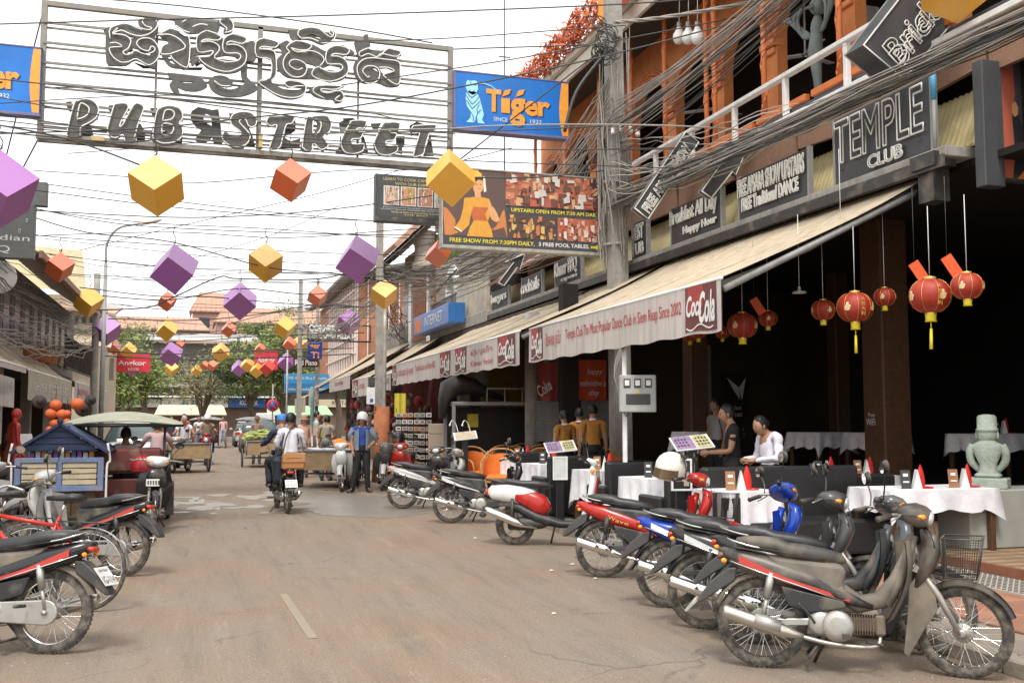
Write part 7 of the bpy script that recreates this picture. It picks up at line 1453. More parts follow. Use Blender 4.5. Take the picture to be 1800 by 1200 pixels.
ST=[
 (2.72,27.5,180,'woman in pink top and brown hat walking towards us','walk',(.62,.36,.28),(.3,.2,.15),dict(fem=True,sleeves='none',skin=m_skinp,hat=hat_cap(M('brown_hat',(.4,.22,.15),.8)))),
 (3.25,27.2,170,'woman in yellow-green dotted dress with long brown hair','stand',(.42,.45,.05),(.03,.03,.03),dict(fem=True,sleeves='none',skin=m_skinp,hair='long',hairmat=M('brown_hair',(.12,.05,.02),.6))),
 (2.35,29.5,185,'tourist in pale blue hooded top beside the woman in pink','stand',(.2,.3,.5),(.2,.18,.15),dict(hat=hat_cap(M('pale_blue_hood',(.25,.36,.55),.8),False),skin=m_skinp)),
 (3.35,30.2,90,'tall man in grey t-shirt looking into the stall','stand',(.45,.45,.42),(.1,.1,.12),dict(skin=m_skinp,scale=1.07)),
 (1.95,36.2,0,'corn seller with brown cap behind his handcart','stand',(.3,.22,.16),(.12,.1,.08),dict(hat=hat_cap(M('brown_cap',(.2,.1,.05),.8)))),
 (-.55,41,190,'man in red shirt standing by the white pickup','stand',(.5,.12,.12),(.15,.2,.3),dict(skin=m_skinp,scale=1.05)),
 (-.0,47,180,'person in white shirt in the middle distance','stand',(.7,.7,.7),(.2,.2,.25),dict()),
 (-1.0,39,150,'person in dark clothes beside the white pickup','walk',(.05,.06,.1),(.05,.05,.06),dict()),
 (1.25,56,200,'pink-shirted pedestrian beside the far tuk-tuk','walk',(.65,.4,.4),(.3,.3,.35),dict()),
 (3.15,26.1,20,'shopper bending over the food cart trays','work',(.3,.26,.22),(.1,.1,.1),dict(fem=True)),
 (-3.7,20.2,60,'person sitting in the shade behind the blue cart roof','sit',(.35,.12,.06),(.1,.1,.1),dict()),
 (-3.95,16.8,80,'shirtless-looking person in orange at the left edge stall','sit',(.45,.16,.07),(.1,.1,.1),dict()),
 (-3.5,21.3,40,'person reading a white newspaper at the left shop','sit',(.3,.1,.05),(.1,.1,.1),dict(hair='long',fem=True)),
]
for (x,y,h,lab,kd,tc,bc,op)in ST:
    i=len(MC);z=.12 if x <-3.3 else 0
    person((x,y,z if kd != 'sit' else z+.0),R(180-h)if False else -R(h),lab,kd,M('top_%d' % i,tc,.85),M('bottom_%d' % i,bc,.85),face=(y <28),hands=(y <40),sub=1,**op)
tag(part('newspaper',m_white,None,lambda b:b.plate([(-3.35,21.0,1.0),(-3.05,21.3,1.02),(-3.1,21.35,1.3),(-3.4,21.05,1.3)],.01)),'white newspaper held open at the left shop','newspaper')
mq=person((-3.25,20.4,.1),R(-60),'glossy red mannequin figure with hood at the left shop front','stand',None,None,M('red_mannequin',(.45,.04,.03),.4),hair=None,face=False)
person((-1.12,17.25,.18),0,'passenger in white shirt seated in the green-canopied tuk-tuk','sit',M('white_shirt',(.72,.72,.78),.8),dkj,scale=1.0)
person((-.72,19.4,.33),R(5),'tuk-tuk driver in dark helmet ahead of the canopy','drive',M('pink_grey_top',(.5,.35,.36),.8),dkj,hat=hat_helmet(m_dark),sub=1)
underbone('motorcycle',(-.85,18.9,0),R(0),0,'motorcycle pulling the green-canopied tuk-tuk',blk,None)
underbone('motorcycle',(-.30,31.2+1.0,0),R(200),0,'old grey motorcycle with a cart ridden towards us',silv,None,group='oncoming motorcycles')
person((-.42,31.9,.40),R(180),'grey-haired man in white shirt riding the old motorcycle towards us','drive',M('white_shirt',(.72,.72,.78),.8),M('shorts_brown',(.12,.1,.08),.8),hairmat=M('grey_hair',(.4,.4,.38),.7),sub=1,headrot=R(30))
scooter('scooter',(.28,37,0),R(182),0,'red scooter coming towards us behind the grey-haired rider',redg,redg,'oncoming motorcycles')
person((.28,36.5,.42),R(180),'rider in olive jacket and white helmet on the red scooter','drive',M('olive_jacket',(.25,.22,.15),.8),dkj,hat=hat_helmet(m_white),sub=1)
random.seed(33)
# ================================================================ UPPER BUILDINGS BEYOND THE CLUB (right side)
m_brick=[M('brick_a',(.40,.17,.10),.9,0,.25,9),M('brick_b',(.33,.14,.09),.9,0,.25,9)]
bh_=empty('brick_shophouse',(8,36,0),0,'brick and concrete shophouse with gabled roof right of the concrete pole','building')
def HP(nm,mat,fn,par=bh_):
    b=MB();fn(b);b.v=[(x-8,y-36,z)for x,y,z in b.v];return b.build(nm,mat,par)
HP('wall',M('mortar_wall',(.30,.25,.2),.9),lambda b:(b.box((8.0,34.6,3.9),(12,40.4,8.2))))
def bricks(par,x,y0,y1,z0,z1,off):
    me=MB().bbox((-.02,-.105,-.033),(.0,.105,.033),.004).mesh('brick');me.materials.append(None);n=0;j=0;z=z0
    bb_=[MB(),MB()]
    while z <z1:
        y=y0+(.11 if j % 2 else 0)
        while y <y1:
            bb_[rnd(0,1)>.5].bbox((x-.02-8,y-.103-36,z-.031),(x-8,y+.103-36,z+.031),.003);y += .222
        z += .077;j += 1
    for k in (0,1):bb_[k].build('bricks',m_brick[k],par)['kind']='stuff'
bricks(bh_,7.99,36.2,38.6,4.6,7.8,0);bricks(bh_,7.99,34.7,35.1,4.6,7.8,0)
HP('white_pier',m_white,lambda b:(b.box((7.93,38.7,3.9),(8.02,39.2,7.0)),b.box((7.93,35.6,3.9),(8.0,35.9,7.4))))
HP('column',M('beige_column',(.46,.40,.32),.8),lambda b:b.lathe([(.30,6.9),(.42,7.0),(.42,7.15),(.34,7.25),(.34,7.8),(.44,7.9),(.46,8.3)],16,Matrix.Translation((7.6,34.9,0))))
HP('gable_roof',M('pinkish_roof_edge',(.46,.25,.17),.8,0,.25,3),lambda b:(b.plate([(6.4,34.0,7.6),(6.4,43,7.6),(9.2,43,10.4),(9.2,34.0,10.4)],.16)))
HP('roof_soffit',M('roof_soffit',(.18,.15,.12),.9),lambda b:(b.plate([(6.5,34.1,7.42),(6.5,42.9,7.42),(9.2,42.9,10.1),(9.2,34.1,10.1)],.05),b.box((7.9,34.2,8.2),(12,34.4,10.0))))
for k in range(7):HP('roof_beam',M('roof_beam_wood',(.12,.085,.06),.9),lambda b:b.plate([(6.6,34.3+k*1.3,7.35),(6.6,34.42+k*1.3,7.35),(9.0,34.42+k*1.3,9.75),(9.0,34.3+k*1.3,9.75)],.12))
for k in range(4):HP('window',M('dark_window_pane',(.03,.035,.04),.2),lambda b:b.bbox((7.94,39.3+k*.3-.12,4.7),(7.99,39.3+k*.3+.12,6.6),.01))
cb=empty('concrete_shophouse',(8,30,0),0,'weathered concrete shophouse with black railings and white arch beyond the club','building')
def KP(nm,mat,fn,par=cb):
    b=MB();fn(b);b.v=[(x-8,y-30,z)for x,y,z in b.v];return b.build(nm,mat,par)
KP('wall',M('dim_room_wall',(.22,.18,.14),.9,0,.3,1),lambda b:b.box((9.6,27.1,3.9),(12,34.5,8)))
KP('balcony_parapet',m_conc,lambda b:(b.bbox((7.75,27.2,4.35),(7.95,34.5,4.7),.02),b.bbox((7.8,27.2,6.55),(7.95,31,6.75),.02)))
for k in range(34):KP('parapet_slat',M('pale_slat',(.42,.38,.32),.85,0,.3,3,streak=.3),lambda b:b.bbox((7.84,27.3+k*.108,4.7),(7.9,27.36+k*.108,6.1),.006))
KP('white_arch',m_white,lambda b:b.prism([(31.6,4.7),(31.6,6.0),(31.8,6.5),(32.3,6.75),(32.8,6.5),(33,6.0),(33,4.7),(32.8,4.7),(32.8,5.95),(32.6,6.3),(32.3,6.5),(32.0,6.3),(31.8,5.95),(31.8,4.7)],0,.15,0,Matrix.Translation((8.1,0,0))@ Matrix.Rotation(PI/2,4,'Z')))
for k in range(26):KP('railing_bar',m_dark,lambda b:b.box((7.83,31.1+k*.14,4.7),(7.85,31.12+k*.14,5.6)))
KP('railing_top',m_dark,lambda b:(b.box((7.81,31.05,5.6),(7.87,34.7,5.65)),b.tube([(7.84,31,6.4),(7.84,34.7,5.9)],.03,5)))
KP('pink_roof_strip',M('pink_tile_strip',(.45,.22,.16),.8,0,.3,4),lambda b:b.plate([(7.75,21,5.5),(7.75,27,5.35),(9,27,6.2),(9,21,6.4)],.06))
for k in range(5):KP('potted_fern',m_green,lambda b:[b.add([(7.7,29+k*.7,6.7),(7.7+.05*math.cos(a),29+k*.7+.3*math.sin(a),6.95),(7.6+.1*math.cos(a),29+k*.7+.5*math.sin(a),6.7+.1*math.cos(a)),(7.72,29+k*.7+.25*math.sin(a),6.85)],[(0,1,2,3)])for a in [q*.5 for q in range(13)]])
lb=empty('light_box_sign',onX(727,590,7.2),0,'blue light box sign standing on the awning edge under the balcony','sign')
part('box',M('pale_blue_panel',(.16,.24,.50),.5,0,.2,3),lb,lambda b:b.bbox((0,-5.2,.0),(.5,0,.62),.02));part('end_panel',M('bright_blue_panel2',(.03,.16,.45),.5),lb,lambda b:b.box((-.01,-5.22,.02),(.52,-5.201,.62)));b=MB();text_on(b,'INTERNET',(-.01,-1.8,.15),(0,-1,0),(0,0,1),2.6,.32);b.build('lettering',m_white,lb);part('patch',m_orange,lb,lambda b:b.box((-.006,-1.2,.06),(-.002,-.3,.5)))
gb=empty('gridded_brick_house',(8,50,0),0,'orange brick house behind white window grids and scaffolding','building')
part('wall',M('far_orange_brick',(.42,.19,.11),.9,0,.3,2),gb,lambda b:b.box((-1.0,-3,3.5),(4,12,8.2)))
for k in range(12):part('grid_bar',m_white,gb,lambda b:b.box((-1.08,-3+k*.9,3.5),(-1.0,-2.92+k*.9,8.2)))
for k in range(6):part('grid_bar',m_white,gb,lambda b:b.box((-1.1,-3.05,3.9+k*.75),(-1.03,8,3.96+k*.75)))
part('end_wall',M('far_orange_brick',(.42,.19,.11),.9,0,.3,2),gb,lambda b:b.box((-1.0,-3.1,3.5),(4,-3.01,8.2)))
for k in range(9):part('grid_bar',m_white,gb,lambda b:b.box((-1+k*.5,-3.2,3.5),(-.95+k*.5,-3.12,8.2)))
part('roof',M('grey_fibre_roof',(.3,.3,.28),.8,0,.2,2),gb,lambda b:b.plate([(-1.8,-4,8.2),(4,-4,9.6),(4,12,9.6),(-1.8,12,8.2)],.1))
lw_=empty('shop_row',(8,40,0),0,'dark ground-floor shops under the awnings on the right','building')
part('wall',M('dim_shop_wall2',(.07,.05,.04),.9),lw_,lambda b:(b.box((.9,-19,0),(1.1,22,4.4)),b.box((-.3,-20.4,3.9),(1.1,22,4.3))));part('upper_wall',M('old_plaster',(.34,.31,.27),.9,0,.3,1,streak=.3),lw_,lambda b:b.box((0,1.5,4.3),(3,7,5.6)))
for k in range(9):part('shop_pillar',m_conc,lw_,lambda b:b.bbox((-.2,-18+k*4.2,.1),(.15,-17.65+k*4.2,4.2),.02))
def wordsign(name,p0,p1,Y,label,bgc,lines,tm,th=.15,outline=0):
    A,B_=onY(*p0,Y),onY(*p1,Y);r=empty(name,(A.x,Y,B_.z),0,label,'sign');w_,h_=B_.x-A.x,A.z-B_.z
    part('board',bgc,r,lambda b:b.bbox((0,0,0),(w_,th,h_),.01))
    b=MB()
    for t,u0,u1,v0,v1 in lines:text_on(b,t,(w_*u0,-.012,h_*v0),(1,0,0),(0,0,1),w_*(u1-u0),h_*(v1-v0),outline=outline,offset=.02)
    b.build('lettering',tm,r);return r,w_,h_
r_,w_,h_=wordsign('neon_sign',(541,570),(618,598),44,'grey CORNER and BRICK OVEN PIZZA neon board in the distance',m_signbd,[('CORNER BAR',.03,.97,.55,.95),('BRICK OVEN PIZZA',.03,.97,.08,.45)],m_neon,.15,.02)
part('frame',m_dark,r_,lambda b:(b.tube([(0,0,-.05),(w_*1.45,0,-.05)],.04,5),b.tube([(w_,0,h_),(w_*1.45,0,h_)],.03,5),b.tube([(w_*1.43,0,h_),(w_*1.43,0,0)],.03,5)))
wordsign('beer_sign',(541,599),(566,631),46,'blue upright Tiger beer sign below the pizza board',M('tiger_navy',(.01,.04,.3),.4),[('Ti',.2,.8,.05,.4),('ger',.15,.85,.5,.8)],m_tor)
wordsign('bar_sign',(516,630),(560,645),47,'dark Red Piano bar sign under the blue beer sign',M('dark_red_board',(.06,.015,.012),.5),[('Red Piano',.06,.94,.2,.85)],m_white)
ba=empty('blue_awning',onY(499,690,53),0,'blue printed awning board beyond the right-hand awnings','awning');wA=onY(578,690,53).x-ba.location.x
m_bl=M('blue_print_canvas',(.02,.18,.42),.6);part('upper_panel',M('blue_print_canvas_light',(.04,.27,.55),.6),ba,lambda b:b.bbox((0,0,.5),(wA,.08,1.0),.005));part('lower_panel',m_bl,ba,lambda b:b.bbox((0,-.1,0),(wA,.0,.49),.005))
b=MB();text_on(b,'ហាង កាហ្វេ Blue Pumpkin',(wA*.05,-.02,.65),(1,0,0),(0,0,1),wA*.9,.2);text_on(b,'drinks · snacks · ice cream',(wA*.05,-.12,.12),(1,0,0),(0,0,1),wA*.9,.16);b.build('lettering',m_white,ba)
# ================================================================ TERRACE
m_fab=M('black_leatherette',(.018,.018,.019),.45,0,.2,5,.1);m_cloth2=m_cloth
def booth(x,y,rz,label,w_=.7):
    r=empty('armchair',(x,y,.10),rz,label,'armchair','black armchairs on the pavement terrace')
    part('seat',m_fab,r,lambda b:b.bbox((-w_/2+.07,-.3,.12),(w_/2-.07,.3,.44),.03));part('backrest',m_fab,r,lambda b:b.bbox((-w_/2,-.42,.06),(w_/2,-.28,.92),.025))
    for s in (-1,1):part('armrest',m_fab,r,lambda b:b.bbox((s*w_/2-.05,-.3,.06),(s*w_/2+.05,.3,.60),.02))
    part('foot',m_dark,r,lambda b:[b.box((sx*.28-.02,sy*.25-.02,0),(sx*.28+.02,sy*.25+.02,.07))for sx in (-1,1)for sy in (-1,1)])
    return r
def draped(x,y,z,wx,wy,drop,label,rz=0.,par=None,group='tables with white cloths',seed=1,zf=.1):
    t=empty('dining_table',(x,y,zf),rz,label,'table',group);h_=z-zf
    part('table_top',m_wood,t,lambda b:b.bbox((-wx/2,-wy/2,h_-.04),(wx/2,wy/2,h_-.006),.005))
    for sx in (-1,1):
        for sy in (-1,1):part('leg',m_wood,t,lambda b:b.bbox((sx*(wx/2-.05)-.03,sy*(wy/2-.05)-.03,0),(sx*(wx/2-.05)+.03,sy*(wy/2-.05)+.03,h_-.04),.004))
    c=empty('tablecloth',(x,y,z),rz,'white cloth draped over the '+label.replace('with white cloth','').strip(),'tablecloth','white tablecloths')
    rr=random.Random(seed)
    def dp(b):
        n=14;pts=[]
        P_r=[(-wx/2-.012,-wy/2-.012),(wx/2+.012,-wy/2-.012),(wx/2+.012,wy/2+.012),(-wx/2-.012,wy/2+.012)]
        b.add([(p[0],p[1],.003)for p in P_r],[(0,1,2,3)])
        ring=[]
        for k in range(4):
            a,c2=P_r[k],P_r[(k+1)% 4]
            for i in range(n):u=i/n;ring.append((a[0]+(c2[0]-a[0])*u,a[1]+(c2[1]-a[1])*u,min(u,1-u)))
        m=len(ring);rows=5;vs=[]
        for j in range(rows+1):
            v=j/rows
            for i,(px_,py_,e)in enumerate(ring):
                l_=math.hypot(px_,py_);corner=max(0,1-e*9);dd=drop*(1+.55*corner)*(1+.10*math.sin(i*1.1+seed));fl=.035*v*math.sin(i*1.35+seed*2)+.06*v*corner
                vs.append((px_+px_/l_*fl,py_+py_/l_*fl,.003-dd*v))
        b.add(vs,[(j*m+i,j*m+(i+1)% m,(j+1)*m+(i+1)% m,(j+1)*m+i)for j in range(rows)for i in range(m)],True)
    b=MB();dp(b);b.build('cloth',m_cloth2,c);return t
m_nred=M('red_napkin',(.62,.025,.015),.75);m_mb=M('brown_menu_card',(.30,.13,.05),.6);m_mk=M('black_menu_card',(.03,.03,.03),.5)
_set=0
def setting(x,y,z,red=True,brown=False,where='',rz=0.):
    global _set;_set += 1
    if red:
        r=empty('folded_napkin',(x+.22,y+.05,z+.004),0,'red folded napkin standing on '+where,'napkin','red napkins on the tables')
        part('napkin',m_nred,r,lambda b:(b.lathe([(.05,0),(.055,.08),(.04,.16),(.018,.22),(1e-4,.25)],7,Matrix.Diagonal((1,.55,1,1))),b.lathe([(.12,0),(.125,.012),(.08,.006)],16)))
    r=empty('menu_card',(x,y,z+.004),R(-20),('brown' if brown else 'black')+' card and white tent on '+where,'menu card','table cards')
    part('card',m_mb if brown else m_mk,r,lambda b:b.plate([(-.05,0,0),(.05,0,0),(.05,.04,.19),(-.05,.04,.19)],.006));part('print',m_white,r,lambda b:(b.cbox((0,.022,.14),(.05,.004,.03),0,-.2),b.cbox((0,.005,.07),(.06,.004,.015),0,-.2)))
    part('paper_tent',m_white,r,lambda b:b.prism([(.06,0),(.15,0),(.105,.20)],-.04,.05,0))
def place(px_,D):p=onD(px_,735,D);return p.x,p.y
TB=[(1292,10.4,'white-clothed small table nearest the camera on the pavement',.40),(1148,12.6,'small table half hidden behind the white helmet',.45),(1058,14.4,'small table right of the white menu board',.4),(962,16.4,'small table behind the black motorcycle',.35),(917,18.4,'farthest small table by the orange chairs',.35)]
for k,(px_,D,l,dr)in enumerate(TB):
    x,y=place(px_,D);draped(x,y,.86,.62,.62,dr,l+' with white cloth',R(8),seed=k+1)
    setting(x-.12,y-.1,.863,True,k % 2 == 0,['the nearest small table','the table behind the helmet','the table by the menu board','the table behind the black motorcycle','the farthest small table'][k])
    nm=['the nearest small table','the table behind the white helmet','the table beside the menu board','the table behind the black motorcycle','the farthest small table'][k]
    booth(x+.2,y+.85,R(180),'black armchair on the far side of '+nm);booth(x-.05,y-.8,0,'black armchair on the near side of '+nm)if k else None
def lt(px0,py0,px1,Z,wx,wy,lab,dr,seed,where,n=2,zf=.235):
    p=onD(px0,735,(HC-Z)*1750/(py0-735)+.5);draped(p.x,p.y,Z,wx,wy,dr,lab,0,seed=seed,zf=zf)
    for k in range(n):setting(p.x-.3+k*.6,p.y-.12,Z,True,k % 2 == 1,where[k]if isinstance(where,(list,tuple))else where)
lt(1618,862,0,.87,1.3,.7,'large table with white cloth just behind the stone pedestal',.22,3,['the left of the table behind the pedestal','the right of the table behind the pedestal'])
lt(1462,838,0,.86,1.5,.7,'long table with white cloth left of the brown column',.2,4,['the near end of the long table by the column','the far end of the long table by the column'])
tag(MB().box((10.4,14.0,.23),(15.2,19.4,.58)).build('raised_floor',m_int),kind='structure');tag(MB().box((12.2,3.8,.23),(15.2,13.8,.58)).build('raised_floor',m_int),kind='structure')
for k,(px_,D,l)in enumerate([(1440,17.2,'small table with white cloth deep in the room left of centre'),(1540,16.6,'small table with white cloth deep in the room by the column'),(1752,15.6,'wide table with white cloth deep in the room behind statue'),(1235,17.8,'small table with white cloth deep in the room behind the waiter')]):
    x,y=place(px_,D);draped(x,y,1.36,1.5 if k == 2 else .8,.7,.26,l,R(12),seed=k+7,zf=.58)
    if k == 2:setting(x,y,1.363,True,False,'the wide table behind the statue')
sf=empty('sofa',(*place(1400,10.6),.10),R(0),'long black sofa between the waiters and the blue motorcycle','sofa')
part('backrest',m_fab,sf,lambda b:b.bbox((-.95,.25,.05),(.95,.42,.98),.03));part('seat',m_fab,sf,lambda b:b.bbox((-.9,-.35,.1),(.9,.25,.45),.03));[part('armrest',m_fab,sf,lambda b:b.bbox((s*.95-.07,-.35,.05),(s*.95+.07,.42,.72),.02))for s in (-1,1)]
sf2=empty('sofa',(*place(1520,11.2),.10),R(0),'black sofa in front of the table row beside the handlebars','sofa')
part('backrest',m_fab,sf2,lambda b:b.bbox((-.6,.25,.05),(.6,.42,.86),.03));part('seat',m_fab,sf2,lambda b:b.bbox((-.55,-.35,.1),(.55,.25,.42),.03))
pn=onZ(1708,967,.235);
m_ped=M('smooth_cement',(.33,.33,.29),.75,0,.14,2.2,.1,streak=.15)
tag(part('statue_pedestal',m_ped,None,lambda b:b.bbox((pn.x,pn.y,.236),(pn.x+1.3,pn.y+.5,.85),.015)),'grey cement block pedestal carrying the green statue at the right','pedestal')
st_=empty('stone_statue',(pn.x+.50,pn.y+.27,.85),R(-50),'pale green stone torso statue with tall cap on the cement pedestal','statue')
m_sto=M('pale_green_stone',(.33,.385,.325),.7,0,.2,9,.5,streak=.25)
part('base',m_sto,st_,lambda b:(b.bbox((-.20,-.16,0),(.20,.16,.11),.01),b.bbox((-.13,-.10,.11),(.13,.10,.16),.02)))
def lofz(b,secs,n=20):
    vs=[(rx*math.copysign(abs(math.cos(2*PI*k/n))**.8,math.cos(2*PI*k/n)),cy+ry*math.copysign(abs(math.sin(2*PI*k/n))**.8,math.sin(2*PI*k/n)),z)for z,rx,ry,cy in secs for k in range(n)]
    m=len(secs);b.add(vs,[(i*n+k,i*n+(k+1)% n,(i+1)*n+(k+1)% n,(i+1)*n+k)for i in range(m-1)for k in range(n)]+[tuple((m-1)*n+k for k in range(n))],True)
part('torso',m_sto,st_,lambda b:lofz(b,[(.15,.11,.085,0),(.2,.085,.07,0),(.26,.09,.07,0),(.34,.125,.085,0),(.42,.155,.09,0),(.47,.15,.085,0),(.50,.09,.07,0),(.53,.07,.065,.005)]))
part('head',m_sto,st_,lambda b:(lofz(b,[(.51,.07,.065,.005),(.535,.098,.092,.01),(.58,.105,.10,.01),(.61,.10,.098,.01),(.615,.112,.108,.01),(.635,.112,.108,.01),(.64,.10,.098,.01),(.76,.098,.094,.01),(.785,.08,.075,.01),(.795,.02,.02,.01)]),b.sphere((0,.115,.575),(.02,.03,.03),8,6),b.sphere((-.04,.1,.595),(.02,.014,.012),8,6),b.sphere((.04,.1,.595),(.02,.014,.012),8,6),b.sphere((0,.108,.548),(.035,.016,.01),8,6)))
for s in (-1,1):part('arm',m_sto,st_,lambda b:b.tube(spline([(s*.14,0,.46),(s*.175,.0,.38),(s*.165,.02,.28),(s*.10,.04,.20),(s*.06,.05,.17)]),[.045]*5+[.042]*5+[.036]*4+[.03]*3,10));part('ear',m_sto,st_,lambda b:b.sphere((s*.105,.0,.565),(.015,.025,.05),8,6))
m_rl=M('red_lantern_silk',(.34,.028,.012),.55,0,.25,8);m_gold2=M('gold_foil',(.75,.5,.12),.35,.5);m_ytas=M('yellow_tassel',(.85,.72,.03),.7)
LN=[(1635,520,72,9.9,1,'largest red lantern with gold figures and chinese characters'),(1700,503,55,9.5,0,'bright red lantern at the far right beside the biggest one'),(1503,540,62,11.2,1,'second largest red lantern left of the brown column'),(1555,522,38,12,0,'small red lantern between the two largest'),(1447,545,42,12.4,0,'small dark red lantern left of the second largest'),(1305,572,52,13,0,'dark lantern beside the cola panel of the nearest awning'),(1350,560,32,13.6,0,'small dark lantern right behind the one by the cola panel'),(1228,582,30,14.6,0,'dim lantern just under the valance edge'),(1213,588,28,15.5,0,'farthest dim lantern under the valance'),(1270,585,24,15.2,0,'tiny dim lantern behind the lantern by the cola panel')]
for (x,y,wpx,D,ts,l)in LN:
    p=onD(x,y,D);ra=wpx/1750*D/2;r=empty('red_lantern',p,rnd(0,3),l,'lantern','red lanterns under the club awning')
    part('silk_shade',m_rl,r,lambda b:b.lathe([(ra*(1+.02*math.cos(j*PI))*math.sin(PI*(j+1.5)/19)**.8,-ra*.84*math.cos(PI*(j+1.5)/19))for j in range(17)],26))
    part('top_ring',m_gold2,r,lambda b:b.lathe([(ra*.28,ra*.82),(ra*.30,ra*.92),(ra*.22,ra*.94)],16));part('bottom_ring',m_gold2,r,lambda b:b.lathe([(ra*.28,-ra*.82),(ra*.28,-ra*.92)],16))
    part('fringe',m_ytas,r,lambda b:b.lathe([(ra*.27,-ra*.90),(ra*.24,-ra*1.1),(ra*.27,-ra*1.27),(ra*.2,-ra*1.27)],14))
    part('rib_line',m_gold2,r,lambda b:[b.tube([(1.008*ra*math.sin(PI*(j+1.5)/13)**.8*math.cos(a),1.008*ra*math.sin(PI*(j+1.5)/13)**.8*math.sin(a),-ra*.845*math.cos(PI*(j+1.5)/13))for j in range(11)],.0025,4)for a in [2*PI*q/8 for q in range(8)]])
    def figs(b):
        for q in range(4):
            a=PI/4+q*PI/2+.2
            for (du,dv,su,sv)in ((0,.16,.09,.09),(0,-.08,.17,.2),(-.1,-.16,.09,.1),(.12,0,.07,.08)):
                n_=8;b.add([(ra*1.03*math.cos(a+du+su*math.cos(t))*math.cos(.9*(dv+sv*math.sin(t))),ra*1.03*math.sin(a+du+su*math.cos(t))*math.cos(.9*(dv+sv*math.sin(t))),ra*.95*(dv+sv*math.sin(t)))for t in [2*PI*k/n_ for k in range(n_)]],[tuple(range(n_))])
    part('painted_figure',M('cream_gold_print',(.70,.52,.28),.5),r,figs)
    part('cord',m_white,r,lambda b:b.tube([(0,0,ra*.9),(0,0,max(.3,min(4.2,3.0+(p.x-5.35)*.46)-p.z))],.004,4))
    if ts:
        part('long_tassel',m_ytas,r,lambda b:(b.tube([(0,0,-ra*1.2),(0,0,-ra*1.6)],.006,5),b.tube([(0,0,-ra*1.6),(.006,0,-ra*2.6)],[.014,.018],6)))
        rz0=-r.rotation_euler.z;va=math.atan2(-p.y,-p.x)+rz0
        def han(b):
            for k,ch in enumerate('大吉大利'):
                a=va+.42;z=ra*(.38-.27*k);rr2=ra*1.035*math.cos(math.asin(min(.9,abs(z)/ra))*.8)
                text_on(b,ch,(rr2*math.cos(a)+ra*.09*math.sin(a),rr2*math.sin(a)-ra*.09*math.cos(a),z-.1*ra),(-math.sin(a),math.cos(a),0),(0,0,1),ra*.24,ra*.22)
        part('gold_characters',m_gold2,r,han)
for (x,y,D,l)in [(1616,478,10.4,'dull orange paper card hanging behind the largest lantern'),(1674,468,9.8,'bright orange-red paper card left of the far right lantern'),(1332,538,13.4,'dark red paper card behind the lantern by the cola panel')]:
    p=onD(x,y,D);r=empty('paper_card',p,R(-20),l,'paper card');part('card',M('orange_red_card',(.72,.10,.02),.6),r,lambda b:b.cbox((0,0,0),(.115,.004,.235),0,0,R(-32)));part('string',m_dark,r,lambda b:b.tube([(-.05,0,.1),(-.05,0,.9)],.003,4))
for (x,y,D,l)in [(1405,515,12.5,'dim white pendant lamp shade in the dark room'),(1478,405,12,'small white pendant lamp near the ceiling')]:
    r=empty('pendant_lamp',onD(x,y,D),0,l,'lamp');part('lamp_shade',m_white,r,lambda b:b.lathe([(.09,0),(.08,.015),(.02,.03),(.015,.08)],16));part('cord',m_white,r,lambda b:b.tube([(0,0,.08),(0,0,1.0)],.004,4))
def stand(px_,py_,D,lab,kind):
    p=onD(px_,py_,D);r=empty('menu_stand',(p.x,p.y,.10),R(-10),lab,'menu stand');h_=p.z-.1
    part('post',m_black,r,lambda b:b.bbox((-.05,-.04,0),(.05,.04,h_),.005))
    T=Matrix.Translation((0,0,h_+.02))@ Matrix.Scale(.74,4)@ Matrix.Rotation(R(-6),4,'Y')@ Matrix.Rotation(R(28),4,'X')
    part('tray',m_white,r,lambda b:b.box((-.30,-.2,0),(.30,.2,.02),T))
    if kind == 1:
        for k,(x0,x1,c)in enumerate([(-.28,.02,(.26,.17,.30)),(.04,.27,(.42,.39,.2))]):
            m0=part('menu_page',M('menu_page_%d' % k,c,.5,0,.5,12),r,lambda b:b.box((x0,-.18,.022),(x1,.18,.03),T))
            part('print_block',m_dark,m0,lambda b:[b.box((x0+.03+.05*(q % 4),-.12+.09*(q//4),.031),(x0+.06+.05*(q % 4),-.07+.09*(q//4),.032),T)for q in range(12)])
    else:
        for s in (-1,1):part('reading_lamp',m_white,r,lambda b:(b.tube(spline([(s*.12,.15,h_+.05),(s*.12-.05,.2,h_+.25),(s*.12-.13,.1,h_+.32),(s*.12-.18,0,h_+.24)],4),.009,6),b.sphere((s*.12-.18,-.01,h_+.23),.022,8,6)))
        part('menu_page',m_cream,r,lambda b:b.box((-.26,-.17,.022),(.26,.17,.03),T))
    return r
stand(1216,782,11.2,'menu stand with purple and yellow open menus beside the waiter',1)
stand(985,788,14.6,'menu stand with purple and white pages behind the scooter',1)
stand(818,768,19.2,'menu stand with two bent reading lamps near the orange chairs',2)
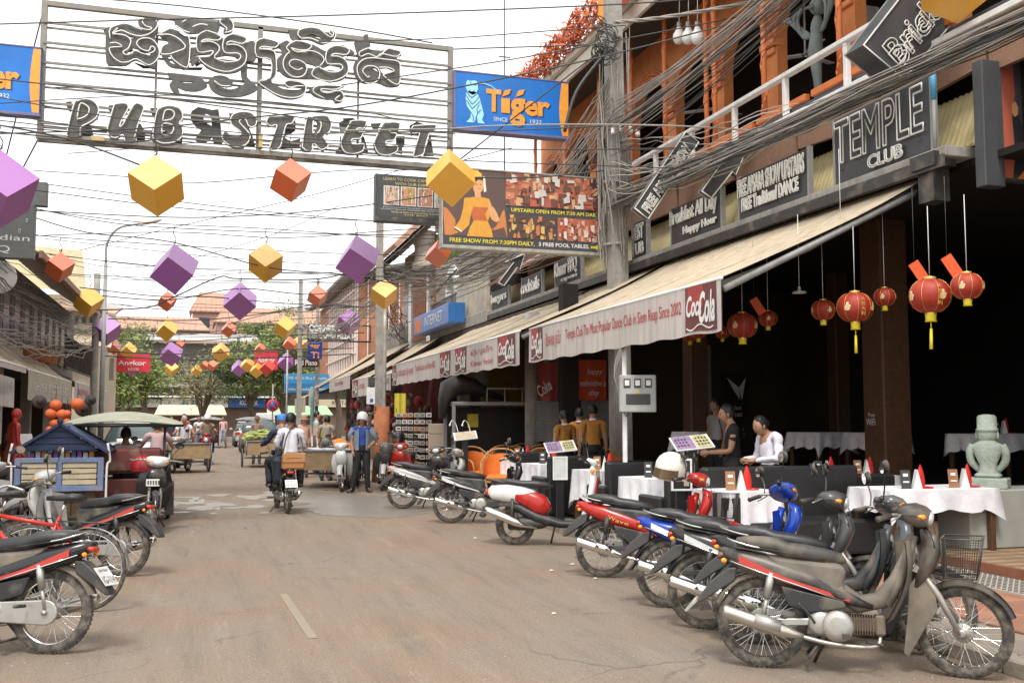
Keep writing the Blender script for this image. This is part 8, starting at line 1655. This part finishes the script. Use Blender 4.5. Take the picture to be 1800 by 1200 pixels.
for (x0,y0,x1,y1,D,l,dark)in [(1180,806,1217,862,10.7,'white-framed blackboard menu beside the white helmet',True),(972,802,998,843,14.0,'plain white menu board on a dark post behind the scooter',False)]:
    a,c=onD(x0,y0,D),onD(x1,y1,D);w_=(c-a);wd=math.hypot(w_.x,w_.y);h_=a.z-c.z
    r=empty('menu_board',(a.x,a.y,c.z),math.atan2(w_.y,w_.x),l,'menu board')
    part('frame',m_white,r,lambda b:(b.box((0,0,0),(.02,.03,h_)),b.box((wd-.02,0,0),(wd,.03,h_)),b.box((.02,0,0),(wd-.02,.03,.02)),b.box((.02,0,h_-.02),(wd-.02,.03,h_))))
    part('panel',m_black if dark else M('pale_grey_sheet',(.6,.62,.6),.5),r,lambda b:b.box((.02,.005,.02),(wd-.02,.02,h_-.02)))
    if dark:part('paper_notice',m_cream,r,lambda b:(b.box((.03,.001,.1),(wd*.6,.004,.22)),b.box((wd*.6,.001,.05),(wd*.85,.003,.2))))
    part('post',m_black,r,lambda b:b.box((wd/2-.05,.03,.1-c.z),(wd/2+.05,.08,h_*.8)))
mb_=empty('electric_meter_box',(*place(1099,13.2),.1),R(-18),'grey electricity meter box on a white pole at the awning edge','meter box')
part('post',m_white,mb_,lambda b:(b.bbox((-.03,.03,0),(.03,.09,2.6),.006)));part('box',M('pale_grey_cabinet',(.42,.43,.40),.6,0,.12,5,streak=.25),mb_,lambda b:b.bbox((-.08,-.12,1.58),(.40,.03,2.07),.012))
for k in range(3):
    mm=part('meter',m_dark,mb_,lambda b:b.bbox((-.03+k*.14,-.128,1.9),(.06+k*.14,-.121,2.02),.004));part('dial',m_white,mm,lambda b:b.box((-.015+k*.14,-.131,1.93),(.045+k*.14,-.129,2.0)))
part('glass_port',m_dark,mb_,lambda b:b.bbox((.0,-.128,1.68),(.32,-.121,1.82),.004));part('warning_triangle',M('warning_yellow',(.7,.5,.05),.5),mb_,lambda b:b.add([(.13,-.123,1.83),(.19,-.123,1.83),(.16,-.123,1.88)],[(0,1,2)]))
part('cable',m_wirel,mb_,lambda b:[b.tube(spline([(-.02+.02*k,.0,2.5),(-.14,-.05,2.2-.05*k),(-.1,-.02,1.9),(0,.0,1.75-.1*k),(.05,.05,1.55)]),.008,5)for k in range(3)])
wb_=M('black_tshirt',(.012,.012,.013),.8)
x,y=place(1288,12.3);wt=person((x,y,.1),R(62),'waiter in black t-shirt with white print standing at the menu stand','work',wb_,blt,group='staff at the club terrace',headrot=R(10))
tp=empty('shirt_print',(x,y,.1),R(62),'white lettering on the back of the black t-shirt','print')
b=MB();text_on(b,'KHMER BBQ PHNOM &',(-.11,-.132,1.30),(1,0,0),(0,0,1),.22,.022);text_on(b,'PUB STREET - MENU',(-.10,-.132,1.265),(1,0,0),(0,0,1),.20,.02);b.add([(.05,-.128,1.35),(-.05,-.128,1.35),(-.03,-.128,1.375),(.0,-.128,1.385),(.03,-.128,1.375)],[(0,1,2,3,4)]);b.build('lettering',m_white,tp)
x,y=place(1352,11.7);person((x,y,.1),R(95),'woman in white blouse bending over a table with a red napkin','work',M('white_blouse',(.72,.70,.76),.8),blt,fem=True,hair='bun',sleeves='long',scale=.94,P=dict(hd=(0,.14,1.5),nk=(0,.08,1.44),nkb=(0,.05,1.39),chs=(0,.03,1.25)))
m_mus=M('mustard_shirt',(.42,.18,.03),.85)
for k,(px_,D,h,l)in enumerate([(992,17.4,10,'left of the three people in mustard shirts with backs to us'),(1018,18.4,-30,'middle of the three people in mustard shirts, mostly hidden'),(1042,17.0,-15,'right and tallest of the three people in mustard shirts')]):
    x,y=place(px_,D);person((x,y,.1),R(h),l,'stand',m_mus,blt,group='three people in mustard shirts',scale=.97+.03*k,collar=m_white,face=False)
x,y=place(1259,16.5);person((x,y,.23),R(100),'dim figure in grey standing behind the waiter','stand',m_grey,blt,face=False)
m_rat=M('rattan',(.45,.24,.09),.6,0,.2,12);m_oc=M('orange_cushion',(.72,.20,.03),.8)
def rattan(x,y,rz,label):
    r=empty('rattan_chair',(x,y,.10),rz,label,'chair','orange rattan chairs')
    part('seat_cushion',m_oc,r,lambda b:b.bbox((-.26,-.26,.38),(.26,.26,.48),.04));part('back_cushion',m_oc,r,lambda b:b.grid(lambda u,v:(.30*math.cos(R(180+180*u)),.28*math.sin(R(180+180*u))+0,.46+(.22+.18*math.sin(PI*u))*v),14,4))
    part('arm_hoop',m_rat,r,lambda b:(b.tube(spline([(-.32,.25,.42),(-.34,.2,.66),(-.33,-.1,.74),(-.2,-.3,.90),(0,-.34,.94),(.2,-.3,.90),(.33,-.1,.74),(.34,.2,.66),(.32,.25,.42)]),.018,6),b.tube([(-.28,-.28,.36),(.28,-.28,.36),(.28,.28,.36),(-.28,.28,.36),(-.28,-.28,.36)],.018,6)))
    for sx in (-1,1):
        for sy in (-1,1):part('leg',m_rat,r,lambda b:b.tube([(sx*.27,sy*.27,0),(sx*.27,sy*.27,.4)],.018,6))
    part('back_cane',m_rat,r,lambda b:[b.tube([(.31*math.cos(a),.3*math.sin(a),.4),(.33*math.cos(a),.33*math.sin(a),.84)],.008,4)for a in [R(190+20*k)for k in range(9)]])
    return r
for k,(px_,D,h,l)in enumerate([(845,19.5,200,'orange rattan chair nearest the lamp menu stand'),(880,18.2,160,'orange rattan chair behind the grip of the black motorcycle'),(868,21,20,'orange rattan chair in the second row on the left'),(915,19.8,190,'orange rattan chair in the middle of the group'),(950,18.6,150,'orange rattan chair right of the middle one'),(940,21.5,10,'orange rattan chair in the back row by the shutter'),(900,22.5,30,'orange rattan chair at the very back by the oven'),(985,20,170,'orange rattan chair in front of the mustard shirts'),(1075,18.3,190,'orange rattan chair right of the mustard shirts')]):
    x,y=place(px_,D);rattan(x,y,R(h),l)
for k,(px_,D,l)in enumerate([(895,20.4,'round table with orange cloth among the rattan chairs'),(965,20.2,'round table with brown-orange cloth beside the shutter'),(1040,19,'round table with dull orange cloth under the mustard shirts')]):
    x,y=place(px_,D);r=empty('round_table',(x,y,.1),0,l,'table','round tables with orange cloths');part('cloth',[m_oc,M('dull_orange_cloth',(.38,.14,.03),.8),M('dull_orange_cloth',(.38,.14,.03),.8)][k],r,lambda b:b.lathe([(1e-4,.76),(.45,.76),(.48,.70),(.50,.45),(.53,.2)],22));part('leg',m_wood,r,lambda b:b.tube([(0,0,0),(0,0,.7)],.05,8))
bs=empty('barbecue_stall',(*place(862,22.2),.1),R(-2),'black barbecue stall with beam roof and sloping hood behind orange chairs','stall')
m_soot=M('sooty_black_metal',(.022,.017,.013),.6,0,.4,8)
part('beam',m_grey,bs,lambda b:b.bbox((-.95,-.5,1.78),(1.0,.5,1.86),.01));part('rail',m_grey,bs,lambda b:(b.tube([(-.2,-.5,2.15),(1.0,-.5,2.15)],.02,6),*[b.tube([(x,-.5,1.86),(x,-.5,2.15)],.015,6)for x in (-.2,.2,.6,1.0)]))
for s in (-.93,.98):
    for y in (-.45,.45):part('post',m_grey,bs,lambda b:b.bbox((s-.035,y-.035,0),(s+.035,y+.035,1.78),.005))
part('hood',m_soot,bs,lambda b:(b.loft([(-1.1,1.5,.25,.05),(-1.05,1.9,.3,.12),(-.95,2.15,.35,.22),(-.75,2.25,.35,.25),(-.4,2.2,.35,.18),(-.1,2.05,.3,.08),(.3,1.95,.2,.05)],12)))
part('counter',m_soot,bs,lambda b:(b.bbox((-.9,-.35,0),(.95,.4,.8),.01),b.box((-.9,.35,.8),(.95,.4,1.75))));part('fan_disc',M('pale_grey_disc',(.4,.38,.34),.5),bs,lambda b:b.lathe([(1e-4,0),(.26,0),(.28,.03),(1e-4,.03)],22,Matrix.Translation((-.25,.3,2.35))@ Matrix.Rotation(PI/2,4,'X')))
part('notice',m_yel,bs,lambda b:b.box((-.45,.33,1.3),(-.2,.34,1.6)))
x,y=place(936,21.6);tag(part('round_column',m_conc,None,lambda b:b.tube([(x,y,.1),(x,y,3.9)],.17,14)),'round grey concrete column between the stall and the red banner','column')
def hang(px0,py0,px1,py1,D,lab,mat,nm='hanging_banner',cat='banner'):
    a,c=onD(px0,py0,D),onD(px1,py1,D);wd=math.hypot(c.x-a.x,c.y-a.y);r=empty(nm,(a.x,a.y,c.z),math.atan2(c.y-a.y,c.x-a.x),lab,cat);h_=a.z-c.z
    part('cloth' if nm == 'hanging_banner' else 'panel',mat,r,lambda b:b.grid(lambda u,v:(wd*u,.03*math.sin(u*8)*(1-v),h_*v),12,4));return r,wd,h_
r,wd,h_=hang(946,637,980,704,21,'red cola banner hanging behind the round column',m_coke);b=MB();text_on(b,'Coke',(wd*.12,-.04,h_*.08),(.75,0,.55),(-.5,0,.8),wd*.8,h_*.3,shear=.3,offset=.02);b.build('logo_script',m_white,r)
r,wd,h_=hang(1017,632,1066,703,20,'orange-red Happy Valentines Day banner behind the meter box',M('valentine_red',(.62,.07,.02),.7));b=MB();[text_on(b,t,(wd*u0,-.04,h_*v0),(1,0,0),(0,0,1),wd*(u1-u0),h_*.17,shear=.25)for t,u0,u1,v0 in (('happy',.3,.85,.60),("valentine's",.04,.96,.34),('day',.35,.75,.08))];b.build('lettering',m_white,r)
r,wd,h_=hang(943,704,986,775,21.4,'grey metal roller shutter under the red cola banner',m_grey,'roller_shutter','shutter')
for k in range(16):part('slat',m_grey,r,lambda b:b.bbox((0,-.03,h_*k/16),(wd,-.005,h_*(k+.7)/16),.004))
r,wd,h_=hang(1022,703,1072,770,20.4,'dim roller shutter under the Valentines banner',m_grey,'roller_shutter','shutter')
for k in range(14):part('slat',m_grey,r,lambda b:b.bbox((0,-.03,h_*k/14),(wd,-.005,h_*(k+.7)/14),.004))
x,y=place(1001,19.2);tag(part('dark_pillar',m_int,None,lambda b:b.box((x-.16,y-.1,.1),(x+.16,y+.16,4.2))),'black pillar between the cola banner and the Valentines banner','pillar')
tag(part('ochre_wall_panel',M('dim_ochre',(.22,.14,.03),.9),None,lambda b:b.box((6.9,24.6,.1),(8.6,24.7,3.6))),'dim ochre wall panel behind the barbecue stall','wall panel')
x,y=place(769,22.6);r=empty('storage_cabinet',(x,y,.1),R(-15),'plain beige tall cabinet beside the postcard racks','cabinet');mcab=M('beige_laminate',(.46,.36,.27),.6,0,.08,2)
part('body',mcab,r,lambda b:b.bbox((-.2,-.18,0),(.2,.18,1.38),.01));part('upper_door',mcab,r,lambda b:b.bbox((-.185,-.195,1.16),(.185,-.182,1.36),.004));part('lower_door',mcab,r,lambda b:b.bbox((-.185,-.195,.12),(.185,-.182,1.13),.004))
for k,(px_,D,l)in enumerate([(706,24.6,'postcard rack nearest the thin steel post'),(727,24.0,'postcard rack between the two others'),(748,23.6,'postcard rack next to the beige cabinet')]):
    x,y=place(px_,D);r=empty('postcard_rack',(x,y,.1),R(-12),l,'postcard rack','postcard racks');part('wire_frame',m_dark,r,lambda b:[b.tube([(sx,sy,0),(sx,sy,1.75)],.008,4)for sx in (-.13,.13)for sy in (-.1,.1)])
    for j in range(8):
        for i in range(2):
            cd=part('postcard',M('card_%d' %((i+j*3+k)% 5),[(.55,.5,.42),(.35,.3,.26),(.5,.25,.15),(.3,.33,.3),(.62,.6,.55)][(i+j*3+k)% 5],.5),r,lambda b:b.cbox((-.075+i*.15,-.13,.42+j*.165),(.125,.03,.10),0,-.35))
            part('picture',M('card_dark',(.10,.08,.06),.5),cd,lambda b:b.cbox((-.075+i*.15,-.148,.425+j*.165),(.085,.004,.055),0,-.35))
x,y=place(671,25.2);tag(part('orange_cloth_column',M('orange_stained_cloth',(.42,.14,.055),.85,0,.35,7,streak=.45),None,lambda b:b.tube([(x,y,0),(x,y,.9),(x,y,1.9)],[.24,.2,.2],16)),'orange-stained pole wrap beside the postcard racks','column')
x,y=place(652,25.0);r=empty('electric_box',(x,y,1.95),R(-15),'white electricity box with meter hung above the standing man','meter box');part('box',m_white,r,lambda b:b.bbox((-.11,-.08,0),(.11,.08,.42),.01));part('meter',m_dark,r,lambda b:b.bbox((-.07,-.09,.44),(.08,.06,.68),.01));part('label_patch',m_blue,r,lambda b:b.box((-.02,-.084,.05),(.06,-.081,.14)))
SG=[(.35,.05,.06),(.5,.08,.08),(.12,.08,.1),(.5,.42,.3),(.3,.2,.12),(.55,.5,.48)]
sv=empty('souvenir_stall',(7.0,34,.1),0,'dark souvenir stall with racks of bags and shirts under the awnings','stall')
part('back_board',M('dim_red_cloth',(.12,.02,.025),.9,0,.5,3),sv,lambda b:b.box((.4,-3,0),(.45,10,2.8)));part('counter',M('stall_counter',(.2,.14,.09),.8),sv,lambda b:b.bbox((-.9,-2.5,0),(-.3,9,.85),.02))
for k in range(130):
    yy=rnd(-2.9,9.5);zz=rnd(.9,2.4)if k % 3 else rnd(.9,1.1);xx=rnd(-1.0,.3)
    c=SG[k % 6];s_=rnd(.08,.17)
    part('hanging_goods' if zz >1.15 else 'folded_goods',M('goods_%d' %(k % 6),c,.8,0,.3,6),sv,lambda b:b.lathe([(.3*s_,s_*1.1),(s_*.7,s_*.8),(s_,0),(s_*.85,-s_*.8),(.2*s_,-s_)],8,Matrix.Translation((xx,yy,zz))@ Matrix.Diagonal((1,.8,rnd(.8,1.4),1))@ Matrix.Rotation(rnd(0,3),4,'Z')))
x,y=place(597,28.5);cov=empty('covered_motorbike',(x,y,0),R(15),'orange cloth cover draped behind the waiting motorcycles','cloth cover');part('cloth',m_oc,cov,lambda b:b.loft([(-.5,.3,.3,.3),(-.35,.6,.34,.34),(0,.68,.35,.36),(.35,.55,.3,.3),(.5,.3,.25,.2)],14))
part('tarp',M('yellow_cloth',(.6,.5,.06),.8),empty('yellow_garment',(*place(703,26),1.75),0,'yellow garment hanging behind the postcard racks','garment'),lambda b:b.grid(lambda u,v:(-.15+.3*u,.03*math.sin(u*12),-.1+.6*v),10,3))
# ================================================================ MOTORCYCLES, RIGHT SIDE
def at(x,y,h,**k):return dict(loc=(x,y,0),heading=R(h),**k)
underbone('motorcycle',(3.51,5.78,0),R(121),R(7),'nearest dust-covered black motorcycle with red stripe and wire basket',paint('dirty_black_paint',(.03,.028,.026),.35),red_str,basket=True,near=2,steer=R(-16),mirrors=False,seatm=M('dusty_seat',(.055,.05,.045),.55,dust=.3))
underbone('motorcycle',(3.72,6.95,0),R(124),R(7),'black and silver motorcycle with white five-spoke wheels behind the dusty one',blk,sil_str,style='cast',steer=R(-10),shield=M('dark_grey_gloss',(.07,.07,.07),.3),mirror_mat=m_blackpl,flap=True)
underbone('motorcycle',(3.84,7.8,0),R(122),R(7),'blue and white motorcycle with orange indicators third from the camera',blu,M('white_stripe',(.7,.7,.7),.3),style='spoke',steer=R(22),shield=blu)
underbone('motorcycle',(3.8,6.4,0),R(124),R(7),'black motorcycle squeezed behind with only its handlebar and mirrors showing',blk,None,steer=R(10),shield=paint('dark_grey_paint',(.08,.085,.09),.2))
underbone('motorcycle',(3.93,9.47,0),R(121),R(7),'red motorcycle with gold lettering, front basket and white helmet',redg,None,basket=True,steer=R(-8),legend='Wave',shield=redg,stripe=False)
scooter('scooter',(3.86,12.2,0),R(118),R(6),'white and red retro scooter with checked number panel',whg,redg,None,None,.25)
underbone('motorcycle',(3.72,15.0,0),R(106),R(6),'black motorcycle with silver trim between the scooter and grey one',blk,sil_str,steer=R(5),shield=blk)
underbone('motorcycle',(3.48,17.6,0),R(110),R(6),'silver-grey motorcycle parked farthest along the near row',silv,sil_str,steer=R(5))
underbone('motorcycle',(4.9,19.9,0),R(205),R(-4),'black motorcycle facing us under the lamp menu stand',blk,None,mirrors=False)
underbone('motorcycle',(3.35,23.2,0),R(196),R(-4),'white-fronted motorcycle facing us left of the standing man',silv,None,style='cast',shield=whg)
underbone('motorcycle',(4.15,23.3,0),R(192),R(5),'grey motorcycle facing us right of the standing man',silv,None,shield=M('dark_grey_gloss',(.07,.07,.07),.3))
underbone('motorcycle',(4.65,23.0,0),R(205),R(5),'red motorcycle facing us beside the postcard racks',redg,None,shield=redg)
underbone('motorcycle',(3.9,25.6,0),R(190),R(5),'dark motorcycle behind the waiting row at the stall',blk,None)
helmet((4.3,22.25,1.16),R(190),'black full helmet on the red motorcycle handlebar',blk,True)
helmet((4.03,22.3,.92),R(190),'grey helmet hung on the front of the grey motorcycle',paint('grey_helmet',(.12,.12,.12),.2),False)
helmet((4.50,9.06,1.11),R(200),'white helmet with brown visor hung on the red motorcycle mirror',paint('cream_helmet',(.72,.69,.62),.05),True,tilt=R(-10),s=1.12)
bpy.context.view_layer.update()
